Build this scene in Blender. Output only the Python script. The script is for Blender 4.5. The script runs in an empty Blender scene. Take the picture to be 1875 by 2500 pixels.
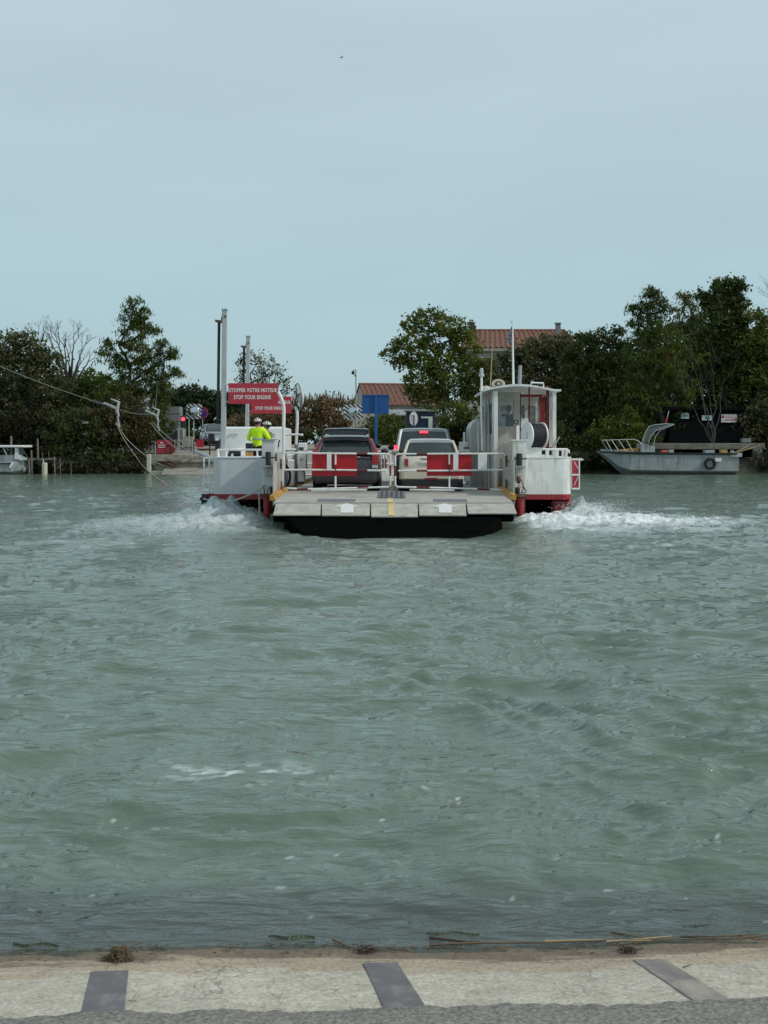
import bpy, bmesh, math, random
import numpy as np
from mathutils import Vector, Matrix
R = math.radians
scene = bpy.context.scene
# ------------------------------------------------------------------ camera, sky, sun, exposure
F = 3000.0; H = 1.95; HY = 1082.0; CX = 937.5
cam_d = bpy.data.cameras.new('camera'); cam = bpy.data.objects.new('camera', cam_d)
scene.collection.objects.link(cam); scene.camera = cam
cam.location = (0, 0, H); cam.rotation_euler = (R(90), 0, 0)
cam_d.sensor_fit = 'HORIZONTAL'; cam_d.sensor_width = 36; cam_d.lens = 36*F/1875
cam_d.shift_y = -(1250-HY)/1875; cam_d.clip_start = 0.05; cam_d.clip_end = 3000
SUN_EL = R(38); SX, SY = 0.955, -0.30          # the sun stands to the right, a little on the camera's side
scene.view_settings.view_transform = 'Standard'; scene.view_settings.look = 'None'
scene.view_settings.exposure = 0.0; scene.view_settings.gamma = 1; scene.view_settings.use_curve_mapping = False
w = bpy.data.worlds.new('World'); scene.world = w; w.use_nodes = True
nt = w.node_tree; nt.nodes.clear()
def N(nt, t, **k):
    n = nt.nodes.new(t)
    for a, b in k.items():
        if a.startswith('i_'): n.inputs[int(a[2:])].default_value = b
        else: setattr(n, a, b)
    return n
sky = N(nt, 'ShaderNodeTexSky', sky_type='NISHITA', sun_disc=False)
sky.sun_elevation = SUN_EL; sky.sun_rotation = math.atan2(SX, SY); sky.dust_density = 2.0; sky.air_density = 1.0
out = N(nt, 'ShaderNodeOutputWorld'); bg = N(nt, 'ShaderNodeBackground'); bg.inputs[1].default_value = 0.10
tc = N(nt, 'ShaderNodeTexCoord'); mp = N(nt, 'ShaderNodeMapping'); mp.inputs['Scale'].default_value = (1.6, 1.6, 7.0)
nz = N(nt, 'ShaderNodeTexNoise'); nz.inputs['Scale'].default_value = 2.2; nz.inputs['Detail'].default_value = 5; nz.inputs['Roughness'].default_value = 0.45
cr = N(nt, 'ShaderNodeMapRange'); cr.inputs[1].default_value = 0.3; cr.inputs[2].default_value = 0.75; cr.inputs[3].default_value = 0.82; cr.inputs[4].default_value = 0.96
sx = N(nt, 'ShaderNodeSeparateXYZ'); vr = N(nt, 'ShaderNodeValToRGB')
e = vr.color_ramp.elements
e[0].position = 0.0; e[0].color = (4.3, 5.88, 6.35, 1)
e[1].position = 0.42; e[1].color = (5.3, 6.75, 7.65, 1)
e2 = vr.color_ramp.elements.new(0.12); e2.color = (4.4, 6.2, 6.80, 1)
e2 = vr.color_ramp.elements.new(0.24); e2.color = (5.0, 6.5, 7.2, 1)
e2 = vr.color_ramp.elements.new(1.0); e2.color = (4.8, 5.8, 6.6, 1)
mix = N(nt, 'ShaderNodeMix', data_type='RGBA')
L = nt.links.new
L(tc.outputs['Generated'], mp.inputs[0]); L(mp.outputs[0], nz.inputs['Vector']); L(nz.outputs[0], cr.inputs[0])
L(tc.outputs['Generated'], sx.inputs[0]); L(sx.outputs[2], vr.inputs[0])
L(cr.outputs[0], mix.inputs[0]); L(sky.outputs[0], mix.inputs[6]); L(vr.outputs[0], mix.inputs[7])
L(mix.outputs[2], bg.inputs[0]); L(bg.outputs[0], out.inputs[0])
sd = bpy.data.lights.new('sun', 'SUN'); sd.energy = 2.1; sd.angle = R(1.5); sd.color = (1.0, 0.95, 0.88)
so = bpy.data.objects.new('sun', sd); scene.collection.objects.link(so)
sv = Vector((SX*math.cos(SUN_EL), SY*math.cos(SUN_EL), math.sin(SUN_EL)))
so.rotation_euler = sv.to_track_quat('Z', 'Y').to_euler()

# ------------------------------------------------------------------ helpers
col = scene.collection
def W(px, py, D): return Vector(((px-CX)/F*D, D, H-(py-HY)/F*D))
FO = Vector((0.243, 31.0, 0.0)); FT = 0.0117; fc, fs = math.cos(FT), math.sin(FT)
def FL(px, py, D):
    p = W(px, py, D); dx, dy = p.x-FO.x, p.y-FO.y
    return Vector((fc*dx-fs*dy, fs*dx+fc*dy, p.z))
def FWp(p):
    return Vector((fc*p[0]+fs*p[1]+FO.x, -fs*p[0]+fc*p[1]+FO.y, p[2]))

class MB:
    def __init__(s, org=(0, 0, 0)):
        s.v = []; s.f = []; s.m = []; s.org = Vector(org)
    def add(s, vs, fs_, m=0):
        b = len(s.v); s.v += [tuple(Vector(p)-s.org) for p in vs]
        for f in fs_: s.f.append(tuple(b+i for i in f)); s.m.append(m)
    def box(s, x0, x1, y0, y1, z0, z1, m=0):
        if x0 > x1: x0, x1 = x1, x0
        if y0 > y1: y0, y1 = y1, y0
        if z0 > z1: z0, z1 = z1, z0
        s.add([(x0,y0,z0),(x1,y0,z0),(x1,y1,z0),(x0,y1,z0),(x0,y0,z1),(x1,y0,z1),(x1,y1,z1),(x0,y1,z1)],
              [(0,3,2,1),(4,5,6,7),(0,1,5,4),(1,2,6,5),(2,3,7,6),(3,0,4,7)], m)
    def obox(s, c, ax, ay, az, m=0):   # oriented box, half-extent vectors
        c, ax, ay, az = map(Vector, (c, ax, ay, az))
        P = [c+ax*i+ay*j+az*k for k in (-1, 1) for (i, j) in ((-1,-1),(1,-1),(1,1),(-1,1))]
        s.add(P, [(0,3,2,1),(4,5,6,7),(0,1,5,4),(1,2,6,5),(2,3,7,6),(3,0,4,7)], m)
    def loft(s, rings, m=0, cap=True, closed=True):
        n = len(rings[0]); vs = [p for r in rings for p in r]; fs_ = []
        for i in range(len(rings)-1):
            for j in range(n if closed else n-1):
                k = (j+1) % n
                fs_.append((i*n+j, i*n+k, (i+1)*n+k, (i+1)*n+j))
        if cap:
            fs_.append(tuple(reversed(range(n)))); fs_.append(tuple(range((len(rings)-1)*n, len(rings)*n)))
        s.add(vs, fs_, m)
    def tube(s, pts, r, n=8, m=0, closed=False, cap=True):
        pts = [Vector(p) for p in pts]; rr = r if isinstance(r, (list, tuple)) else [r]*len(pts)
        rings = []; up = None
        for i, p in enumerate(pts):
            if closed: t = pts[(i+1) % len(pts)]-pts[i-1]
            else: t = pts[min(i+1, len(pts)-1)]-pts[max(i-1, 0)]
            if t.length < 1e-9: t = Vector((0, 0, 1))
            t.normalize()
            if up is None: up = Vector((0, 0, 1)) if abs(t.z) < 0.9 else Vector((1, 0, 0))
            a = t.cross(up)
            if a.length < 1e-5: a = t.orthogonal()
            a.normalize(); b = a.cross(t).normalized(); up = b
            rings.append([p+(a*math.cos(2*math.pi*k/n)+b*math.sin(2*math.pi*k/n))*rr[i] for k in range(n)])
        if closed: rings.append(rings[0]); s.loft(rings, m, cap=False)
        else: s.loft(rings, m, cap=cap)
    def cyl(s, p0, p1, r0, r1=None, n=16, m=0): s.tube([p0, p1], [r0, r0 if r1 is None else r1], n, m)
    def prism(s, poly, f0, f1, m=0):   # poly: 2D list ; f0/f1 map (a,b)->3D
        s.loft([[f0(a, b) for a, b in poly], [f1(a, b) for a, b in poly]], m)
    def ell(s, c, r, nu=12, nv=8, m=0, z0=-1.0):
        c = Vector(c); rings = []
        for i in range(nv+1):
            t = math.asin(max(-1, z0))+(math.pi/2-math.asin(max(-1, z0)))*i/nv
            cr_ = max(math.cos(t), 0.001)
            rings.append([c+Vector((r[0]*cr_*math.cos(2*math.pi*k/nu), r[1]*cr_*math.sin(2*math.pi*k/nu), r[2]*math.sin(t))) for k in range(nu)])
        s.loft(rings, m)
    def build(s, name, mats, parent=None, smooth=False, bev=0, kind=None, label=None):
        me = bpy.data.meshes.new(name); me.from_pydata(s.v, [], s.f)
        if not isinstance(mats, (list, tuple)): mats = [mats]
        for mt in mats: me.materials.append(mt)
        if len(mats) > 1: me.polygons.foreach_set('material_index', s.m)
        if smooth:
            me.polygons.foreach_set('use_smooth', [True]*len(s.f))
        me.update()
        bm = bmesh.new(); bm.from_mesh(me); bmesh.ops.recalc_face_normals(bm, faces=bm.faces); bm.to_mesh(me); bm.free()
        if smooth and smooth != 'all':
            try: me.set_sharp_from_angle(angle=R(40))
            except Exception: pass
        o = bpy.data.objects.new(name, me); col.objects.link(o)
        if parent: o.parent = parent
        else: o.location = s.org
        if bev:
            b = o.modifiers.new('Bevel', 'BEVEL'); b.width = bev; b.segments = 2; b.limit_method = 'ANGLE'; b.harden_normals = False
        if kind: o['kind'] = kind
        if label: o['label'] = label
        return o
def tag(o, label, cat, group=None, kind=None):
    if label: o['label'] = label
    if cat: o['category'] = cat
    if group: o['group'] = group
    if kind: o['kind'] = kind
    return o
def thing(name, label, cat, loc, group=None, rz=0):
    o = bpy.data.objects.new(name, None); col.objects.link(o); o.location = loc; o.rotation_euler = (0, 0, rz)
    o.empty_display_size = 0.2
    return tag(o, label, cat, group)
def copy_tree(o, parent=None):
    c = o.copy(); col.objects.link(c)
    if parent: c.parent = parent
    for ch in list(o.children): copy_tree(ch, c)
    return c

# ------------------------------------------------------------------ materials
def mat(name, c, rough=0.6, metal=0.0, var=0.15, vs=3.0, c2=None, c2amt=0.0, c2s=2.0, bump=0.0, bs=40.0, spec=0.5, streak=False, emit=None, trans=0, coat=0.0, stretch=(1,1,1)):
    mt = bpy.data.materials.new(name); mt.use_nodes = True; nt = mt.node_tree; L = nt.links.new
    p = nt.nodes['Principled BSDF']; p.inputs['Roughness'].default_value = rough; p.inputs['Metallic'].default_value = metal
    p.inputs['Specular IOR Level'].default_value = spec
    if coat: p.inputs['Coat Weight'].default_value = coat; p.inputs['Coat Roughness'].default_value = 0.08
    if trans: p.inputs['Transmission Weight'].default_value = trans
    if emit: p.inputs['Emission Color'].default_value = (*emit[0], 1); p.inputs['Emission Strength'].default_value = emit[1]
    tc = N(nt, 'ShaderNodeTexCoord'); mp = N(nt, 'ShaderNodeMapping'); mp.inputs['Scale'].default_value = stretch
    L(tc.outputs['Object'], mp.inputs[0])
    nz = N(nt, 'ShaderNodeTexNoise'); nz.inputs['Scale'].default_value = vs; nz.inputs['Detail'].default_value = 6
    L(mp.outputs[0], nz.inputs['Vector'])
    mr = N(nt, 'ShaderNodeMapRange'); mr.inputs[1].default_value = 0.25; mr.inputs[2].default_value = 0.75
    mr.inputs[3].default_value = 1-var; mr.inputs[4].default_value = 1+var
    L(nz.outputs[0], mr.inputs[0])
    mx = N(nt, 'ShaderNodeMix', data_type='RGBA', blend_type='MULTIPLY'); mx.inputs[0].default_value = 1
    mx.inputs[6].default_value = (*c, 1); L(mr.outputs[0], mx.inputs[7]); last = mx.outputs[2]
    if c2 is not None:
        n2 = N(nt, 'ShaderNodeTexNoise'); n2.inputs['Scale'].default_value = c2s; n2.inputs['Detail'].default_value = 8; n2.inputs['Roughness'].default_value = 0.65
        m2p = N(nt, 'ShaderNodeMapping'); m2p.inputs['Scale'].default_value = (3, 3, 0.5) if streak else (1, 1, 1)
        L(tc.outputs['Object'], m2p.inputs[0]); L(m2p.outputs[0], n2.inputs['Vector'])
        r2 = N(nt, 'ShaderNodeMapRange'); r2.inputs[1].default_value = 0.62-c2amt*0.35; r2.inputs[2].default_value = 0.78-c2amt*0.2; r2.inputs[3].default_value = 0; r2.inputs[4].default_value = 0.85
        L(n2.outputs[0], r2.inputs[0])
        m2 = N(nt, 'ShaderNodeMix', data_type='RGBA'); L(r2.outputs[0], m2.inputs[0]); L(last, m2.inputs[6]); m2.inputs[7].default_value = (*c2, 1); last = m2.outputs[2]
    L(last, p.inputs['Base Color'])
    if bump:
        n3 = N(nt, 'ShaderNodeTexNoise'); n3.inputs['Scale'].default_value = bs; n3.inputs['Detail'].default_value = 4
        L(tc.outputs['Object'], n3.inputs['Vector'])
        b = N(nt, 'ShaderNodeBump'); b.inputs['Strength'].default_value = bump; b.inputs['Distance'].default_value = 0.01
        L(n3.outputs[0], b.inputs['Height']); L(b.outputs[0], p.inputs['Normal'])
    return mt
M = {}
M['white'] = mat('white_boat_paint', (0.72, 0.73, 0.70), 0.45, var=0.10, c2=(0.36, 0.29, 0.20), c2amt=0.25, c2s=2.5, streak=True)
M['white2'] = mat('clean_white_paint', (0.79, 0.79, 0.76), 0.4, var=0.05, c2=(0.5, 0.48, 0.42), c2amt=0.05)
M['grime'] = mat('grimy_white_paint', (0.46, 0.46, 0.42), 0.6, var=0.15, c2=(0.19, 0.12, 0.07), c2amt=0.4, c2s=3.0, streak=True)
M['greypaint'] = mat('grey_paint', (0.30, 0.32, 0.33), 0.5, var=0.1, c2=(0.2, 0.15, 0.12), c2amt=0.1)
M['red'] = mat('red_boat_paint', (0.30, 0.018, 0.022), 0.45, var=0.15, c2=(0.10, 0.02, 0.02), c2amt=0.25, streak=True)
M['signred'] = mat('sign_red', (0.43, 0.028, 0.045), 0.5, var=0.08)
M['panelred'] = mat('panel_red', (0.40, 0.004, 0.010), 0.5, var=0.1)
M['darkred'] = mat('dark_red_paint', (0.14, 0.015, 0.02), 0.5, var=0.15)
M['arrow'] = mat('worn_white_marking', (0.66, 0.66, 0.62), 0.7, var=0.10, vs=12, c2=(0.45, 0.45, 0.40), c2amt=0.08, c2s=14)
M['letter'] = mat('sign_lettering', (0.78, 0.70, 0.68), 0.6, var=0.05)
M['black'] = mat('black_hull_paint', (0.004, 0.004, 0.004), 1.0, var=0.3, spec=0.0)
M['rubber'] = mat('black_rubber', (0.018, 0.019, 0.021), 0.75, var=0.2)
M['rust'] = mat('rusty_steel', (0.10, 0.05, 0.035), 0.8, var=0.4, c2=(0.22, 0.18, 0.14), c2amt=0.3, bump=0.3)
M['yellow'] = mat('worn_yellow_paint', (0.46, 0.25, 0.045), 0.6, var=0.15, c2=(0.22, 0.13, 0.07), c2amt=0.35, c2s=4)
M['jaune'] = mat('pale_yellow_paint', (0.66, 0.50, 0.20), 0.7, var=0.15, c2=(0.36, 0.35, 0.31), c2amt=0.4, c2s=6)
M['deck'] = mat('worn_deck_plate', (0.38, 0.37, 0.32), 0.75, var=0.22, vs=2.0, c2=(0.24, 0.22, 0.20), c2amt=0.35, c2s=1.6, bump=0.2, stretch=(1, 4, 1))
M['flap'] = mat('worn_flap_plate', (0.40, 0.39, 0.33), 0.75, var=0.22, vs=4, c2=(0.24, 0.20, 0.16), c2amt=0.25, c2s=5, bump=0.2)
M['dplate'] = mat('dark_steel_plate', (0.15, 0.15, 0.16), 0.6, var=0.15)
M['galv'] = mat('galvanised_steel', (0.42, 0.43, 0.42), 0.55, metal=0.4, var=0.15)
M['alu'] = mat('dull_aluminium', (0.33, 0.35, 0.35), 0.55, metal=0.15, var=0.15, c2=(0.13, 0.14, 0.14), c2amt=0.3, c2s=1.5, streak=True)
M['rope'] = mat('pale_rope', (0.38, 0.38, 0.33), 0.9, var=0.2, vs=20)
M['cable'] = mat('steel_cable', (0.26, 0.28, 0.26), 0.6, metal=0.3, var=0.2, vs=20)
M['wood'] = mat('weathered_wood', (0.16, 0.14, 0.12), 0.85, var=0.3, stretch=(6, 6, 1), bump=0.4)
M['glass'] = mat('dark_glass', (0.022, 0.032, 0.030), 0.05, var=0.1, spec=0.8)
M['tyre'] = mat('tyre', (0.015, 0.015, 0.016), 0.8, var=0.1)
M['conc'] = mat('quay_concrete', (0.30, 0.28, 0.22), 0.9, var=0.25, vs=1.5, c2=(0.12, 0.10, 0.08), c2amt=0.35, c2s=1.2, bump=0.4, bs=8)
M['oldconc'] = mat('dark_dock_concrete', (0.17, 0.16, 0.13), 0.9, var=0.3, vs=1.5, c2=(0.07, 0.06, 0.05), c2amt=0.35, bump=0.4, bs=8)
M['plaster'] = mat('cream_plaster', (0.42, 0.40, 0.34), 0.9, var=0.12, vs=0.6, c2=(0.26, 0.24, 0.2), c2amt=0.15, c2s=0.8)
M['blue'] = mat('blue_sign', (0.008, 0.075, 0.26), 0.5, var=0.08)
M['dblue'] = mat('dark_blue_panel', (0.01, 0.025, 0.06), 0.5, var=0.1)
M['skin'] = mat('skin', (0.42, 0.22, 0.15), 0.6, var=0.1)
M['hiviz'] = mat('high_visibility_yellow', (0.62, 0.95, 0.01), 0.75, var=0.10, vs=9, bump=0.6, bs=9)
M['cloth'] = mat('black_cloth', (0.015, 0.015, 0.018), 0.9, var=0.2)
M['navy'] = mat('navy_cloth', (0.02, 0.024, 0.045), 0.9, var=0.2)
M['helmet'] = mat('white_helmet_shell', (0.68, 0.68, 0.64), 0.35, var=0.05)
M['foamd'] = mat('black_helmet_liner', (0.02, 0.022, 0.02), 0.8, var=0.1)
M['redlamp'] = mat('lit_red_lamp', (0.6, 0.01, 0.02), 0.3, var=0.02, emit=((1.0, 0.05, 0.09), 2.2))
M['redlens'] = mat('red_lens', (0.32, 0.015, 0.02), 0.2, var=0.1, coat=0.5)
M['lens'] = mat('clear_lens', (0.45, 0.45, 0.45), 0.15, var=0.1, coat=0.5)
M['mirror'] = mat('mirror_glass', (0.55, 0.57, 0.58), 0.05, metal=1.0, var=0.05)
M['ribbon'] = mat('blue_ribbon', (0.1, 0.14, 0.2), 0.7)
def carpaint(name, c, metal=0.3, rough=0.3): return mat(name, c, rough, metal=metal, var=0.05, vs=1.0, coat=0.4, c2=tuple(x*0.7+0.02 for x in c), c2amt=0.05)

def text_into(mb, s, cx, cz, y, w, h, m=0, bold=0.02, conv=None):
    cu = bpy.data.curves.new('txt', 'FONT'); cu.body = s; cu.size = 1; cu.offset = bold; cu.space_character = 1.12; cu.fill_mode = 'FRONT'; cu.resolution_u = 3
    o = bpy.data.objects.new('txt', cu); col.objects.link(o)
    bpy.context.view_layer.update()
    me = bpy.data.meshes.new_from_object(o.evaluated_get(bpy.context.evaluated_depsgraph_get()))
    vs = [v.co.copy() for v in me.vertices]; fs_ = [tuple(p.vertices) for p in me.polygons]
    x0 = min(v.x for v in vs); x1 = max(v.x for v in vs); y0 = min(v.y for v in vs); y1 = max(v.y for v in vs)
    P = [((v.x-x0)/(x1-x0)-0.5, (v.y-y0)/(y1-y0)-0.5) for v in vs]
    if conv: mb.add([conv(a*w, b*h) for a, b in P], fs_, m)
    else: mb.add([(cx+a*w, y, cz+b*h) for a, b in P], fs_, m)
    bpy.data.objects.remove(o); bpy.data.curves.remove(cu); bpy.data.meshes.remove(me)
# ------------------------------------------------------------------ water
rng = np.random.default_rng(7)
def vnoise(x, y, seed, per=256):
    r = np.random.default_rng(seed); g = r.random((per, per))
    xi = np.floor(x).astype(int); yi = np.floor(y).astype(int); fx = x-xi; fy = y-yi
    fx = fx*fx*fx*(fx*(fx*6-15)+10); fy = fy*fy*fy*(fy*(fy*6-15)+10)
    a = g[xi % per, yi % per]; b = g[(xi+1) % per, yi % per]; c = g[xi % per, (yi+1) % per]; d = g[(xi+1) % per, (yi+1) % per]
    return (a*(1-fx)+b*fx)*(1-fy)+(c*(1-fx)+d*fx)*fy
def fbm(x, y, seed, octv=4):
    s = 0; a = 0.5; t = 0
    for i in range(octv):
        s = s+a*vnoise(x, y, seed+i); t += a; a *= 0.5; x = x*2.03+11.3; y = y*2.03+5.7
    return s/t
def sstep(a, b, x):
    t = np.clip((x-a)/(b-a), 0, 1); return t*t*(3-2*t)
def shore_y(x): return 4.78+0.055*x-0.035*np.sin(x*1.3+0.5)-0.02*np.sin(x*3.1)     # near waterline
def wpt(px, py):        # water-plane point for a pixel
    D = F*H/(py-HY); return (px-CX)/F*D, D
def wake(x, y):
    """foam weight (0..1) around the two paddle pods and along the stern"""
    wob = (fbm(x*0.6, y*0.6, 51, 3)-0.5)*1.6
    xr = x-4.3; yr = (y-29.9)+wob*1.6
    right = np.exp(-((yr+0.10*np.abs(xr))/2.7)**2)*sstep(-1.6, -0.2, xr)*np.clip(1-(xr-0.2)/5.0, 0, 1)**0.7
    xl = -(x+3.9); yl = (y-30.0)+wob*1.8
    left = np.exp(-((yl+0.12*xl)/2.9)**2)*sstep(-1.4, -0.2, xl)*np.clip(1-(xl-0.4)/3.4, 0, 1)**0.8
    mid = 0.35*np.exp(-((y-27.6+wob*0.6)/0.8)**2)*np.exp(-((x+2.0)/1.6)**2)
    tail = 0.34*np.exp(-((y-23.0-0.10*(x-5)+wob)/1.3)**2)*np.exp(-((x-6)/2.5)**2)+0.25*np.exp(-((y-24.0+wob)/1.6)**2)*np.exp(-((x+5.5)/1.6)**2)
    return np.clip(right*1.15, 0, 1), np.clip(left*0.8, 0, 1), mid+tail
def waveheight(x, y, dd):
    """dd: local sample spacing, short waves fade where they cannot be resolved"""
    chop = 0.42+1.0*sstep(0.40, 0.66, fbm(x*0.11+3, y*0.09+1, 21, 3))
    chop = chop*(0.75+0.9*np.exp(-((y-6.8)/2.2)**2))+0.5*sstep(26, 45, y); chop = chop*(1-0.95*np.exp(-((x-0.2)/2.6)**4-((y-26.8)/2.2)**4))
    wx = (fbm(x*0.45, y*0.45, 31, 3)-0.5)*2.6; wy = (fbm(x*0.45+40, y*0.45+9, 37, 3)-0.5)*2.6
    X = x+wx; Y = y+wy; z = np.zeros_like(x); r = np.random.default_rng(5)
    for i in range(72):
        lam = 0.12*(2.4/0.12)**(i/71.0)*r.uniform(0.9, 1.1); th = r.normal(R(84), R(24))
        if i % 6 == 0: th = r.uniform(0, 2*math.pi)
        k = 2*math.pi/lam; ph = r.uniform(0, 6.28)
        p = k*(math.cos(th)*X+math.sin(th)*Y)+ph
        slope = 0.070 if lam < 0.6 else (0.040 if lam < 1.0 else 0.013)
        fade = np.clip(lam/(3.0*dd)-0.6, 0, 1)
        c = chop if lam < 0.9 else (0.7+0.4*chop)
        sn = np.sin(p); z += (slope/k)*fade*c*(1.35-1.9*np.abs(np.sin(p/2))+0.35*sn if i % 3 == 0 else sn)
    for sc_, am, sd_ in ((1.1, 0.020, 61), (2.3, 0.018, 63), (4.6, 0.009, 67)):
        rid = 1-np.abs(2*fbm(x*sc_*0.6+wx*1.2, y*sc_*1.8+wy*1.2, sd_, 3)-1)
        z += am*(rid**2.5)*chop*np.clip((0.7/sc_)/(3.0*dd)-0.3, 0, 1)
    return z
rows = [3.6]
while rows[-1] < 82: rows.append(rows[-1]*1.0052)
rows = np.array(rows); nc = 640
u = np.linspace(-1, 1, nc)
X = u[None, :]*(0.46*rows[:, None]+3.5); Y = np.repeat(rows[:, None], nc, 1)
dd = np.maximum((0.46*rows+3.5)*2/nc, rows*0.0052)[:, None]*np.ones_like(X)
fr, fl, fm = wake(X, Y)
Z = waveheight(X, Y, dd)
churn = (fr+fl)
cn = 1-np.abs(2*fbm(X*1.5+2*fbm(X*.8, Y*.8, 73, 2), Y*2.4, 71, 5)-1); chc = np.clip(churn*1.4, 0, 1)
Z = Z+chc*(0.26*(cn**2-0.45)+0.10*(fbm(X*7, Y*7, 75, 3)-0.5)+0.05)
ml_ = np.exp(-((X+4.35)/0.80)**2-((Y-32.6)/1.0)**2); Z = Z+ml_*(0.08+0.72*fbm(X*3.5, Y*3.5, 77, 5)**1.3)
Z = Z+0.42*np.exp(-((X-5.25)/0.34)**2-((Y-32.9)/0.7)**2)*(0.3+1.2*fbm(X*4, Y*4, 79, 4))
Z = Z*sstep(0.0, 0.6, Y-shore_y(X)+0.05)
calm = np.exp(-((X-0.2)/2.5)**4-((Y-26.8)/2.0)**4)
# foam mask from crest-like noise
fn = fbm(X*2.0, Y*3.2, 81, 5); fn2 = fbm(X*5.5, Y*8, 85, 4)
foam = np.clip(fr*1.35, 0, 1)*sstep(0.555-0.20*fr, 0.665-0.14*fr, 0.35*fn+0.30*fn2+0.35*cn*0.9)
foam = np.maximum(foam, np.clip(fl*1.2, 0, 1)*0.60*sstep(0.53-0.20*fl, 0.62-0.12*fl, 0.35*fn+0.30*fn2+0.35*cn*0.9))
foam = np.maximum(foam, np.clip(fm*1.6, 0, 1)*sstep(0.55, 0.63, 0.4*fn+0.6*fn2)*0.85)
nf = fbm(X*9, Y*13, 91, 4)
band = np.exp(-((Y-(7.2+0.10*np.sin(X*2.4)))/0.20)**2)*np.exp(-((X+0.85)/0.55)**2)
foam = np.maximum(foam, band*sstep(0.55, 0.66, nf)*0.75)
sp = fbm(X*7+20, Y*9, 95, 3)
foam = np.maximum(foam, 0.7*sstep(0.83, 0.88, fbm(X*20+20, Y*26, 95, 3))*0.8*sstep(0.45, 0.6, sp)*(0.10+np.exp(-((Y-6.8)/2.2)**2)))
aer = np.clip(fr+fl, 0, 1)*0.8+ml_*0.8+np.clip(fm, 0, 1)*0.4
V = np.stack([X, Y, Z], -1).reshape(-1, 3); nr = len(rows)
idx = np.arange(nr*nc).reshape(nr, nc)
Q = np.stack([idx[:-1, :-1], idx[:-1, 1:], idx[1:, 1:], idx[1:, :-1]], -1).reshape(-1, 4)
me = bpy.data.meshes.new('water'); me.vertices.add(len(V)); me.vertices.foreach_set('co', V.ravel().astype(np.float32))
me.loops.add(Q.size); me.loops.foreach_set('vertex_index', Q.ravel().astype(np.int32))
me.polygons.add(len(Q)); me.polygons.foreach_set('loop_start', np.arange(0, Q.size, 4, dtype=np.int32)); me.polygons.foreach_set('loop_total', np.full(len(Q), 4, dtype=np.int32))
me.polygons.foreach_set('use_smooth', np.ones(len(Q), dtype=bool)); me.update(calc_edges=True)
a = me.attributes.new('foam', 'FLOAT', 'POINT'); a.data.foreach_set('value', foam.ravel().astype(np.float32))
a = me.attributes.new('calm', 'FLOAT', 'POINT'); a.data.foreach_set('value', calm.ravel().astype(np.float32))
a = me.attributes.new('aer', 'FLOAT', 'POINT'); a.data.foreach_set('value', aer.ravel().astype(np.float32))
wm = bpy.data.materials.new('river_water'); wm.use_nodes = True; nt = wm.node_tree; L = nt.links.new; p = nt.nodes['Principled BSDF']
p.inputs['IOR'].default_value = 1.6
geo = N(nt, 'ShaderNodeNewGeometry')
at = N(nt, 'ShaderNodeAttribute', attribute_name='foam'); ar = N(nt, 'ShaderNodeAttribute', attribute_name='aer')
n1 = N(nt, 'ShaderNodeTexNoise'); n1.inputs['Scale'].default_value = 0.35; n1.inputs['Detail'].default_value = 3; L(geo.outputs['Position'], n1.inputs['Vector'])
m1 = N(nt, 'ShaderNodeMix', data_type='RGBA'); m1.inputs[6].default_value = (0.080, 0.126, 0.084, 1); m1.inputs[7].default_value = (0.128, 0.180, 0.126, 1); L(n1.outputs[0], m1.inputs[0])
sy_ = N(nt, 'ShaderNodeSeparateXYZ'); L(geo.outputs['Position'], sy_.inputs[0]); ry_ = N(nt, 'ShaderNodeMapRange', interpolation_type='SMOOTHSTEP'); ry_.inputs[1].default_value = 5.6; ry_.inputs[2].default_value = 5.0; L(sy_.outputs[1], ry_.inputs[0])
ms_ = N(nt, 'ShaderNodeMix', data_type='RGBA'); ms_.inputs[7].default_value = (0.058, 0.072, 0.058, 1); L(m1.outputs[2], ms_.inputs[6]); L(ry_.outputs[0], ms_.inputs[0]); m1 = ms_     # shallow water over the dark submerged slipway
m2 = N(nt, 'ShaderNodeMix', data_type='RGBA'); m2.inputs[7].default_value = (0.26, 0.33, 0.32, 1); L(m1.outputs[2], m2.inputs[6]); L(ar.outputs['Fac'], m2.inputs[0])
n2 = N(nt, 'ShaderNodeTexNoise'); n2.inputs['Scale'].default_value = 14; n2.inputs['Detail'].default_value = 5; L(geo.outputs['Position'], n2.inputs['Vector'])
mr = N(nt, 'ShaderNodeMapRange'); mr.inputs[1].default_value = 0.35; mr.inputs[2].default_value = 0.6; mr.inputs[3].default_value = 0.55; mr.inputs[4].default_value = 1.0; L(n2.outputs[0], mr.inputs[0])
ml = N(nt, 'ShaderNodeMath', operation='MULTIPLY'); L(at.outputs['Fac'], ml.inputs[0]); L(mr.outputs[0], ml.inputs[1])
m3 = N(nt, 'ShaderNodeMix', data_type='RGBA'); m3.inputs[7].default_value = (0.86, 0.90, 0.88, 1); L(m2.outputs[2], m3.inputs[6]); L(ml.outputs[0], m3.inputs[0])
L(m3.outputs[2], p.inputs['Base Color'])
rr_ = N(nt, 'ShaderNodeMapRange'); rr_.inputs[3].default_value = 0.035; rr_.inputs[4].default_value = 0.7; L(ml.outputs[0], rr_.inputs[0]); L(rr_.outputs[0], p.inputs['Roughness'])
mp = N(nt, 'ShaderNodeMapping'); mp.inputs['Scale'].default_value = (0.55, 1.7, 1); L(geo.outputs['Position'], mp.inputs[0])
nb = N(nt, 'ShaderNodeTexNoise'); nb.inputs['Scale'].default_value = 7.0; nb.inputs['Detail'].default_value = 5; nb.inputs['Roughness'].default_value = 0.5; nb.inputs['Distortion'].default_value = 0.25
L(mp.outputs[0], nb.inputs['Vector'])
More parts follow.
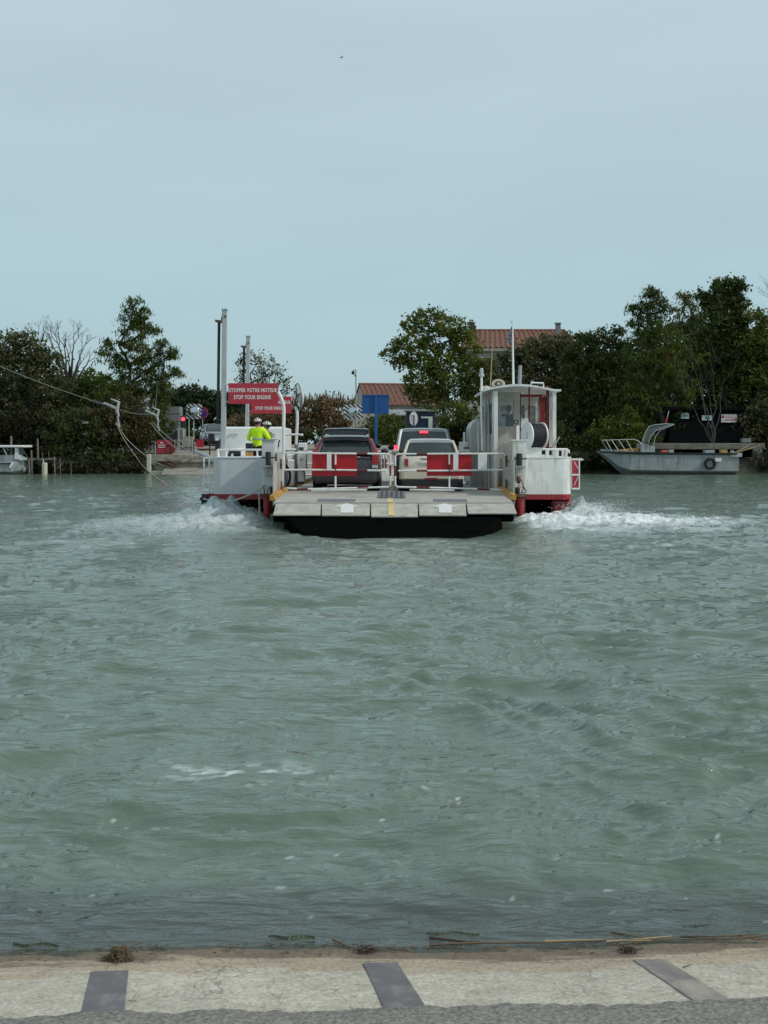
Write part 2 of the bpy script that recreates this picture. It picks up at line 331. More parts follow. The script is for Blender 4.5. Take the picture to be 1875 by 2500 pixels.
bp = N(nt, 'ShaderNodeBump'); ca_ = N(nt, 'ShaderNodeAttribute', attribute_name='calm'); cs_ = N(nt, 'ShaderNodeMapRange'); cs_.inputs[3].default_value = 0.85; cs_.inputs[4].default_value = 0.05; L(ca_.outputs['Fac'], cs_.inputs[0]); L(cs_.outputs[0], bp.inputs['Strength']); bp.inputs['Distance'].default_value = 0.05; L(nb.outputs[0], bp.inputs['Height']); L(bp.outputs[0], p.inputs['Normal'])
me.materials.append(wm)
wo = bpy.data.objects.new('water', me); col.objects.link(wo); wo['kind'] = 'structure'
# spray thrown up by the paddles: many small drops
def spray(cx, cy, cz, sxx, syy, szz, n, r0, r1, seed, lean=0.3):
    rnd = random.Random(seed); out_ = []
    for i in range(n):
        t = rnd.random()**1.7
        x = cx+rnd.gauss(0, sxx)*(0.35+t)+lean*t; y = cy+rnd.gauss(0, syy); z = cz+szz*t*rnd.uniform(0.5, 1.0)
        out_.append((x, y, z, rnd.uniform(r0, r1)*(1.15-0.7*t)))
    return out_
mb = MB()
ds = spray(5.15, 32.4, 0.0, 0.36, 0.5, 0.50, 6500, 0.004, 0.017, 3, 0.45)+spray(-4.3, 32.5, 0.0, 0.55, 0.4, 0.36, 3000, 0.004, 0.013, 4, -0.2)
rnd = random.Random(9)
for _ in range(7000):     # froth crests riding the wakes
    s = rnd.random() < 0.72
    x = rnd.uniform(3.2, 8.8) if s else rnd.uniform(-6.8, -3.6); y = 30.2+rnd.gauss(0, 1.9)
    if rnd.random() > (1.15-abs(x)/(8.5 if s else 7.5)): continue
    ds.append((x, y, 0.015+0.05*rnd.random()**2, rnd.uniform(0.005, 0.019)))
for (x, y, z, r) in ds:
    q = [rnd.uniform(0.7, 1.3)*r for _ in range(3)]
    mb.add([(x-q[0], y, z), (x+q[0], y, z), (x, y-q[1], z), (x, y+q[1], z), (x, y, z-q[2]), (x, y, z+q[2])],
           [(0,2,5),(2,1,5),(1,3,5),(3,0,5),(2,0,4),(1,2,4),(3,1,4),(0,3,4)])
M['spray'] = mat('white_spray', (0.80, 0.84, 0.85), 0.4, var=0.05)
o = mb.build('spray', M['spray']); tag(o, 'white water drops thrown up beside the ferry paddle housings', 'spray', kind='stuff')

# ------------------------------------------------------------------ near bank: slipway, asphalt, strips, debris
def slip_z(x, y):      # concrete slope rising out of the water towards the camera
    d = shore_y(x)-y; return d*0.085 if d > 0 else d*0.40
sl = bpy.data.materials.new('slipway_concrete'); sl.use_nodes = True; nt = sl.node_tree; L = nt.links.new; p = nt.nodes['Principled BSDF']; p.inputs['Roughness'].default_value = 0.9
geo = N(nt, 'ShaderNodeNewGeometry'); at = N(nt, 'ShaderNodeAttribute', attribute_name='wet')
mp = N(nt, 'ShaderNodeMapping'); mp.inputs['Scale'].default_value = (1, 1.3, 1); L(geo.outputs['Position'], mp.inputs[0])
na = N(nt, 'ShaderNodeTexNoise'); na.inputs['Scale'].default_value = 12; na.inputs['Detail'].default_value = 9; na.inputs['Roughness'].default_value = 0.7; L(mp.outputs[0], na.inputs['Vector'])
cr = N(nt, 'ShaderNodeValToRGB'); cr.color_ramp.elements[0].position = 0.3; cr.color_ramp.elements[0].color = (0.35, 0.315, 0.245, 1); cr.color_ramp.elements[1].position = 0.62; cr.color_ramp.elements[1].color = (0.51, 0.475, 0.385, 1)
L(na.outputs[0], cr.inputs[0])
nb = N(nt, 'ShaderNodeTexNoise'); nb.inputs['Scale'].default_value = 3.5; nb.inputs['Detail'].default_value = 8; nb.inputs['Roughness'].default_value = 0.7
mpb = N(nt, 'ShaderNodeMapping'); mpb.inputs['Scale'].default_value = (1, 5, 1); L(geo.outputs['Position'], mpb.inputs[0]); L(mpb.outputs[0], nb.inputs['Vector'])
ad = N(nt, 'ShaderNodeMath', operation='ADD'); L(at.outputs['Fac'], ad.inputs[0])
ms = N(nt, 'ShaderNodeMath', operation='MULTIPLY_ADD'); ms.inputs[1].default_value = 0.9; ms.inputs[2].default_value = -0.45; L(nb.outputs[0], ms.inputs[0]); L(ms.outputs[0], ad.inputs[1])
c2 = N(nt, 'ShaderNodeValToRGB'); el = c2.color_ramp.elements; el[0].position = 0.0; el[0].color = (0, 0, 0, 1); el[1].position = 0.12; el[1].color = (1, 1, 1, 1)
# bands: dry -> ochre silt -> brown -> green slime
def band(lo, hi, colr, prev):
    r = N(nt, 'ShaderNodeMapRange', interpolation_type='SMOOTHSTEP'); r.inputs[1].default_value = lo; r.inputs[2].default_value = hi; L(ad.outputs[0], r.inputs[0])
    m = N(nt, 'ShaderNodeMix', data_type='RGBA'); L(r.outputs[0], m.inputs[0]); L(prev, m.inputs[6]); m.inputs[7].default_value = (*colr, 1); return m.outputs[2]
x_ = band(0.22, 0.42, (0.38, 0.31, 0.22), cr.outputs[0]); x_ = band(0.52, 0.72, (0.17, 0.13, 0.09), x_); x_ = band(0.84, 0.93, (0.045, 0.052, 0.026), x_)
nw = N(nt, 'ShaderNodeTexNoise'); nw.inputs['Scale'].default_value = 60; nw.inputs['Detail'].default_value = 4; L(geo.outputs['Position'], nw.inputs['Vector'])
mw = N(nt, 'ShaderNodeMapRange'); mw.inputs[1].default_value = 0.3; mw.inputs[2].default_value = 0.7; mw.inputs[3].default_value = 0.78; mw.inputs[4].default_value = 1.2; L(nw.outputs[0], mw.inputs[0])
mm = N(nt, 'ShaderNodeMix', data_type='RGBA', blend_type='MULTIPLY'); mm.inputs[0].default_value = 1; L(x_, mm.inputs[6]); L(mw.outputs[0], mm.inputs[7])
vo = N(nt, 'ShaderNodeTexVoronoi'); vo.inputs['Scale'].default_value = 38; L(geo.outputs['Position'], vo.inputs['Vector']); vr_ = N(nt, 'ShaderNodeMapRange'); vr_.inputs[1].default_value = 0.10; vr_.inputs[2].default_value = 0.22; vr_.inputs[3].default_value = 0.62; vr_.inputs[4].default_value = 1.0; L(vo.outputs['Distance'], vr_.inputs[0])
n5 = N(nt, 'ShaderNodeTexNoise'); n5.inputs['Scale'].default_value = 2.2; n5.inputs['Detail'].default_value = 6; L(geo.outputs['Position'], n5.inputs['Vector']); r5 = N(nt, 'ShaderNodeMapRange'); r5.inputs[1].default_value = 0.35; r5.inputs[2].default_value = 0.65; r5.inputs[3].default_value = 0.88; r5.inputs[4].default_value = 1.08; L(n5.outputs[0], r5.inputs[0])
ve = N(nt, 'ShaderNodeTexVoronoi', feature='DISTANCE_TO_EDGE'); ve.inputs['Scale'].default_value = 1.7; nd = N(nt, 'ShaderNodeTexNoise'); nd.inputs['Scale'].default_value = 5; nd.inputs['Detail'].default_value = 5; L(geo.outputs['Position'], nd.inputs['Vector']); vm = N(nt, 'ShaderNodeVectorMath', operation='MULTIPLY_ADD'); vm.inputs[1].default_value = (0.35, 0.35, 0.35); L(nd.outputs['Color'], vm.inputs[0]); L(geo.outputs['Position'], vm.inputs[2]); L(vm.outputs[0], ve.inputs['Vector'])
rc_ = N(nt, 'ShaderNodeMapRange'); rc_.inputs[1].default_value = 0.0; rc_.inputs[2].default_value = 0.008; rc_.inputs[3].default_value = 0.55; rc_.inputs[4].default_value = 1.0; L(ve.outputs['Distance'], rc_.inputs[0])
q1 = N(nt, 'ShaderNodeMath', operation='MULTIPLY'); L(vr_.outputs[0], q1.inputs[0]); L(r5.outputs[0], q1.inputs[1]); q2 = N(nt, 'ShaderNodeMath', operation='MULTIPLY'); L(q1.outputs[0], q2.inputs[0]); L(rc_.outputs[0], q2.inputs[1])
m9 = N(nt, 'ShaderNodeMix', data_type='RGBA', blend_type='MULTIPLY'); m9.inputs[0].default_value = 1; L(mm.outputs[2], m9.inputs[6]); L(q2.outputs[0], m9.inputs[7]); L(m9.outputs[2], p.inputs['Base Color'])
bp = N(nt, 'ShaderNodeBump'); bp.inputs['Strength'].default_value = 0.5; bp.inputs['Distance'].default_value = 0.006; L(nw.outputs[0], bp.inputs['Height']); L(bp.outputs[0], p.inputs['Normal'])
rg = N(nt, 'ShaderNodeMapRange'); rg.inputs[1].default_value = 0.8; rg.inputs[2].default_value = 1.0; rg.inputs[3].default_value = 0.9; rg.inputs[4].default_value = 0.35; L(ad.outputs[0], rg.inputs[0]); L(rg.outputs[0], p.inputs['Roughness'])
gx = np.linspace(-9, 9, 500); gy = np.linspace(3.55, 5.6, 110)
GX, GY = np.meshgrid(gx, gy); sh = shore_y(GX)
GZ = np.where(sh > GY, (sh-GY)*0.085, (sh-GY)*0.40)+(fbm(GX*9, GY*9, 111, 4)-0.5)*0.005
GZ = GZ+0.012*sstep(0.30, 0.24, np.abs(sh-0.10-GY)+(fbm(GX*6, GY*6, 113, 3)-0.5)*0.1)*0
wet = 1.0-(sh-GY)/0.42
V = np.stack([GX, GY, GZ], -1).reshape(-1, 3); idx = np.arange(V.shape[0]).reshape(GX.shape)
Q = np.stack([idx[:-1, :-1], idx[:-1, 1:], idx[1:, 1:], idx[1:, :-1]], -1).reshape(-1, 4)
me = bpy.data.meshes.new('slipway'); me.from_pydata(V.tolist(), [], Q.tolist()); me.polygons.foreach_set('use_smooth', [True]*len(Q))
a = me.attributes.new('wet', 'FLOAT', 'POINT'); a.data.foreach_set('value', wet.ravel().astype(np.float32)); me.materials.append(sl)
o = bpy.data.objects.new('slipway', me); col.objects.link(o); o['kind'] = 'structure'
# coarse asphalt apron, its ragged edge laid over the slab
M['asph'] = mat('coarse_asphalt', (0.20, 0.185, 0.155), 0.95, var=0.5, vs=55, c2=(0.38, 0.36, 0.30), c2amt=0.35, c2s=40, bump=1.0, bs=60)
def aed(x): return 4.105+0.058*x+0.016*math.sin(x*5.3)+0.010*math.sin(x*13+1)
xs = [-9+i*0.03 for i in range(601)]; rnd = random.Random(3); vs = []; fs_ = []
for i, x in enumerate(xs):
    e_ = aed(x)+rnd.uniform(-0.009, 0.009)+0.02*math.sin(x*31+math.sin(x*17)*2)*rnd.random()
    for (yy, dz) in ((e_+0.012, -0.004), (e_, 0.008), (e_-0.15, 0.012), (2.0, 0.016), (-12, 0.02)):
        vs.append((x, yy, slip_z(x, yy) + dz))
for i in range(len(xs)-1):
    for k in range(4): fs_.append((i*5+k, (i+1)*5+k, (i+1)*5+k+1, i*5+k+1))
mb = MB(); mb.add(vs, fs_); mb.build('asphalt', M['asph'], kind='structure', smooth='all')
# metal strips let into the slab
def on_slip(px, py):
    D = 4.4
    for _ in range(12):
        x = (px-CX)/F*D; z = max(slip_z(x, D), 0); D = (H-z)*F/(py-HY)
    return (px-CX)/F*D, D
def strip(pts, name, label, matn):
    g = [on_slip(*q) for q in pts]; cx = sum(q[0] for q in g)/4; cy = sum(q[1] for q in g)/4; cz = slip_z(cx, cy)
    mb = MB((cx, cy, cz)); mb.loft([[(a, b, slip_z(a, b)-0.02) for a, b in g], [(a, b, slip_z(a, b)+0.0045) for a, b in g]])
    return tag(mb.build(name, matn, bev=0.002), label, 'metal strip', 'steel strips set into the slipway')
M['steelstrip'] = mat('weathered_steel_strip', (0.165, 0.15, 0.148), 0.55, metal=0.3, var=0.25, vs=9, c2=(0.32, 0.28, 0.24), c2amt=0.25, c2s=9, bump=0.15)
M['siltstrip'] = mat('silted_steel_strip', (0.20, 0.18, 0.165), 0.75, var=0.25, vs=7, c2=(0.40, 0.35, 0.28), c2amt=0.5, c2s=5)
strip([(196, 2488), (302, 2482), (314, 2371), (222, 2374)], 'metal_strip', 'dark grey steel strip in the slab nearest the clump of dry weed', M['steelstrip'])
strip([(938, 2465), (1042, 2463), (970, 2352), (886, 2353)], 'metal_strip', 'dark grey steel strip with scratches in the middle of the slab', M['steelstrip'])
strip([(1700, 2449), (1793, 2448), (1622, 2344), (1545, 2345)], 'metal_strip', 'silt-smeared brownish steel strip slanting across the right of the slab', M['siltstrip'])
# debris
M['reed'] = mat('wet_reed', (0.13, 0.09, 0.05), 0.8, var=0.5, vs=6); M['straw'] = mat('dry_straw', (0.38, 0.30, 0.16), 0.8, var=0.3, vs=8); M['darkstick'] = mat('dark_wet_stick', (0.05, 0.03, 0.02), 0.6, var=0.4)
def stick(pts, r, m, label):
    g = [on_slip(*q) for q in pts]; P = [Vector((a, b, max(slip_z(a, b), 0)+r*0.8+0.004)) for a, b in g]; mb = MB(P[0]); path = []
    for i in range(len(P)-1):
        for t in range(6): path.append(P[i].lerp(P[i+1], t/6)+Vector((0, random.uniform(-1, 1)*r*0.3, 0)))
    path.append(P[-1]); mb.tube(path, [r*(1-0.5*i/len(path)) for i in range(len(path))], 6)
    return tag(mb.build('stick', m, smooth=True), label, 'stick', 'reeds and sticks washed up along the waterline')
random.seed(4)
stick([(1048, 2294), (1095, 2300), (1142, 2305)], 0.006, M['darkstick'], 'short black stick lying at the waterline left of the long reeds')
stick([(1048, 2311), (1180, 2306), (1330, 2306), (1480, 2300), (1640, 2298), (1790, 2296), (1905, 2284)], 0.0045, M['reed'], 'longest brown reed stem lying along the waterline')
stick([(1480, 2303), (1560, 2297), (1640, 2290)], 0.004, M['straw'], 'pale straw-coloured reed laid across the long brown reed')
stick([(1330, 2302), (1460, 2299), (1590, 2301)], 0.004, M['straw'], 'thin straw-coloured reed beneath the long brown reed stem')
stick([(1493, 2279), (1540, 2288), (1590, 2297)], 0.0035, M['reed'], 'thin brown twig slanting down onto the long reed')
stick([(1660, 2290), (1760, 2290), (1850, 2284)], 0.0035, M['reed'], 'curved thin reed furthest to the right at the waterline')
stick([(812, 2298), (850, 2315), (893, 2330)], 0.004, M['reed'], 'brown twig pointing at the middle steel strip')
stick([(1668, 2365), (1690, 2358)], 0.0025, M['reed'], 'tiny dark twig beside the silted steel strip')
def clump(px, py, rx, ry, n, name, label, hgt=0.03, m=None):
    x0, y0 = on_slip(px, py); mb = MB((x0, y0, slip_z(x0, y0))); rnd = random.Random(int(px))
    for _ in range(n):
        a = rnd.gauss(0, 0.45)*rx; b = rnd.gauss(0, 0.4)*ry; t = rnd.uniform(0, 6.28); l = rnd.uniform(0.01, 0.035)
        z = slip_z(x0+a, y0+b)+rnd.random()*hgt*max(0.15, 1-abs(a)/rx)
        p0 = Vector((x0+a, y0+b, z+0.003)); p1 = p0+Vector((math.cos(t)*l, math.sin(t)*l*0.6, rnd.uniform(-0.004, 0.010)))
        mb.tube([p0, (p0+p1)/2+Vector((0, 0, 0.004)), p1], 0.0016, 4)
    return tag(mb.build(name, m or M['reed']), label, 'weed')
clump(292, 2345, 0.045, 0.035, 320, 'weed_clump', 'brown clump of dry weed at the top of the left steel strip', 0.05)
clump(893, 2327, 0.025, 0.02, 70, 'weed_clump', 'small dark tuft of weed above the middle steel strip', 0.02, M['darkstick'])
clump(1535, 2327, 0.03, 0.015, 60, 'weed_clump', 'small dark tuft of weed above the right steel strip', 0.02, M['darkstick'])
M['slime'] = mat('wet_algae', (0.028, 0.040, 0.012), 0.35, var=0.5, vs=30, bump=1.0, bs=80)
def algae(px0, px1, py, th, label, seed):
    rnd = random.Random(seed); g0 = wpt(px0, py); g1 = wpt(px1, py); mb = MB(((g0[0]+g1[0])/2, g0[1], 0)); n = 40; rt = []; rb = []; rm = []
    for i in range(n+1):
        t = i/n; x = g0[0]+(g1[0]-g0[0])*t; y = g0[1]+(g1[1]-g0[1])*t+0.01*math.sin(t*9+seed); k = math.sin(math.pi*t)**0.6*th*rnd.uniform(0.7, 1.15)
        rt.append((x, y+k, 0.0)); rb.append((x, y-k, 0.0)); rm.append((x, y, 0.006+k*0.28))
    mb.loft([rb, rm, rt], cap=False, closed=False)
    return tag(mb.build('algae_mat', M['slime'], smooth=True), label, 'algae')
rnd = random.Random(77); mb = MB((0, 4.78, 0))
for _ in range(520):
    x = rnd.uniform(-3.2, 3.4); y = shore_y(x)-0.015+rnd.gauss(0, 0.018)-(0.10 if rnd.random() < .25 else 0)*rnd.random(); t = rnd.gauss(0.0, 0.45); l = rnd.uniform(.006, .03)*(3 if rnd.random() < .06 else 1)
    z = max(slip_z(x, y), 0)+.004; p0 = Vector((x, y, z)); mb.tube([p0, p0+Vector((math.cos(t)*l, math.sin(t)*l, .002))], rnd.uniform(.0008, .0022), 4)
tag(mb.build('drift_litter', M['reed']), 'fine line of reed crumbs left along the waterline', 'drift litter', kind='stuff')
algae(655, 770, 2290, 0.018, 'humped dark green algae mat at the waterline right of the weed clump', 1)
algae(30, 145, 2308, 0.012, 'flat dark green algae mat at the waterline far left', 2)
algae(1040, 1170, 2281, 0.010, 'dark green algae streak behind the short black stick', 3)
algae(1400, 1640, 2276, 0.008, 'long thin algae streak behind the long brown reed', 4)
# ------------------------------------------------------------------ the ferry (local frame: x right, y away from the camera, z up from the water)
ferry = thing('car_ferry', 'white and red cable ferry carrying four cars across the river', 'ferry', tuple(FO), rz=-FT)
def P_(mb, name, m, parent=None, **k): return mb.build(name, m, parent or ferry, **k)
def fb(mb, px0, px1, py0, py1, D, dep, m=0):      # box whose near face covers that rectangle at distance D
    a = FL(px0, py1, D); b = FL(px1, py0, D); mb.box(a.x, b.x, a.y, a.y+dep, a.z, b.z, m)
def rail_pts(pts, D): return [FL(x, y, D) for x, y in pts]
Zd = 0.68; HW = 2.80
# hull
mb = MB(); mb.loft([[(x, y, z) for x, z in ((-HW+(0.72 if y < -2.5 else 0.1), z0), (HW-(0.72 if y < -2.5 else 0.1), z0), (HW-0.25, z1), (-HW+0.25, z1))] for (y, z0, z1) in ((-3.28, 0.02, 0.30), (-3.1, -0.3, 0.36), (-2.6, -0.4, 0.47), (0, -0.5, 0.62), (16, -0.5, 0.62), (18.5, 0.34, 0.5))])
P_(mb, 'hull', M['black'])
mb = MB(); mb.loft([[(x, y, z) for x, z in ((-hw_, -.3), (hw_, -.3), (hw_-.05, z1), (-hw_+.05, z1))] for (y, z1, hw_) in ((-5.75, 0.03, 1.55), (-5.2, 0.075, 1.95), (-4.3, 0.15, 2.2), (-3.29, 0.31, 2.5))]); P_(mb, 'bow_shade_wedge', M['black'], bev=.04)  # added black wedge, stands in for the shade and reflection below the ramp
mb = MB()
for s in (-1, 1):
    mb = MB(); mb.loft([[(s*x, y, z) for x, z in ((HW-0.45, z0), (HW+0.12, z0), (HW+0.12, z1), (HW-0.45, z1))] for (y, z0, z1) in ((-1.2, 0.10, 0.42), (0, -0.4, 0.45), (15, -0.4, 0.45))]); P_(mb, 'hull_chine', M['black'])
# deck
mb = MB(); mb.box(-HW, HW, 0, 15.6, Zd-0.055, Zd); P_(mb, 'deck', M['deck'])
def ramp_z(y): return Zd+y*0.037
mb = MB(); mb.loft([[(x, y, z+dz) for x, dz in ((-HW+.03, 0), (HW-.03, 0), (HW-.03, -0.05), (-HW+.03, -0.05))] for (y, z) in ((-2.68, ramp_z(-2.68)), (-0.01, ramp_z(0)-0.002))])
P_(mb, 'ramp', M['deck'])
for (x0, x1) in ((FL(775, 0, 28.9).x, FL(868, 0, 28.9).x), (FL(1058, 0, 28.9).x, FL(1140, 0, 28.9).x)):
    mb = MB(); mb.loft([[(x, y, ramp_z(y)+dz) for x, dz in ((x0, .005), (x1, .005), (x1, .001), (x0, .001))] for y in (-2.5, -1.75)]); P_(mb, 'ramp_plate', M['dplate'])
mb = MB(); xa = FL(952, 0, 28.6).x; mb.loft([[(xa+s, y, ramp_z(y)+0.007) for s in (-.07, .07)] for y in (-2.67, -1.5)], cap=False, closed=False)
mb.loft([[(xa+s, y, Zd+0.006) for s in (-.05, .05)] for y in (0.02, 12)], cap=False, closed=False)
P_(mb, 'centre_line', M['jaune'])
# open steel grating of zig-zag bars between the lanes
mb = MB(); xg = FL(956, 0, 30).x
for r_ in range(7):
    y = -1.45+r_*0.27; n = 11
    pts = [(xg-0.33+0.66*i/n, y+(0.045 if i % 2 else -0.045), (ramp_z(y) if y < 0 else Zd)+0.03) for i in range(n+1)]
    mb.tube(pts, 0.016, 4); mb.box(xg-0.33, xg+0.33, y-0.075, y-0.06, (ramp_z(y) if y < 0 else Zd)+0.004, (ramp_z(y) if y < 0 else Zd)+0.035)
P_(mb, 'grating', M['dplate'])
# hinged flaps
fx = [665, 784, 904.5, 1022, 1141, 1258]; tops = [672, 784.5, 904, 1021, 1138, 1254]; bots = [1256, 1257, 1260, 1257, 1252]
for i in range(5):
    t0 = FL(tops[i]+1.2, 1229, 28.25); t1 = FL(tops[i+1]-1.2, 1229, 28.25); b0 = FL(fx[i]+1.8, bots[i], 27.55); b1 = FL(fx[i+1]-1.8, bots[i], 27.55)
    if i == 4: b1 = FL(1262, bots[i], 27.55)
    mb = MB(); mb.loft([[t0, t1, t1-Vector((0, 0, .05)), t0-Vector((0, 0, .05))], [b0, b1, b1-Vector((0, 0, .035)), b0-Vector((0, 0, .035))]])
    fo = P_(mb, 'ramp_flap', M['flap'], bev=0.008)
    nrm = (t1-t0).cross(b0-t0).normalized(); nrm = nrm if nrm.z > 0 else -nrm
    up = (t0+t1)/2-(b0+b1)/2; L_ = up.length; up.normalize(); ri = Vector((1, 0, 0)); c0 = (t0+t1+b0+b1)/4+nrm*0.012
    if i in (1, 3):
        mb = MB(); w_ = 0.15; ar_ = [(-w_, -.36*L_), (w_, -.36*L_), (w_, .16*L_), (2*w_, .16*L_), (0, .48*L_), (-2*w_, .16*L_), (-w_, .16*L_)]
        off = 0.03 if i == 1 else 0.06
        mb.add([c0+ri*(a+off)+up*b for a, b in ar_], [tuple(range(7))]); P_(mb, 'painted_arrow', M['arrow'], fo)
    if i == 2:
        mb = MB(); mb.add([c0+ri*(a-0.07)+up*b for a, b in ((-.07, -.48*L_), (.07, -.48*L_), (.07, .48*L_), (-.07, .48*L_))], [(0, 1, 2, 3)]); P_(mb, 'painted_line', M['jaune'], fo)
mb = MB(); mb.box(-HW+.1, HW-.1, -2.62, -2.5, 0.40, 0.53); P_(mb, 'hinge_beam', M['black'])
# far ramp
mb = MB(); mb.loft([[(x, y, z+dz) for x, dz in ((-HW+.03, 0), (HW-.03, 0), (HW-.03, -0.05), (-HW+.03, -0.05))] for (y, z) in ((15.65, Zd-.01), (18.2, Zd+0.12), (19.1, Zd+0.25))]); P_(mb, 'ramp', M['deck'])
# kerbs
for s, y0, y1 in ((-1, -1.9, 15.5), (1, -1.7, 15.5)):
    mb = MB(); mb.loft([[(s*x, y, z+(ramp_z(y)-Zd if y < 0 else 0)) for x, z in ((HW-.02, Zd-.02), (HW+.13, Zd-.02), (HW+.13, Zd+.10), (HW+.05, Zd+.10))] for y in (y0, -.01, y1)])
    P_(mb, 'kerb', M['yellow'])
# paddle pods (sponsons), long boxes on either side with rounded outer corners
def pod(s, px_out, px_in, D0, white, zt=1.56, zb=0.585):
    xo = FL(px_out, 0, D0).x; xi = FL(px_in, 0, D0).x; y0 = FL(0, 0, D0).y; y1 = y0+10.2; rad = 0.26
    def plan(e=0):
        pts = [(xi, y0-e)]
        for (cx, cy, a0) in ((xo-s*rad, y0+rad, -90), (xo-s*rad, y1-rad, 0)):
            for k in range(9):
                a = R(a0+k*90/8); pts.append((cx+s*(rad+e)*math.cos(a), cy+(rad+e)*math.sin(a)))
        pts.append((xi, y1+e)); return pts
    mb = MB(); pl = plan(); mb.loft([[(x, y, zb) for x, y in pl], [(x, y, zt) for x, y in pl]]); o1 = P_(mb, 'paddle_housing', white, smooth=True)
    mb = MB(); pl = plan(0.012); mb.loft([[(x, y, zb-.14) for x, y in pl], [(x, y, zb) for x, y in pl]]); P_(mb, 'rubbing_band', M['red'], o1, smooth=True)
    pl = plan(0.02); mb = MB(); mb.loft([[(x, y, zt-.0) for x, y in pl], [(x, y, zt+.02) for x, y in pl]]); P_(mb, 'coaming', M['white2'], o1, smooth=True)
    return xo, xi, y0, y1
M['podl'] = mat('shaded_white_boat_paint', (0.56, 0.575, 0.57), 0.5, var=0.08, c2=(0.28, 0.27, 0.24), c2amt=0.12, c2s=2.5, streak=True)  # greyer copy of the white paint, shade of the left side put into it
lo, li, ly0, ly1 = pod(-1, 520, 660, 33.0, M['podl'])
ro, ri_, ry0, ry1 = pod(1, 1394, 1268, 33.0, M['white'])
# undersides of the pods
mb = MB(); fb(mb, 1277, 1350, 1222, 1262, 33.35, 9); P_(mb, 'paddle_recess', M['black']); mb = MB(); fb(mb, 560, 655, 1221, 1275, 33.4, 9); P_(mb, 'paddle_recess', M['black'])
mb = MB(); a = FL(1350, 0, 33.05); b = FL(1396, 0, 33.05); mb.box(a.x, ro+.005, a.y, a.y+9.9, -0.25, 0.44); P_(mb, 'pod_leg', M['red'], bev=0.06)
mb = MB(); mb.box(lo+.3, lo+.34, ly0+.5, ly1-.5, 0.05, 0.44); P_(mb, 'pod_skirt', M['black'])
# bulwark boxes flanking the ramp (roller, plate, bracket, red fender below)
def bulwark(s, f0, f1, py0, py1, pr0, pr1, rx0, rx1, m):
    xo = FL(f0, 0, 31.5).x; xi = FL(f1, 0, 31.5).x; y0 = FL(0, 0, 31.5).y; zt = FL(0, py0, 31.5).z; zb = FL(0, py1, 31.5).z
    mb = MB(); mb.loft([[(x, y, z) for x in (xo, xi) for z in ((zb, zt-dz) if x == xo else (zt-dz, zb))] for y, dz in ((y0, 0), (y0+2.3, 0.42))])
    bw = P_(mb, 'bulwark', m, bev=0.015)
    mb = MB(); mb.box(min(xo, xi)-.04, max(xo, xi)+.04, y0-.03, y0+.35, zt+.002, zt+.03); P_(mb, 'cap_plate', M['greypaint'] if s < 0 else M['white2'], bw)
    xm = (FL(rx0, 0, 31.3).x+FL(rx1, 0, 31.3).x)/2; r = abs(FL(rx1, 0, 31.3).x-FL(rx0, 0, 31.3).x)/2
    za = FL(0, pr0, 31.4).z; zc = FL(0, pr1, 31.4).z; yr = y0-.10
    mb = MB(); mb.cyl((xm, yr, zc), (xm, yr, za), r, n=16); ro_ = P_(mb, 'guide_roller', M['rubber'], smooth=True)
    mb = MB(); zm = za-(za-zc)*.43; mb.tube([(xm-.19, yr, zm), (xm+.19, yr, zm)], 0.016); P_(mb, 'roller_axle', M['rubber'], ro_)
    mb = MB(); mb.box(xm-.15, xm+.15, y0-.2, y0, zc-.04, zc-.012); P_(mb, 'roller_bracket', M['greypaint'], ro_)
    mb = MB(); mb.box(xm-.09, xm+.09, y0-.1, y0-.004, zc-.26, zc-.045); P_(mb, 'roller_support', M['grime'], ro_)
    # bollard fender
    xf = xm+s*0.02; mb = MB(); mb.tube([(xf, y0-.18, -0.10), (xf, y0-.18, 0.26), (xf, y0-.16, 0.60)], [.06, .085, .10], 10)
    for z in (0.15, 0.33, 0.52): mb.cyl((xf, y0-.175, z), (xf, y0-.175, z+.035), .105, n=12)
    P_(mb, 'fender_post', M['red'], smooth=True)
    mb = MB(); mb.box(xf-.17, xf+.17, y0-.34, y0+.02, .60, .66); mb.box(xf-.1, xf+.13, y0-.12, y0+.3, .2, .598); mb.tube([(xf-.05, y0-.3, .66), (xf-.07, y0-.32, .86), (xf-.03, y0-.3, .9)], .014); mb.tube([(xf, y0-.3, .66), (xf+.05, y0-.32, .80), (xf+.1, y0-.3, .82)], .012)
    P_(mb, 'fender_bracket', M['rust'])
    return bw, xo, xi, y0, zt
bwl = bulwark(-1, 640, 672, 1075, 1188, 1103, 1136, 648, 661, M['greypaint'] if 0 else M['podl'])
bwr = bulwark(1, 1283, 1251, 1076, 1190, 1107, 1137, 1260, 1274.5, M['white'])
# stained inner plates beside the ramp
mb = MB(); mb.box(-HW-.16, -HW-.14, -.9, 3.0, Zd-.3, 1.5); mb.box(-HW-.20, -HW-.17, .4, 3.2, .4, 1.72); P_(mb, 'side_plate', M['grime'])
mb = MB(); mb.box(HW+.14, HW+.17, -.9, 3.0, Zd-.35, 1.55); mb.box(HW+.17, HW+.21, -.2, 2.6, .3, 1.95); P_(mb, 'side_plate', M['grime'])
for px, py0, py1 in ((683, 1120, 1145), (685, 1175, 1200), (1234, 1112, 1140), (1234, 1170, 1192)):
    mb = MB(); a = FL(px, py1, 31.2); b = FL(px+5, py0, 31.2); mb.box(a.x, b.x, a.y-.05, a.y+.05, a.z, b.z); mb.cyl((a.x, a.y-.06, (a.z+b.z)/2), (b.x+.02, a.y-.06, (a.z+b.z)/2), .03); P_(mb, 'gate_hinge', M['rust'], bev=.01)
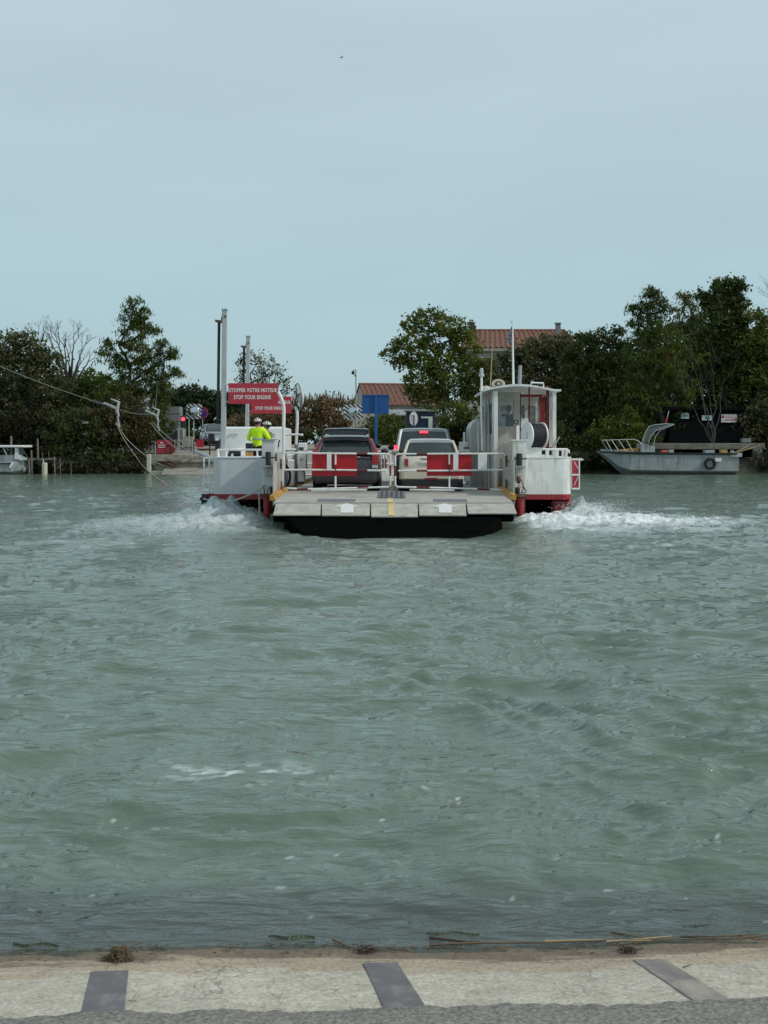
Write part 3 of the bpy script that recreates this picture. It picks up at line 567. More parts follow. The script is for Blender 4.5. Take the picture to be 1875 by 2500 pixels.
# railings on the pods
def railing(px0, px1, pyt, D, posts, m, rr=0.028, down=1118, name='railing'):
    mb = MB(); mb.tube(rail_pts([(px0-3, pyt+9), (px0-2, pyt+3), (px0+2, pyt), (px1, pyt)] if px0 < px1 else [(px0+3, pyt+9), (px0+2, pyt+3), (px0-2, pyt), (px1, pyt)], D), rr)
    for q in posts: mb.tube([FL(q, pyt, D), FL(q, down, D)], rr*0.85)
    return P_(mb, name, m, smooth=True)
railing(531, 641, 1098, 33.15, (534, 552, 590, 628), M['white'])
railing(1386, 1282, 1097, 33.15, (1311, 1381), M['white2'], 0.03)
y = ry0+.15
for px, w_ in ((1333, 8), (1357, 7), (1371, 6)):
    mb = MB(); a = FL(px, 1118, 33.3); mb.box(a.x-w_*.0055, a.x+w_*.0055, y, y+.08, 1.56, 1.78); P_(mb, 'rail_stanchion', M['white'])
for xx in (lo+.12, ro-.12):
    mb = MB(); mb.tube([(xx, ly0+.15, 1.77), (xx, ly0+9.8, 1.77)], .028)
    for yy in (0.15, 3.2, 6.4, 9.8): mb.tube([(xx, ly0+yy, 1.57), (xx, ly0+yy, 1.77)], .022)
    P_(mb, 'side_railing', M['white2'], smooth=True)
# outboard ladder / boarding frame on the left, hazard board on the right
mb = MB(); D = 33.6
for px in (498, 511): mb.tube([FL(px, 1116, D), FL(px, 1207, D)], .022)
for py in (1118, 1149, 1179): mb.tube([FL(498, py, D), FL(520, py, D)], .02)
mb.tube([FL(502, 1175, D), FL(511, 1148, D)], .014); P_(mb, 'boarding_frame', M['white2'], smooth=True)
mb = MB(); a = FL(492, 1226, 33.2); b = FL(560, 1208, 33.2); mb.box(a.x+.12, lo-.02, a.y, a.y+.3, a.z, b.z+.03); mb.box(a.x+.12, b.x+.5, a.y, a.y+.16, a.z-.0, a.z+.10)
P_(mb, 'cable_beam', M['darkred'], bev=.02)
mb = MB(); mb.cyl(FL(497, 1236, 33.1), FL(498, 1206, 33.1), .065, n=12); mb.cyl(FL(497, 1222, 33.1), FL(498, 1216, 33.1), .11, n=12); P_(mb, 'cable_roller', M['rubber'], smooth=True)
mb = MB(); fb(mb, 1395, 1420, 1119, 1121.5, 33.1, .06); fb(mb, 1395, 1396.5, 1119, 1195, 33.1, .06); fb(mb, 1413, 1416, 1119, 1195, 33.1, .06); fb(mb, 1395, 1414, 1157, 1161, 33.1, .06); fb(mb, 1395, 1414, 1191, 1195, 33.1, .06); fb(mb, 1395, 1424, 1120, 1124, 33.3, .3)
bf = P_(mb, 'board_frame', M['white2'])
for (y0_, y1_, d) in ((1125, 1156, 0), (1162, 1190, 1)):
    mb = MB(); fb(mb, 1397, 1412.5, y0_, y1_, 33.12, .02); bo = P_(mb, 'hazard_board', M['signred'], bf)
    mb = MB(); mb.tube([FL(1402, y0_+2 if d == 0 else y1_-5, 33.08), FL(1411, y1_-12 if d == 0 else y0_+2, 33.08)], .008); P_(mb, 'board_wire', M['white2'], bo)
# masts with their dark companion tubes, brackets and signs
def mast(px, pyt, pyb, D, dark, dt, db, hwid, name='mast'):
    t = FL(px+1.2, pyt, D); b = FL(px-2.5, pyb, D); h = hwid
    mb = MB(); mb.loft([[(c.x+a*h, c.y+e_*h, c.z) for a, e_ in ((-1, -1), (1, -1), (1, 1), (-1, 1))] for c in (b, t)])
    mo = P_(mb, 'mast', M['greywhite'], bev=.008)
    mb = MB(); mb.box(t.x-h-.01, t.x+h+.01, t.y-h-.01, t.y+h+.01, t.z, t.z+.015)
    for q in (-1, 0, 1): mb.tube([(t.x+q*h*.8, t.y-h, t.z+.01), (t.x+q*h*.8, t.y-h, t.z+.05)], .014, 5)
    P_(mb, 'mast_cap', M['dplate'], mo)
    t2 = FL(dark+1.5, dt, D); b2 = FL(dark-1.5, db, D)
    mb = MB(); mb.tube([b2, t2], hwid*.62, 10); do = P_(mb, 'barrier_arm', M['rubber'], mo, smooth=True)
    mb = MB(); mb.prism([(t2.x-.10, t2.z-.03), (t2.x+.03, t2.z-.05), (t.x-h, t2.z-.06), (t.x-h, t2.z+.22), (t2.x+.05, t2.z+.02), (t2.x-.11, t2.z+.04)], lambda a, b_: (a, t2.y-.05, b_), lambda a, b_: (a, t2.y+.05, b_))
    mb.cyl((t.x+h*.3, t.y-h-.02, t2.z+.12), (t.x+h*.3, t.y-h, t2.z+.12), .03); P_(mb, 'arm_bracket', M['rust'], mo); return mo
M['greywhite'] = mat('greyed_white_paint', (0.43, 0.45, 0.45), 0.5, var=0.08, c2=(0.3, 0.26, 0.2), c2amt=0.15, streak=True)
ms1 = mast(547.5, 758, 1120, 34, 533.5, 784, 1030, .066); ms2 = mast(605, 823, 1100, 42, 594.5, 846, 1012, .064)
def redsign(px0, px1, py0, py1, D, lines):
    a = FL(px0, py1, D); b = FL(px1, py0, D); mb = MB(); mb.box(a.x, b.x, a.y, a.y+.02, a.z, b.z); so_ = P_(mb, 'sign', M['signred'], bev=.004)
    mb = MB(); cz = lambda py: FL(0, py, D).z
    for (s, x0, x1, y0, y1) in lines: text_into(mb, s, (FL(x0, 0, D).x+FL(x1, 0, D).x)/2, (cz(y0)+cz(y1))/2, a.y-.005, FL(x1, 0, D).x-FL(x0, 0, D).x, cz(y0)-cz(y1), bold=0.03)
    P_(mb, 'lettering', M['letter'], so_)
    for py in (py0+4, py1-5): mb = MB(); mb.tube([FL(px0-4, py, D+.02), FL(px0+3, py, D+.02)], .015); P_(mb, 'sign_bracket', M['galv'], so_)
redsign(557.5, 679, 935.5, 986, 33.9, [('STOPPER VOTRE MOTEUR', 559.5, 677, 947.5, 957.5), ('STOP YOUR ENGINE', 571, 661.5, 964.5, 974.8)])
redsign(612.5, 711.5, 968, 1009.5, 42, [('STOPPER VOTRE MOTEUR', 614.5, 709.5, 978, 986.3), ('STOP YOUR ENGINE', 623.5, 697, 992.5, 1000.5)])
# goose-neck tubes and traffic mirror
def arcpts(a, b, c, n=10):  # quadratic through control
    a, b, c = Vector(a), Vector(b), Vector(c); return [a*(1-t)**2+b*2*t*(1-t)+c*t*t for t in [i/n for i in range(n+1)]]
mb = MB(); mb.tube([FL(690.5, 1193, 33), FL(692, 1100, 33)]+arcpts(FL(693, 1005, 33), FL(694, 982, 33), FL(679, 957, 33)), .046, 12); P_(mb, 'goose_neck_post', M['white'], smooth=True)
mb = MB(); mb.tube([FL(722, 1192, 34.5), FL(723, 1085, 34.5)], .046, 12, 1); mb.tube([FL(723, 1085, 34.5), FL(726, 1030, 34.5)]+arcpts(FL(726, 1015, 34.5), FL(726, 1000, 34.5), FL(720, 993, 34.5)), .040, 12, 0); mp_ = P_(mb, 'mirror_post', [M['white'], M['dplate']], smooth=True)
c = FL(729.5, 965, 34.5); nrm = Vector((-0.93, -0.30, -0.10)).normalized(); ax = nrm.orthogonal().normalized(); ay = nrm.cross(ax).normalized(); rad = 0.34
def disc(off, r, k, n=28): return [c+nrm*off+(ax*math.cos(2*math.pi*i/n)+ay*math.sin(2*math.pi*i/n))*r for i in range(n)]
mb = MB(); mb.loft([disc(0, rad, 0), disc(-.03, rad*1.02, 0), disc(-.09, rad*.7, 0), disc(-.12, rad*.1, 0)]); P_(mb, 'mirror_back', M['white'], mp_, smooth=True)
mb = MB(); mb.loft([disc(.004, rad*.97, 0), disc(.03, rad*.8, 0), disc(.055, rad*.4, 0), disc(.06, rad*.03, 0)]); P_(mb, 'mirror_glass', M['mirror'], mp_, smooth=True)
mb = MB(); mb.loft([disc(-.02, rad*1.0, 0), disc(.012, rad*1.03, 0), disc(.012, rad*.95, 0)], cap=False); P_(mb, 'mirror_rim', M['dplate'], mp_, smooth=True)
mb = MB(); mb.tube([FL(694, 1061, 34), FL(740, 1061, 34)], .03); mb.cyl(FL(736, 1064, 34), FL(736, 1059, 34), .05); P_(mb, 'cross_pipe', M['white'], smooth=True); mb = MB(); mb.tube([FL(696, 1099, 34.4), FL(722, 1098, 34.4)], .04); P_(mb, 'cross_pipe', M['white'], smooth=True)
# machinery housing on the left pod with its two handles
mb = MB(); a = FL(548, 1118, 38); b = FL(691, 1043, 38); y0 = a.y
mb.loft([[(a.x, y, .7), (b.x, y, .7), (b.x, y, z), (a.x, y, z)] for y, z in ((y0, b.z-.02), (y0+.12, b.z+.015), (y0+3.0, b.z-.02))]); mh = P_(mb, 'machinery_housing', M['white2'], bev=.03)
for pts in (((559, 1067), (561, 1060), (579, 1060), (578, 1066)), ((661, 1060), (671, 1060), (671, 1066), (663, 1067))):
    mb = MB(); mb.tube(rail_pts(pts, 37.97), .012, 6); P_(mb, 'handle', M['galv'], mh)
mb = MB(); mb.box(lo+.1, li-.02, ly0+.1, ly1-.1, .9, .93); P_(mb, 'side_walkway', M['dplate']); mb = MB(); mb.box(ri_+.05, ro-.1, ry0+.1, ry1-.1, .9, .93); P_(mb, 'side_walkway', M['dplate'])
# cabinets near the left gate
mb = MB(); fb(mb, 697, 721, 1123, 1191, 35.6, .7); P_(mb, 'cabinet', M['white2'], bev=.02)
mb = MB(); fb(mb, 727.5, 747.5, 1101, 1149, 33.2, .45); fb(mb, 728, 743, 1149.3, 1176, 33.3, .4); cb = P_(mb, 'cabinet', M['white'], bev=.015)
mb = MB(); fb(mb, 728.5, 747.5, 1081, 1100.8, 33.25, .5); cb2 = P_(mb, 'control_head', M['white2'], cb, bev=.02)
mb = MB(); fb(mb, 729.5, 741, 1092, 1099.5, 33.235, .01); P_(mb, 'control_screen', M['glass'], cb2)
mb = MB(); mb.tube([FL(733, 1121, 33.15), FL(738, 1121, 33.15)], .02); P_(mb, 'cabinet_handle', M['dplate'], cb2)
mb = MB(); mb.tube(arcpts(FL(695, 1133, 33.4), FL(718, 1156, 33.6), FL(700, 1190, 33.4), 14), .035, 8); P_(mb, 'hose', M['rubber'], smooth=True)
mb = MB(); fb(mb, 725, 740, 1176, 1183, 33.3, .4); P_(mb, 'cabinet_base', M['rust'], cb)
mb = MB(); a = FL(674, 1105, 32.2); mb.tube([a, FL(681, 1085, 32.2), FL(679.5, 1083, 32.2), FL(683, 1074, 32.2)], .02, 6); P_(mb, 'lever', M['rubber'])
# small posts and boxes right of the small cream car
mb = MB(); fb(mb, 1122, 1142, 1079, 1100, 35.5, .3); fb(mb, 1131, 1136, 1055, 1079.5, 35.6, .06); fb(mb, 1134, 1147, 1097, 1108, 35.2, .3); cb = P_(mb, 'control_box', M['white2'], bev=.01)
mb = MB(); fb(mb, 1133, 1146, 1091.5, 1096.8, 35.25, .2); P_(mb, 'control_screen', M['glass'], cb)
mb = MB(); fb(mb, 1135, 1147, 1161, 1174, 34.5, .3); P_(mb, 'cabinet', M['white2'])
mb = MB(); fb(mb, 599.5, 615, 1082, 1103, 35.3, .25); ob = P_(mb, 'control_post', M['navy']); mb = MB(); fb(mb, 599, 615, 1103.3, 1117, 35.2, .3); P_(mb, 'control_post_base', M['yellow'], ob)
mb = MB(); mb.tube([FL(559, 1116, 34.2), FL(562, 1104, 34.2), FL(572, 1102, 34.2), FL(588, 1106, 34.2), FL(592, 1117, 34.2)], [.05, .05, .06, .05, .03], 8); fb(mb, 570, 590, 1104, 1117, 34.3, .2); P_(mb, 'winch', M['rubber'])
# gates ------------------------------------------------
def gate(D, tubes, reds, panel=None, plate=None, rr=.0235):
    mb = MB()
    for pts in tubes: mb.tube(rail_pts(pts, D), rr, 8)
    g = P_(mb, 'gate', M['white'], smooth=True)
    for pts in reds:
        mb = MB(); mb.tube(rail_pts(pts, D), rr*1.1, 8); P_(mb, 'red_band', M['darkred'], g, smooth=True)
    if panel:
        mb = MB(); fb(mb, *panel, D+.04, .012); P_(mb, 'red_panel', M['panelred'], g)
    if plate:
        mb = MB(); fb(mb, *plate, D-.05, .02); P_(mb, 'white_plate', M['white'], g, bev=.004)
    return g
gate(31.3, [[(690, 1186), (690, 1110), (693, 1106), (725, 1106), (800, 1107), (948, 1108), (953, 1112), (953, 1184), (948, 1189), (752, 1194), (700, 1192)],
            [(690, 1147), (800, 1147), (942, 1149)], [(819, 1108), (819, 1191)], [(760, 1197), (896, 1196)]],
     [[(871, 1107.5), (897, 1107.6)], [(873, 1190.3), (899, 1189.6)], [(871, 1148), (897, 1148.2)], [(953, 1136), (953, 1161)], [(819, 1134), (819, 1162)], [(725, 1193.3), (752, 1194)]], (762, 871, 1109, 1162), (798, 809, 1103.5, 1148.5))
gate(31.3, [[(1232, 1112), (1229, 1107.5), (1100, 1107.8), (970, 1108.5), (965, 1113), (965, 1184), (970, 1189), (1097, 1191.5), (1225, 1196)],
            [(972, 1149.5), (1100, 1149), (1228, 1147)], [(1097, 1108), (1097, 1192)], [(1000, 1195.5), (1110, 1197)]],
     [[(1017, 1108.3), (1043, 1108)], [(1017, 1190), (1049, 1190.6)], [(1017, 1149.3), (1043, 1149.2)], [(965, 1137), (965, 1162)], [(1097, 1134), (1097, 1162)], [(1165, 1194), (1195, 1195)]], (1042, 1152, 1110, 1162), (1106.5, 1119, 1105, 1149))
mb = MB(); fb(mb, 1167, 1189, 1107.5, 1147, 31.2, .05); P_(mb, 'gate_box', M['white'], bev=.01)
gate(44.6, [[(700, 1103), (930, 1103), (935, 1107), (935, 1154), (930, 1158), (700, 1160)], [(700, 1132), (935, 1132)], [(919, 1132), (919, 1104)]], [[(935, 1120), (935, 1143)]], rr=.03)
gate(44.6, [[(1150, 1103), (947, 1103), (942, 1107), (942, 1154), (947, 1158), (1150, 1160)], [(1150, 1132), (942, 1132)]], [[(942, 1120), (942, 1143)]], rr=.03)
# wheelhouse ------------------------------------------------
cabin_white = M['white']
M['cabin'] = mat('cabin_grey_white', (0.52, 0.51, 0.47), 0.5, var=0.12, c2=(0.26, 0.18, 0.12), c2amt=0.3, streak=True)
wh = None
yA = FL(0, 0, 33.6).y; yB = yA+4.2
xL = FL(1206, 0, 33.6).x; xR = FL(1356, 0, 33.6).x; zR = FL(0, 958, 33.6).z
# roof: slightly cambered slab
mb = MB(); n = 12; rings = []
for y in (yA-.10, yB+.1):
    top = []; bot = []
    for i in range(n+1):
        t = i/n; x = xL-.28+(xR+.12-(xL-.28))*t; cz = zR+.02+.14*math.sin(math.pi*min(1, t*1.12))**0.9
        top.append((x, y, cz+.055)); bot.append((x, y, cz))
    rings.append(top+bot[::-1])
mb.loft(rings); roof = P_(mb, 'wheelhouse_roof', M['white'], smooth=True)
yW = FL(0, 0, 34.9).y      # recessed rear wall of the wheelhouse
# left wall (with window strip), rear wall with door frame, right side open passage then columns
x1 = FL(1268, 0, 34.9).x
def wall_with_window(mb, xa, xb, y, th, z0, z1, wx0, wx1, wz0, wz1, m=0):
    mb.box(xa, wx0, y, y+th, z0, z1, m); mb.box(wx1, xb, y, y+th, z0, z1, m); mb.box(wx0, wx1, y, y+th, z0, wz0, m); mb.box(wx0, wx1, y, y+th, wz1, z1, m)
zW = lambda py: FL(0, py, 34.9).z; xW = lambda px: FL(px, 0, 34.9).x
mb = MB(); wall_with_window(mb, xL-.02, x1, yW, .05, Zd+.0, zR+.05, xW(1209), xW(1253.5), zW(1041.5), zW(979)); wh = P_(mb, 'wheelhouse', M['cabin'])
roof.parent = wh
mb = MB(); mb.box(xL-.06, xL-.02, yA+.0, yB, Zd, 1.95+.25); mb.box(xL-.06, xL-.02, yA, yB, 3.05, zR+.04)
for yy in (yA, yA+.9, yA+2.0, yA+3.1, yB-.12): mb.box(xL-.06, xL-.02, yy, yy+.14, 2.2, 3.05)
P_(mb, 'side_wall', M['grime'], wh)
mb = MB(); mb.box(xL-.045, xL-.035, yA+.1, yB-.1, 2.2, 3.05); P_(mb, 'side_window', M['glass'], wh)
mb = MB(); xF = x1+.02; mb.box(xL-.02, xR, yB-.05, yB, Zd, 2.0); mb.box(xL-.02, xR, yB-.05, yB, 3.1, zR+.04)
for xx in (xL, (xL+x1)/2, x1, (x1+xR)/2, xR-.1): mb.box(xx, xx+.09, yB-.05, yB, 2.0, 3.1)
P_(mb, 'front_wall', M['cabin'], wh)
mb = MB(); mb.box(xL, xR, yB-.03, yB-.02, 2.0, 3.1); 
M['paneglass'] = mat('clear_window_glass', (0.75, 0.8, 0.82), 0.03, var=0.02, trans=0.9)
P_(mb, 'windscreen', M['paneglass'], wh)
mb = MB(); mb.box(xL+.05, xR-.1, yW+.1, yB-.1, Zd+.01, 1.33); P_(mb, 'raised_floor', M['dplate'], wh)
# window frame, door panel lines, stickers
mb = MB()
for (a_, b_, c_, d_) in ((1206.5, 1257, 975.5, 979.5), (1206.5, 1257, 1041, 1045), (1206.5, 1209.5, 975.5, 1045), (1252.5, 1257, 975.5, 1045)): fb(mb, a_, b_, c_, d_, 34.86, .04)
fb(mb, 1263.5, 1266, 966, 1190, 34.87, .03); fb(mb, 1207, 1266, 965, 967.5, 34.87, .03); fb(mb, 1196, 1268, 1052, 1055, 34.87, .03); P_(mb, 'door_frame', M['white'], wh)
mb = MB(); fb(mb, 1209.5, 1252.5, 979.5, 1041, 34.92, .008)
M['dimglass'] = mat('dim_window_glass', (0.90, 0.92, 0.95), 0.02, var=0.03, trans=1.0)
P_(mb, 'rear_window', M['dimglass'], wh)
mb = MB(); fb(mb, 1209.5, 1234, 1017, 1041, 35.3, .01); M['paper'] = mat('pale_green_paper', (0.55, 0.66, 0.60), 0.8, var=0.04); P_(mb, 'notice_sheet', M['paper'], wh)
def ring_sign(mb, px, py, D, rp, m=0):
    c_ = FL(px, py, D); r_ = rp/F*D; mb.tube([(c_.x+r_*math.cos(t), c_.y, c_.z+r_*math.sin(t)) for t in [i*math.pi/9 for i in range(18)]], r_*.13, 5, m, closed=True)
    mb.tube([(c_.x-r_*.65, c_.y, c_.z+r_*.65), (c_.x+r_*.65, c_.y, c_.z-r_*.65)], r_*.12, 5, m)
mb = MB(); fb(mb, 1202, 1222, 1062, 1082, 34.88, .01); st = P_(mb, 'no_smoking_sticker', M['white2'], wh); mb = MB(); ring_sign(mb, 1212, 1071, 34.86, 8); P_(mb, 'sticker_mark', M['signred'], st)
mb = MB(); fb(mb, 1211, 1222, 1082.5, 1091.5, 34.87, .015); P_(mb, 'red_sticker', M['signred'], wh)
mb = MB(); fb(mb, 1228, 1237.5, 1063, 1077, 34.87, .015); P_(mb, 'notice_plate', M['rust'], wh)
# engine casing left of the wheelhouse, with dark louvre
mb = MB(); a = FL(1148, 1190, 36.2); b = FL(1203, 1024, 36.2)
mb.loft([[(a.x, y, Zd), (b.x, y, Zd), (b.x, y, b.z+.03), (a.x+.22, y, b.z+.02), (a.x+.08, y, b.z-.08), (a.x, y, b.z-.25)] for y in (a.y, a.y+2.2)]); ec = P_(mb, 'engine_casing', M['cabin'], bev=.015)
mb = MB(); fb(mb, 1165, 1171, 1030, 1104, 36.1, .09); fb(mb, 1179, 1182, 1030, 1104, 36.1, .09); P_(mb, 'casing_frame', M['white2'], ec)
mb = MB(); fb(mb, 1171.3, 1178.7, 1044, 1104, 36.15, .04); P_(mb, 'louvre', M['black'], ec)
mb = MB(); fb(mb, 1149, 1176, 1104, 1192, 35.9, .2); fb(mb, 1168, 1204, 1108, 1195, 35.2, .3); P_(mb, 'lower_panel', M['grime'], ec)
mb = MB(); mb.tube(rail_pts([(1160, 1024), (1166, 1018), (1178, 1016), (1185, 1016)], 36.5), .02); P_(mb, 'grab_rail', M['galv'], ec)
# canopy posts and pipes
mb = MB(); mb.box(xL-.02, xL+.09, yA, yA+.1, Zd, zR+.03); mb.box(xR-.1, xR+.0, yA, yA+.1, 1.55, zR+.05); fb(mb, 1352, 1358, 962, 1050, 33.5, .05); P_(mb, 'canopy_post', M['white'], wh, bev=.01)
mb = MB(); a = FL(1193, 1190, 34); mb.tube([FL(1194, 1192, 34), FL(1193, 960, 34)], .03); mb.tube([FL(1186, 1192, 34.3), FL(1185, 965, 34.3)], .035); mb.tube([FL(1176, 1105, 34.6), FL(1175.5, 940, 34.6)], .032); P_(mb, 'wheelhouse_pipe', M['grime'], wh, smooth=True)
mb = MB(); fb(mb, 1271, 1325, 963, 969, 35.2, .06); fb(mb, 1318, 1325, 969, 1092, 35.2, .06); fb(mb, 1327, 1330, 962, 1092, 35.4, .03); P_(mb, 'red_door_frame', M['red'], wh)
mb = MB(); fb(mb, 1318, 1337, 1050, 1095, 34.5, .4); fb(mb, 1268, 1272, 960, 1092, 35.0, .05); P_(mb, 'locker', M['darkred'], wh)
mb = MB(); mb.tube([FL(1337, 944, 33.5), FL(1337, 1092, 33.7)], .045); mb.tube([FL(1292, 944, 33.55), FL(1293, 1092, 33.6)], .022); P_(mb, 'red_pipe', M['darkred'], wh, smooth=True)
mb = MB()
for py in (998, 1029): fb(mb, 1272, 1318, py-.8, py+.8, 35.3, .02)
fb(mb, 1313, 1318, 975, 1092, 35.35, .03); P_(mb, 'inner_frame', M['greypaint'], wh)
mb = MB(); fb(mb, 1341, 1349, 960, 1092, 34.4, .05); P_(mb, 'inner_panel', M['cabin'], wh)
mb = MB(); fb(mb, 1272, 1290, 1021, 1045, 34.2, .04); P_(mb, 'white_notice', M['white2'], wh)
# roof fittings
mb = MB(); mb.tube([FL(1177, 1100, 33.9), FL(1175.5, 1000, 33.9), FL(1175.5, 918, 33.9)], .032); np_ = P_(mb, 'light_pole', M['white2'], smooth=True)
mb = MB(); mb.cyl(FL(1175.5, 919, 33.9), FL(1175.5, 913, 33.9), .075); mb.cyl(FL(1175.5, 913, 33.9), FL(1175.5, 903, 33.9), .05); mb.ell(FL(1175.5, 903, 33.9), (.05, .05, .05), z0=0); P_(mb, 'navigation_light', M['lens'], np_, smooth=True)
c_ = FL(1217, 937, 34.2)
def ringp(r, off, n=20): return [(c_.x+r*1.12*math.cos(2*math.pi*i/n), c_.y+off, c_.z+r*.80*math.sin(2*math.pi*i/n)) for i in range(n)]
mb = MB(); mb.loft([ringp(.168, 0), ringp(.17, .02), ringp(.10, .16), ringp(.07, .34)]); M['cream'] = mat('cream_plastic', (0.50, 0.48, 0.38), 0.5, var=.05); hs = P_(mb, 'loudspeaker', M['cream'], smooth=True)
mb = MB(); mb.loft([ringp(.10, -.004), ringp(.095, -.012)]); P_(mb, 'speaker_throat', M['rust'], hs); mb = MB(); mb.loft([ringp(.042, -.014), ringp(.035, -.05)]); P_(mb, 'speaker_horn', M['cream'], hs)
mb = MB(); mb.ell(FL(1187, 954, 34.3), (.20, .18, .14), z0=0); P_(mb, 'radar_dome', M['cream'], smooth=True)
mb = MB(); mb.tube([FL(1197, 944, 34.4), FL(1202.5, 838, 34.4)], [.014, .006], 6); P_(mb, 'antenna', M['jaune'])
mb = MB(); mb.tube([FL(1253.5, 946, 35.5), FL(1251, 785, 35.5)], [.034, .022], 8); mb.cyl(FL(1250, 787, 35.5), FL(1250, 784, 35.5), .045); fm_ = P_(mb, 'flag_mast', M['white2'], smooth=True)
mb = MB(); rings = []
for i in range(8):
    t = i/7; cx_ = 1249.5-7*t**1.4; a = FL(cx_, 797+42*t, 35.5); w_ = .015+.05*math.sin(t*2.6); rings.append([(a.x-w_, a.y-.02+.03*math.sin(i*1.7), a.z), (a.x, a.y+.03*math.sin(i*2.1), a.z), (a.x+w_*.7, a.y+.02, a.z)])
mb.loft(rings, cap=False, closed=False); P_(mb, 'furled_flag', M['ribbon'], fm_)
mb = MB(); mb.tube([FL(1268, 945, 36), FL(1270, 892, 36)], .055, 10, 0); mb.tube([FL(1269, 892, 36), FL(1269.5, 878, 36)], .05, 10, 1); mb.tube([FL(1267, 880, 36), FL(1267, 870, 36)], .055, 10, 1); P_(mb, 'exhaust_stack', [M['greypaint'], M['black']], smooth=True)
mb = MB(); mb.tube(rail_pts([(1296.5, 945), (1296.5, 934), (1327, 935), (1327, 945)], 33.8), .022, 6); P_(mb, 'roof_frame', M['white2'])
# hose reel on the right pod
c_ = FL(1286, 1063, 32.9); ax_ = Vector((0.93, 0.37, 0)).normalized(); e1 = Vector((0, 0, 1)); e2_ = ax_.cross(e1).normalized()
def rr_ring(off, r, n=28): return [c_+ax_*off+(e1*math.cos(2*math.pi*i/n)+e2_*math.sin(2*math.pi*i/n))*r for i in range(n)]
mb = MB(); mb.loft([rr_ring(0, .355), rr_ring(.03, .355)]); mb.loft([rr_ring(.44, .355), rr_ring(.47, .355)]); mb.loft([rr_ring(-.02, .05), rr_ring(.5, .05)]); hr = P_(mb, 'hose_reel', M['white2'], smooth=True)
mb = MB(); rings = []
for k in range(28): rings.append(rr_ring(.032+k*.405/27, .30+.022*abs(math.sin(k*math.pi/3.0))))
mb.loft(rings); P_(mb, 'wound_hose', M['rubber'], hr, smooth='all')
mb = MB(); st_ = []
for i in range(10): r_ = (.13 if i % 2 == 0 else .055); st_.append(c_-ax_*.006+(e1*math.cos(math.pi*i/5)+e2_*math.sin(math.pi*i/5))*r_)
mb.add(st_, [tuple(range(10))]); P_(mb, 'reel_star', M['galv'], hr)
mb = MB(); mb.tube([FL(1318, 1075, 33), FL(1322, 1083, 33), FL(1318, 1088, 33), FL(1304, 1091, 33), FL(1302, 1102, 33), FL(1303, 1112, 33)], .022); mb.box(c_.x-.05, c_.x+.4, c_.y, c_.y+.1, 1.55, c_.z-.33); P_(mb, 'reel_stand', M['white2'], hr, smooth=True)
mb = MB(); fb(mb, 1261, 1268, 1039, 1075, 32.2, .06); lp = P_(mb, 'lamp_post', M['white2']); mb = MB(); cc = FL(1260, 1030, 32.2); mb.tube([(cc.x+.055*math.cos(t), cc.y, cc.z+.055*math.sin(t)) for t in [i*math.pi/6 for i in range(12)]], .016, 6, closed=True); P_(mb, 'round_mirror', M['rubber'], lp)
mb = MB(); ring_sign(mb, 1268, 1087, 31.46, 6.2); P_(mb, 'no_smoking_mark', M['dblue'])
mb = MB(); mb.tube([FL(1352, 1092, 33.4), FL(1366, 1066, 33.4)], .018, 6); P_(mb, 'boat_hook', M['rope'])
mb = MB(); mb.tube([FL(1272, 1170, 31.2), FL(1277, 1186, 31.2), FL(1285, 1200, 31.1), FL(1282, 1202, 31.1), FL(1274, 1203, 31.1)], .012, 5); mb.tube([FL(1275, 1188, 31.2), FL(1285, 1200, 31.1)], .01, 5); mb.ell(FL(1266, 1172, 31.25), (.06, .05, .10)); P_(mb, 'shackle', M['rust'])
# mooring boom and ropes of the ferry
mb = MB(); mb.tube([FL(476, 1100, 38), FL(517, 1120, 37)], [.05, .07], 8); P_(mb, 'boom', M['galv'], smooth=True)
mb = MB(); pts = [FL(x, y, d) for x, y, d in ((497, 1218, 33), (530, 1226, 32.5), (560, 1226, 32.1), (595, 1214, 31.7), (620, 1203, 31.4), (634, 1194, 31.2), (640, 1189, 31.2))]; mb.tube(pts, .022, 6); mb.tube([FL(x, y, 31.2) for x, y in ((634, 1196), (633, 1215), (634, 1265))], .022, 6, 0); mb.tube([FL(x, y, 31.2) for x, y in ((634, 1265), (636, 1285), (641, 1297))], .03, 6, 1)
P_(mb, 'mooring_rope', [M['rope'], M['rubber']], smooth=True)
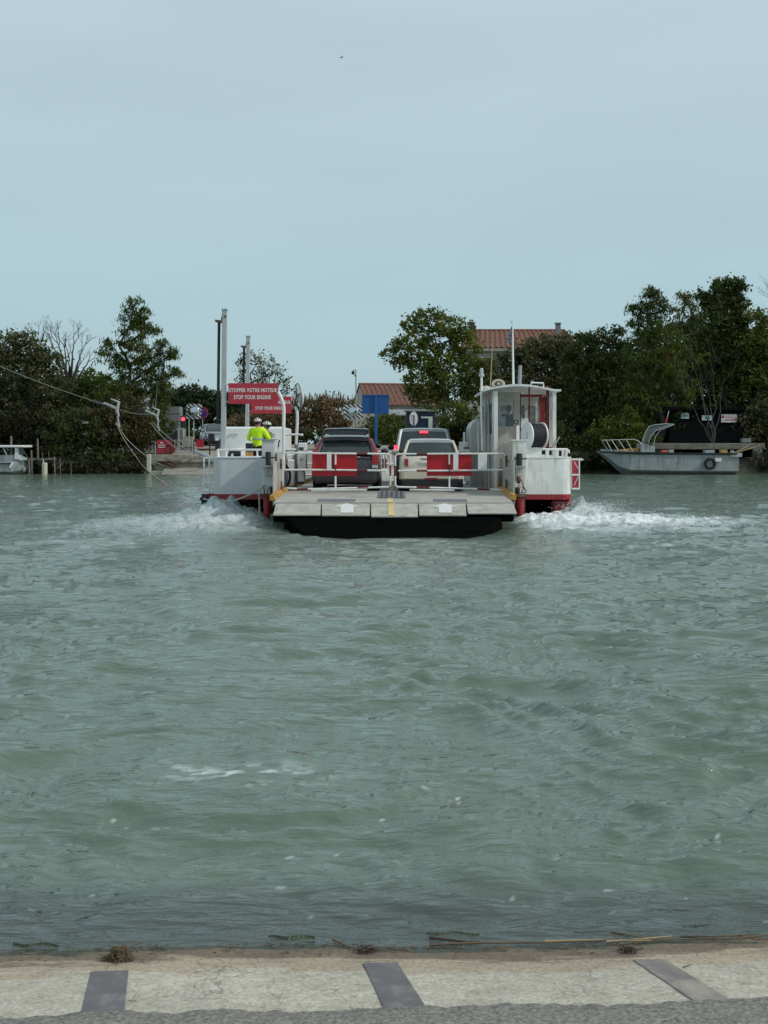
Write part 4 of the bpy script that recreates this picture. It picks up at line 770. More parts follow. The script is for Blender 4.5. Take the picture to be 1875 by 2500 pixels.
# ------------------------------------------------------------------ cars (local: rear bumper at y=0, nose towards +y)
def car(name, label, loc, rz, s):
    c = thing(name, label, 'car', loc, s.get('group'), rz)
    hw, L_, zb, zbelt, zr = s['w']/2, s['l'], .20, s['belt'], s['h']
    bm_, gm = s['paint'], M['glass']
    def ring(y, k, z0, z1, rnd=.10):
        h = hw*k; return [(-h*.86, y, z0), (-h, y, z0+.12), (-h*1.005, y, z0+(z1-z0)*.55), (-h*.975, y, z1-rnd*.7), (-h*.91, y, z1), (0, y, z1+.012), (h*.91, y, z1), (h*.975, y, z1-rnd*.7), (h*1.005, y, z0+(z1-z0)*.55), (h, y, z0+.12), (h*.86, y, z0), (0, y, z0)]
    mb = MB(); zh = s.get('hood', zbelt-.03); ln = s.get('hoodl', 1.1)
    rg = [ring(.0, .90, zb+.14, zbelt-.20), ring(.05, .965, zb+.04, zbelt-.10), ring(.14, .99, zb, zbelt-.01), ring(.6, 1, zb, zbelt), ring(L_-ln-.2, 1, zb, zbelt), ring(L_-ln, .99, zb, zh+.02), ring(L_-.35, .96, zb, zh-.12), ring(L_-.08, .88, zb+.05, zh-.24), ring(L_, .78, zb+.16, zh-.36)]
    if s.get('bed'):
        rg = [ring(.0, .95, .38, zbelt), ring(.04, .99, .35, zbelt), ring(L_-ln-.2, 1, .32, zbelt), ring(L_-ln, .99, .32, zh+.02), ring(L_-.35, .96, .3, zh-.08), ring(L_, .85, .4, zh-.26)]
    mb.loft(rg); body = mb.build('body', bm_, c, smooth=True)
    # greenhouse
    wb, wt = hw*s.get('wb', .93), hw*s.get('wt', .76); g0, g1, g2, g3 = s['gh']
    def gr(y, b, t, z): return [(-b, y, zbelt-.02), (-t, y, z-.07), (-t*.9, y, z), (0, y, z+.015), (t*.9, y, z), (t, y, z-.07), (b, y, zbelt-.02)]
    mb = MB(); mb.loft([gr(g0, wb*.95, wb*.93, zbelt+.02), gr(g1, wb, wt, zr-.035), gr(g1+.25, wb, wt*1.01, zr-.02), gr((g1+g2)/2, wb, wt*1.01, zr-.01), gr(g2, wb, wt*.97, zr-.04), gr(g3, wb*.96, wb*.9, zbelt+.01)])
    mb.build('windows', gm, c, smooth=True)
    mb = MB()
    def rc(y, t, z): return [(-t, y, z-.075), (-t*.97, y, z-.02), (-t*.86, y, z+.012), (0, y, z+.028), (t*.86, y, z+.012), (t*.97, y, z-.02), (t, y, z-.075), (0, y, z-.05)]
    ov = s.get('spoiler', .04)
    mb.loft([rc(g1-ov, wt*.99, zr-.045), rc(g1+.06, wt*1.02, zr-.025), rc((g1+g2)/2, wt*1.02, zr-.005), rc(g2, wt*.98, zr-.035)])
    mb.build('roof', s.get('roofm', bm_), c, smooth=True)
    pt = s.get('pillar', .045)
    for sg in (-1, 1):
        mb = MB(); mb.tube([(sg*wb*.97, g0-.01, zbelt-.03), (sg*(wb*.97*.35+wt*.99*.65), g0+(g1-g0)*.62, zbelt+(zr-zbelt)*.60), (sg*wt*.985, g1-.01, zr-.06)], pt, 6); mb.build('pillar', s.get('pillm', bm_), c, smooth=True)
        mb = MB(); mb.tube([(sg*wb*.97, g3, zbelt-.02), (sg*wt*.96, g2, zr-.06)], .035, 6); mb.build('pillar', s.get('pillm', bm_), c, smooth=True)
        for yy in s.get('bp', ()): mb = MB(); mb.tube([(sg*wb, yy, zbelt-.02), (sg*wt*1.0, yy, zr-.07)], .03, 6); mb.build('pillar', s.get('pillm', bm_), c, smooth=True)
    # rear lamps
    for sg in (-1, 1):
        for (x0, x1, z0, z1, mk, dy) in s['lamps']:
            mb = MB(); pts = [(sg*x0, dy+.0, z0), (sg*x1, dy+.0, z0+.01), (sg*(x1-s.get('lt', 0)), dy+s.get('ly', 0), z1), (sg*(x0-s.get('lt', 0)), dy+s.get('ly', 0), z1)]
            mb.loft([pts, [(a, b+.13, z) for a, b, z in pts]])
            mb.build('tail_light', M[mk], c, bev=.012)
    for (x0, z0, x1, z1, mk, dy, nm) in s.get('extra', ()):
        mb = MB(); mb.box(x0, x1, dy-.02, dy+.05, z0, z1); mb.build(nm, M[mk], c, bev=.008)
    mb = MB(); b0, b1 = s['bump']; mb.loft([[(-hw*k, y, b0), (hw*k, y, b0), (hw*k, y, b1), (-hw*k, y, b1)] for y, k in ((-.07, .84), (-.045, .93), (.12, 1.0))]); mb.build('bumper', s.get('bumpm', bm_), c, bev=.03)
    px0 = s.get('plate_z', .8); mb = MB(); mb.box(-.26, .26, s.get('plate_y', -.02)-.012, s.get('plate_y', -.02), px0, px0+.11); pl = mb.build('number_plate', M['white2'], c)
    for sg in (-1, 1):
        for wy in (s['wr'], s['wf']):
            r = s.get('r', .31); mb = MB(); mb.cyl((sg*(hw-.21), wy, r), (sg*(hw-.0), wy, r), r, n=20); wo_ = mb.build('wheel', M['tyre'], c, smooth=True)
            mb = MB(); mb.cyl((sg*(hw-.02), wy, r), (sg*(hw+.006), wy, r), r*.62, n=16); mb.build('rim', M['galv'], wo_)
            mb = MB(); mb.cyl((sg*(hw-.30), wy, r+.02), (sg*(hw-.004+.012), wy, r+.03), r+.07, n=20); mb.build('wheel_arch', M['rubber'], c) if s.get('arch') else None
        mb = MB(); mb.ell((sg*(hw+.10), g3-.25 if s.get('mir') is None else s['mir'], zbelt+.08), (.11, .06, .085)); mb.tube([(sg*(hw-.06), g3-.2 if s.get('mir') is None else s['mir']+.03, zbelt+.03), (sg*(hw+.08), g3-.23 if s.get('mir') is None else s['mir']+.02, zbelt+.06)], .025, 6)
        mb.build('door_mirror', s.get('mirm', bm_), c, smooth=True)
    mb = MB(); mb.box(-hw*.93, hw*.93, .25, L_-.3, .17, .30); mb.build('underbody', M['black'], c)
    return c
def fer(px, D, z=Zd): p = FWp(FL(px, 1200, D)); return (p.x, p.y, z)
cp = {k: carpaint(k, *v) for k, v in {'grey_car_paint': ((0.055, 0.05, 0.058), .5, .3), 'black_truck_paint': ((0.014, 0.016, 0.018), .2, .3), 'cream_car_paint': ((0.62, 0.58, 0.46), .0, .3), 'slate_car_paint': ((0.065, 0.075, 0.088), .5, .3), 'silver_car_paint': ((0.33, 0.35, 0.36), .5, .3), 'white_roof_paint': ((0.48, 0.52, 0.54), .1, .3)}.items()}
G4 = 'cars standing on the ferry deck'
Dc = 32.35
wg = car('estate_car', 'dark grey estate car with tall red tail lights behind the left gate', fer(843, Dc), -FT,
    dict(w=1.80, l=4.71, belt=.96, h=1.45, paint=cp['grey_car_paint'], gh=(.10, .55, 2.9, 3.7), wb=.90, wt=.66, pillar=.06, bp=(1.3, 2.3), wr=.95, wf=3.6, r=.32, hoodl=1.2,
         lamps=[(.70, .865, .70, .955, 'redlens', -.03)], bump=(.30, .62), plate_z=.70, group=G4, roofm=cp['grey_car_paint'], spoiler=.12))
for sg in (-1, 1):   # tall lamps up the rear pillars
    mb = MB(); a, b = Vector((sg*.83, .06, .97)), Vector((sg*.615, .47, 1.40)); ax_ = Vector((sg*.07, 0, 0))
    mb.loft([[a-ax_*1.3, a+ax_, a+ax_+Vector((0, .1, 0)), a-ax_+Vector((0, .1, 0))], [b-ax_*.8, b+ax_*.8, b+ax_+Vector((0, .1, 0)), b-ax_+Vector((0, .1, 0))]]); mb.build('pillar_light', M['redlens'], wg)
    mb = MB(); mb.tube([(sg*.55, .55, 1.475), (sg*.57, 1.2, 1.505), (sg*.56, 2.6, 1.49)], .017, 6); mb.build('roof_rail', M['galv'], wg)
    mb = MB(); mb.box(sg*.70, sg*.86, -.045, .05, .60, .695); mb.build('reversing_light', M['lens'], wg, bev=.01)
mb = MB(); mb.loft([[(x*k, y, z+.02*math.cos(x*2.2)) for x, z in ((-.60, 1.425), (-.3, 1.425), (0, 1.425), (.3, 1.425), (.60, 1.425), (.60, 1.47), (.3, 1.47), (0, 1.47), (-.3, 1.47), (-.60, 1.47))] for y, k in ((.30, .97), (.60, 1.0))]); mb.build('rear_spoiler', cp['white_roof_paint'], wg)
mb = MB(); mb.box(-.68, .68, -.012, .02, .93, .965); mb.build('tailgate_edge', M['black'], wg)
mb = MB(); mb.tube([(.26, -.02, .905), (.40, -.02, .905)], .012, 5); mb.build('rear_badge', M['galv'], wg)
car('pickup_truck', 'black pickup truck standing in front of the dark grey estate car', fer(838, 37.9), -FT,
    dict(w=1.84, l=5.2, belt=1.10, h=1.76, paint=cp['black_truck_paint'], gh=(1.62, 1.86, 3.3, 3.95), wb=.90, wt=.78, bp=(2.6,), wr=1.0, wf=4.2, r=.37, bed=1, hood=1.08, hoodl=1.3, bump=(.42, .62), lamps=[(.78, .90, .72, 1.05, 'redlens', -.03)],
         group=G4, pillar=.05, pillm=M['rubber'], mir=3.5, plate_z=.75))['category'] = 'pickup truck'
tr = [o for o in col.objects if o.name.startswith('pickup_truck')][0]
mb = MB()
for x in (-.24, .24): mb.box(x-.012, x+.012, 1.60, 1.64, 1.12, 1.60)
mb.box(-.70, .70, 1.60, 1.63, 1.58, 1.61); mb.build('window_divider', M['rubber'], tr)
mc = car('small_hatchback', 'small cream hatchback with a pale roof behind the right gate', fer(1052.5, Dc), -FT,
    dict(w=1.69, l=3.70, belt=.93, h=1.385, paint=cp['cream_car_paint'], gh=(.16, .50, 2.2, 2.62), wb=.885, wt=.70, pillar=.04, bp=(1.2,), wr=.72, wf=3.05, r=.30, hoodl=.95,
         lamps=[(.60, .70, .66, .86, 'redlens', -.035)], bump=(.32, .60), plate_z=.74, group=G4, roofm=cp['white_roof_paint'], spoiler=.06, pillm=cp['cream_car_paint'], arch=1))
mb = MB(); mb.loft([[(-.8*k, y, .12), (.8*k, y, .12), (.84*k, y, .315), (-.84*k, y, .315)] for y, k in ((-.08, .93), (.25, 1.0))]); mb.build('lower_bumper', M['rubber'], mc, bev=.02)
for sg in (-1, 1):
    mb = MB(); mb.box(sg*.585, sg*.715, -.03, .02, .645, .875); mb.build('lamp_surround', M['galv'], mc, bev=.012)
mb = MB(); mb.box(-.17, .17, -.085, -.05, .30, .36); mb.build('fog_light', M['darkred'], mc, bev=.01)
mb = MB(); mb.tube([(-.30, -.03, .86), (-.10, -.035, .86)], .014, 5); mb.box(-.20, -.02, -.03, -.01, .76, .85); mb.build('boot_handle', M['dplate'], mc)
mb = MB(); mb.tube([(-.02, .5, 1.39), (-.02, .47, 1.47)], .006, 4); mb.build('aerial', M['black'], mc)
mv = car('people_carrier', 'slate grey people carrier with a lit red brake light ahead of the cream hatchback', fer(1035, 36.9), -FT,
    dict(w=1.80, l=4.35, belt=1.05, h=1.73, paint=cp['slate_car_paint'], gh=(.06, .34, 2.9, 3.75), wb=.93, wt=.78, pillar=.06, bp=(1.2, 2.2), wr=.80, wf=3.45, r=.31, hoodl=.8,
         lamps=[(.78, .90, .86, 1.22, 'redlens', -.03)], bump=(.30, .60), plate_z=.82, group=G4, spoiler=.05, mir=3.3, mirm=M['rubber'], roofm=cp['silver_car_paint'], pillm=cp['silver_car_paint']))
mb = MB(); mb.box(-.125, .125, .20, .27, 1.575, 1.63); mb.build('brake_light', M['redlamp'], mv, bev=.01)
mb = MB(); mb.box(-.90, -.79, -.06, .02, .92, 1.20); mb.build('lit_tail_light', M['redlamp'], mv, bev=.01)
for sg in (-1, 1):
    mb = MB(); mb.tube([(sg*.60, .45, 1.74), (sg*.62, .65, 1.80), (sg*.62, 2.5, 1.80), (sg*.6, 2.7, 1.73)], .02, 6); mb.build('roof_rail', M['black'], mv)

# ------------------------------------------------------------------ people
def skin_mesh(name, J, E, m, parent, sub=1):
    names = list(J); me = bpy.data.meshes.new(name); me.from_pydata([J[k][0] for k in names], [(names.index(a), names.index(b)) for a, b in E], [])
    o = bpy.data.objects.new(name, me); col.objects.link(o); md = o.modifiers.new('Skin', 'SKIN'); md.use_smooth_shade = True
    for i, k in enumerate(names):
        r = J[k][1]; me.skin_vertices[0].data[i].radius = (r, r) if not isinstance(r, tuple) else r
    me.skin_vertices[0].data[0].use_root = True
    sb = o.modifiers.new('Sub', 'SUBSURF'); sb.levels = sb.render_levels = sub
    bpy.context.view_layer.update()
    me2 = bpy.data.meshes.new_from_object(o.evaluated_get(bpy.context.evaluated_depsgraph_get())); bpy.data.objects.remove(o)
    me2.materials.clear(); me2.materials.append(m); me2.polygons.foreach_set('use_smooth', [True]*len(me2.polygons)); me2.name = name
    o = bpy.data.objects.new(name, me2); col.objects.link(o); o.parent = parent; return o
def ARMS(sp, pose):
    """sp: scale; pose: dict side -> (shoulder, elbow, wrist, forward dir)"""
    J = {}; E = []
    for k, (sh, el, wr, hd) in pose.items():
        sh, el, wr, hd = map(Vector, (sh, el, wr, hd)); hd.normalize()
        J['s'+k] = (sh, .055); J['e'+k] = (el, .042); J['w'+k] = (wr, .026); pm = wr+hd*.055; J['p'+k] = (pm, (.038, .018))
        E += [('chest', 's'+k), ('s'+k, 'e'+k), ('e'+k, 'w'+k), ('w'+k, 'p'+k)]
        side = hd.cross(Vector((0, 0, 1))); side = side.normalized() if side.length > .1 else Vector((1, 0, 0)); dn = side.cross(hd).normalized()
        for i in range(4):
            b = pm+hd*.028+side*(-.027+.018*i); ln = (.066, .074, .07, .055)[i]
            m_ = b+hd*ln*.5-dn*.006; t_ = m_+hd*ln*.35-dn*ln*.45
            J[f'f{i}{k}'] = (b, .009); J[f'g{i}{k}'] = (m_, .0085); J[f'h{i}{k}'] = (t_, .007)
            E += [('p'+k, f'f{i}{k}'), (f'f{i}{k}', f'g{i}{k}'), (f'g{i}{k}', f'h{i}{k}')]
        tb = wr+hd*.03+side*.03; J['t'+k] = (tb, .011); J['u'+k] = (tb+hd*.035+side*.02-dn*.01, .009); E += [('w'+k, 't'+k), ('t'+k, 'u'+k)]
    return J, E
def person(label, loc, rz, pose, top, legs, hair, helmet=None, sleeves=True, jacket_len=.0, group=None, turn=0, sit=False):
    p = thing('person', label, 'person', loc, group, rz)
    J = {'pelvis': ((0, 0, .93), (.135, .10)), 'waist': ((0, 0, 1.06), (.125, .09)), 'chest': ((0, 0, 1.27), (.155, .10)), 'neckb': ((0, 0, 1.43), .065), 'neck': ((0, .01, 1.50), .052)}
    E = [('pelvis', 'waist'), ('waist', 'chest'), ('chest', 'neckb'), ('neckb', 'neck')]
    hx, hy = math.sin(turn), math.cos(turn)
    J['head0'] = ((hx*.015, .02+hy*.015, 1.565), .072); J['head1'] = ((hx*.01, .01+hy*.01, 1.655), .088); J['head2'] = ((0, 0, 1.72), .062)
    E += [('neck', 'head0'), ('head0', 'head1'), ('head1', 'head2')]
    J['chin'] = ((hx*.07, .02+hy*.07, 1.545), .030); E += [('head0', 'chin')]
    aj, ae = ARMS(1, pose); J.update(aj); E += ae
    for s, k in ((-1, 'L'), (1, 'R')):
        if sit: kn, an, to = (s*.13, .40, .88), (s*.13, .42, .48), (s*.13, .55, .42)
        else: kn, an, to = (s*.11, .02, .49), (s*.12, -.01, .085), (s*.14, .14, .03)
        J['hip'+k] = ((s*.09, 0, .88), .085); J['kn'+k] = (kn, .057); J['an'+k] = (an, .04); J['to'+k] = (to, (.042, .03))
        E += [('pelvis', 'hip'+k), ('hip'+k, 'kn'+k), ('kn'+k, 'an'+k), ('an'+k, 'to'+k)]
    skin_mesh('body', J, E, M['skin'], p)
    # face: nose, eyes, mouth, ears
    hc = Vector((hx*.015, .01+hy*.01, 1.645)); fd = Vector((hx, hy, 0)); rt = Vector((hy, -hx, 0))
    mb = MB(); n0 = hc+fd*.088; mb.loft([[n0+Vector((0, 0, .025)), n0+rt*.010+Vector((0, 0, .022)), n0-rt*.010+Vector((0, 0, .022))], [n0+fd*.028+Vector((0, 0, -.018)), n0+rt*.016+Vector((0, 0, -.022)), n0-rt*.016+Vector((0, 0, -.022))]]); mb.build('nose', M['skin'], p)
    for s in (-1, 1):
        mb = MB(); mb.ell(hc+fd*.078+rt*s*.032+Vector((0, 0, .016)), (.013, .013, .009), 8, 6); mb.build('eye', M['foamd'], p)
        mb = MB(); mb.ell(hc+rt*s*.090+Vector((0, 0, -.005)), (.014, .02, .03), 8, 6); mb.build('ear', M['skin'], p)
    mb = MB(); mb.ell(hc+fd*.078+Vector((0, 0, -.052)), (.024, .012, .006), 8, 6); mb.build('mouth', M['darkred'], p)
    mb = MB(); mb.ell(hc-fd*.014+Vector((0, 0, .012)), (.098, .102, .098), 16, 10, z0=-.35); mb.ell(hc-fd*.055+Vector((0, 0, -.03)), (.074, .055, .07), 12, 8); mb.build('hair', hair, p, smooth='all')
    # top
    T = {'a': ((0, 0, .92-jacket_len*0), (.165, .125)), 'b': ((0, 0, 1.07), (.16, .12)), 'chest': ((0, 0, 1.27), (.185, .13)), 'c': ((0, 0, 1.40), (.13, .095)), 'd': ((0, .005, 1.475), .072)}; TE = [('a', 'b'), ('b', 'chest'), ('chest', 'c'), ('c', 'd')]
    if jacket_len: T['z'] = ((0, 0, .92-jacket_len), (.17, .13)); TE = [('z', 'a')]+TE; T = {**{'z': T.pop('z')}, **T}
    for k, (sh, el, wr, hd) in pose.items():
        T['s'+k] = (sh, .078); T['e'+k] = (el, .064); T['w'+k] = (Vector(el).lerp(Vector(wr), .93), .045); TE += [('c', 's'+k), ('s'+k, 'e'+k), ('e'+k, 'w'+k)]
    skin_mesh('jacket', T, TE, top, p)
    G = {'pelvis': ((0, 0, .94), (.145, .11))}; GE = []
    for s, k in ((-1, 'L'), (1, 'R')):
        G['h'+k] = ((s*.09, 0, .87), .097); G['k'+k] = (J['kn'+k][0], .072); G['a'+k] = (tuple(Vector(J['kn'+k][0]).lerp(Vector(J['an'+k][0]), .9)), .055); GE += [('pelvis', 'h'+k), ('h'+k, 'k'+k), ('k'+k, 'a'+k)]
    skin_mesh('trousers', G, GE, legs, p)
    for s, k in ((-1, 'L'), (1, 'R')):
        a, b = Vector(J['an'+k][0]), Vector(J['to'+k][0]); mb = MB(); mb.loft([[(q.x+x_, q.y, z_) for x_, z_ in ((-w_, a.z-.085), (w_, a.z-.085), (w_*.8, a.z-.085+h_), (-w_*.8, a.z-.085+h_))] for q, w_, h_ in ((a+Vector((0, -.07, 0)), .035, .08), (a, .045, .09), (b, .045, .05), (b+Vector((0, .05, 0)), .03, .03))]); mb.build('shoe', M['rubber'], p, bev=.008)
    if helmet:
        mb = MB(); c_ = hc+Vector((0, 0, .035)); rings = []
        for i in range(7):
            t = i/6*math.pi/2; cc_ = max(math.cos(t), .05); ring = []
            for k in range(20):
                a = 2*math.pi*k/20; v = rt*(.112*cc_*math.cos(a))+fd*(.142*cc_*math.sin(a)-.012); ring.append(c_+v+Vector((0, 0, .105*math.sin(t)-.02+(.015*math.sin(a) if i == 0 else 0))))
            rings.append(ring)
        mb.loft(rings); he = mb.build('helmet', helmet, p, smooth='all')
        for k in range(9):
            a = math.radians(k*40+12)
            for tt, l in ((.55, .022), (1.0, .018)):
                q = c_+rt*(.114*math.cos(tt)*math.cos(a))+fd*(.144*math.cos(tt)*math.sin(a)-.012)+Vector((0, 0, .107*math.sin(tt)-.02)); nn = (q-c_).normalized(); t1 = Vector((0, 0, 1)).cross(nn).normalized(); t2 = nn.cross(t1)
                mb = MB(); mb.obox(q, t1*.011, t2*l, nn*.004); mb.build('vent', M['foamd'], he, bev=.003)
        mb = MB()
        for s in (-1, 1): mb.tube([hc+rt*s*.1+Vector((0, 0, .03)), hc+rt*s*.088+fd*.02+Vector((0, 0, -.06)), hc+fd*.045+Vector((0, 0, -.105))], .006, 5)
        mb.build('chin_strap', M['foamd'], he)
    return p
def pose_(fw=.25, out_=.30, el=1.17, wr=1.05): return {k: ((s*.19, 0, 1.40), (s*out_, .02+fw*.2, el), (s*(out_-.10), fw, wr), (-.2*s, .9, -.1)) for s, k in ((-1, 'L'), (1, 'R'))}
M['hair'] = mat('dark_hair', (0.03, 0.02, 0.015), .8, var=.3); M['olive'] = mat('olive_cloth', (0.16, 0.20, 0.05), .85, var=.15)
pz = .93
def fpos(px, D, z): q = FWp(FL(px, 1200, D)); return (q.x, q.y, z)
hv = person('cyclist in a high-visibility yellow jacket and white helmet, seen from behind at the rail', fpos(629, 35.6, pz), -.35, pose_(.30, .34, 1.14, 1.10), M['hiviz'], M['cloth'], M['hair'], M['helmet'], jacket_len=.18, group=None, turn=-.3)
for z_, a_, b_ in ((.80, .185, .145), (1.12, .172, .132)):
    mb = MB(); mb.loft([[(a_*math.cos(t)*k, b_*math.sin(t)*k, z_+dz) for t in [i*math.pi/12 for i in range(24)]] for k, dz in ((1, 0), (1.02, .01), (1.02, .04), (1, .05))], cap=False); mb.build('reflective_band', M['galv'], hv, smooth=True)
person('cyclist in olive and a grey-white helmet, facing the yellow-jacketed cyclist', fpos(652, 36.3, pz-.09), 1.15, pose_(.28, .27, 1.15, 1.15), M['olive'], M['cloth'], M['hair'], M['helmet'], turn=-.1)
person('ferry pilot in dark clothes standing behind the wheelhouse rear window', fpos(1242, 36.2, 1.335), .15, pose_(.30, .27, 1.15, 1.15), M['navy'], M['cloth'], M['hair'])

# ------------------------------------------------------------------ cables over the river
K1 = W(272, 992, 36.0); K2 = W(372, 1010, 42.3); KF = W(384, 934, 78); 
near = K1+Vector((-6.4*.3, -36*.3, 0)); ptsn = []
for i in range(25):
    t = i/24; s_ = t*32; ptsn.append(Vector((K1.x-.178*s_, K1.y-s_, K1.z+.085*s_+.0042*s_*s_)))
mb = MB(tuple(K1)); mb.tube(ptsn[::-1]+[K1+(K2-K1)*t+Vector((0, 0, -.10*math.sin(math.pi*t))) for t in (.2, .4, .6, .8)]+[K2]+[K2.lerp(KF, t)+Vector((0, 0, -1.0*math.sin(math.pi*t)*.6)) for t in (.15, .3, .5, .7, .85)]+[KF], .0075, 6)
tag(mb.build('overhead_cable', M['cable'], smooth=True), 'long steel cable slung above the water from the left', 'cable')
def trolley(K, label, sc=1.0):
    t = thing('cable_trolley', label, 'trolley', tuple(K), 'clamps riding on the overhead cable'); d = (K2-K1).normalized(); mb = MB((0, 0, 0)); u = Vector((0, 0, 1)); Z = Vector((0, 0, 0))
    a = Vector((.32, -.3, -.13)).normalized()
    mb.tube([-a*.40*sc+u*.0, Z, a*.22*sc], [.03*sc, .045*sc, .035*sc], 6); o1 = mb.build('frame', M['galv'], t)
    mb = MB(); mb.tube([Vector((-.02, 0, .22))*sc, Vector((.22, 0, .12))*sc, Vector((.16, 0, -.12))*sc, Vector((.22, 0, -.30))*sc], [.02, .05*sc, .055*sc, .025], 6); mb.build('hook', M['galv'], t)
    mb = MB(); mb.cyl((-.38*sc, -.03, .10*sc), (-.38*sc, .03, .10*sc), .07*sc); mb.tube([(-.50*sc, 0, .18*sc), (-.22*sc, 0, .02)], .03, 5); mb.build('pulley', M['rubber'], t)
    mb = MB(); mb.tube([Vector((.18, 0, -.28))*sc, Vector((.20, 0, -.45))*sc, Vector((.24, 0, -.6))*sc], .03*sc, 6); mb.build('shackle', M['greypaint'], t)
    return t
T1 = trolley(K1, 'nearer grey cable clamp with ropes dropping to the ferry'); T2 = trolley(K2, 'farther grey cable clamp hanging above the quay')
GR = 'ropes from the cable clamps to the ferry'
def rope(pts, label, r=.0085):
    P = [W(*q) for q in pts]; Q = []
    for i in range(len(P)-1):
        p0 = P[max(i-1, 0)]; p1 = P[i]; p2 = P[i+1]; p3 = P[min(i+2, len(P)-1)]
        for k in range(6):
            t = k/6; Q.append(.5*((2*p1)+(p2-p0)*t+(2*p0-5*p1+4*p2-p3)*t*t+(3*p1-p0-3*p2+p3)*t**3))
    Q.append(P[-1]); mb = MB(tuple(P[0])); mb.tube(Q, r, 6); return tag(mb.build('rope', M['rope'], smooth=True), label, 'rope', GR)
rope([(283, 1030, 36), (300, 1068, 35.5), (330, 1112, 35), (362, 1150, 34.5), (440, 1203, 33.8), (492, 1222, 33.2)], 'lowest pale rope from the nearer clamp down to the black roller of the ferry')
rope([(285, 1032, 36), (310, 1072, 35.7), (355, 1112, 35.2), (390, 1133, 34.8), (440, 1150, 34.2), (485, 1147, 33.8), (522, 1131, 33.5)], 'sagging pale rope from the nearer clamp to the white paddle housing')
rope([(368, 1033, 42), (395, 1065, 41), (430, 1095, 40), (470, 1117, 39), (520, 1126, 38)], 'left rope of the pair hanging from the farther clamp')
rope([(372, 1030, 42), (405, 1062, 41), (450, 1094, 40), (490, 1112, 39), (522, 1120, 38)], 'right rope of the pair hanging from the farther clamp')
# ------------------------------------------------------------------ far bank
DB = 78.0
def gz(x, y):
    """ground height of the far bank"""
    px = CX+x*F/max(y, 1)
    landing = px > 352 and px < 1450
    if y < DB: return -1.2
    t = (y-DB)/(4.5 if landing else 2.0); base = (1.75 if landing else .95)
    z = base*min(1, t) if t < 1 else base+min(1.75-base, (y-DB-2)*.03 if not landing else 0)
    return z
gm_ = mat('bank_soil', (0.07, 0.065, 0.045), .95, var=.4, vs=.6, c2=(0.035, 0.05, 0.02), c2amt=.6, c2s=.5, bump=.5, bs=5)
mb = MB(); ys = [DB-1, DB-.02, DB+.5, DB+1, DB+2, DB+4, DB+6, DB+9, DB+14, DB+40, 200, 700]; xs = [-420, -200, -90, -60, -40, -30, -22, -18, -15.3, -15.15, -12, -8, -4, 0, 4, 8, 12, 13.3, 13.5, 16, 20, 28, 40, 60, 90, 200, 420]
vs = [(x, y, gz(x if abs(x) < 60 else 999, y)+random.uniform(-.04, .04)) for y in ys for x in xs]; n = len(xs)
mb.add(vs, [(j*n+i, j*n+i+1, (j+1)*n+i+1, (j+1)*n+i) for j in range(len(ys)-1) for i in range(n-1)]); mb.build('ground', gm_, kind='structure', smooth='all')
M['road'] = mat('landing_concrete', (0.27, 0.25, 0.21), .9, var=.2, vs=1, c2=(0.12, 0.10, 0.08), c2amt=.3, c2s=.8)
mb = MB(); xa, xb = W(400, 0, DB).x, W(1100, 0, DB).x
mb.loft([[(xa, y, z), (xb, y, z), (xb, y, z-.2), (xa, y, z-.2)] for y, z in ((DB-1.5, -.18), (DB+4.6, 1.74), (DB+9, 1.85), (DB+60, 1.86))]); mb.build('landing_road', M['road'], kind='structure')
# bed of the river, so that the water never ends in nothing
mb = MB(); mb.box(-420, 420, 0, DB+.5, -2.2, -2.0); mb.build('river_bed', gm_, kind='structure')
mb = MB(); mb.add([(-420, -10, -.25), (420, -10, -.25), (420, 84, -.25), (-420, 84, -.25)], [(0, 1, 2, 3)]); mb.build('water', wm, kind='structure')
def wbox(mb, px0, px1, py0, py1, D, dep, m=0):
    a = W(px0, py1, D); b = W(px1, py0, D); mb.box(a.x, b.x, D, D+dep, a.z, b.z, m)
def simple(name, label, cat, px0, px1, py0, py1, D, dep, m, group=None, bev=0):
    c = W((px0+px1)/2, py1, D); mb = MB((c.x, D, c.z)); wbox(mb, px0, px1, py0, py1, D, dep); return tag(mb.build(name, m, bev=bev), label, cat, group)
# quay left of the landing
q = thing('quay', 'concrete quay with a low parapet left of the ferry', 'quay', tuple(W(430, 1157, 78)))
def qp(name, px0, px1, py0, py1, D, dep, m, par=q, bev=.03):
    mb = MB(tuple(par.location)); wbox(mb, px0, px1, py0, py1, D, dep); return mb.build(name, m, par, bev=bev)
qp('footing', 352, 640, 1150, 1160, 77.6, 2.5, M['conc']); qp('slope_face', 366, 640, 1128, 1152, 78.4, 2, M['conc']); qp('parapet', 366, 470, 1110, 1124, 79.2, .5, M['conc'])
qp('parapet_top', 380, 520, 1124, 1129, 78.2, 2, M['conc']); qp('slot', 443, 470, 1151.5, 1155, 77.57, .05, M['black'])
mb = MB(tuple(q.location)); rnd = random.Random(2)
for _ in range(26):
    px = rnd.uniform(415, 520); c = W(px, rnd.uniform(1112, 1124), 78.3); s = rnd.uniform(.06, .2); mb.obox(c, (s, 0, s*.3), (0, s, 0), (-s*.2, 0, s*.5))
mb.build('rubble', M['conc'], q)
mb = MB(tuple(q.location)); 
for a_, b_ in (((385, 1126), (425, 1136)), ((408, 1123), (432, 1133)), ((392, 1132), (425, 1141)), ((384, 1127), (412, 1127))): mb.tube([W(*a_, 78.2), W(*b_, 78.1)], .07, 5)
mb.build('drift_log', M['rust'], q)
simple('marker_post', 'cream marker post at the left end of the quay', 'post', 358, 367, 1109, 1152, 77.5, .35, M['cream'], bev=.02)
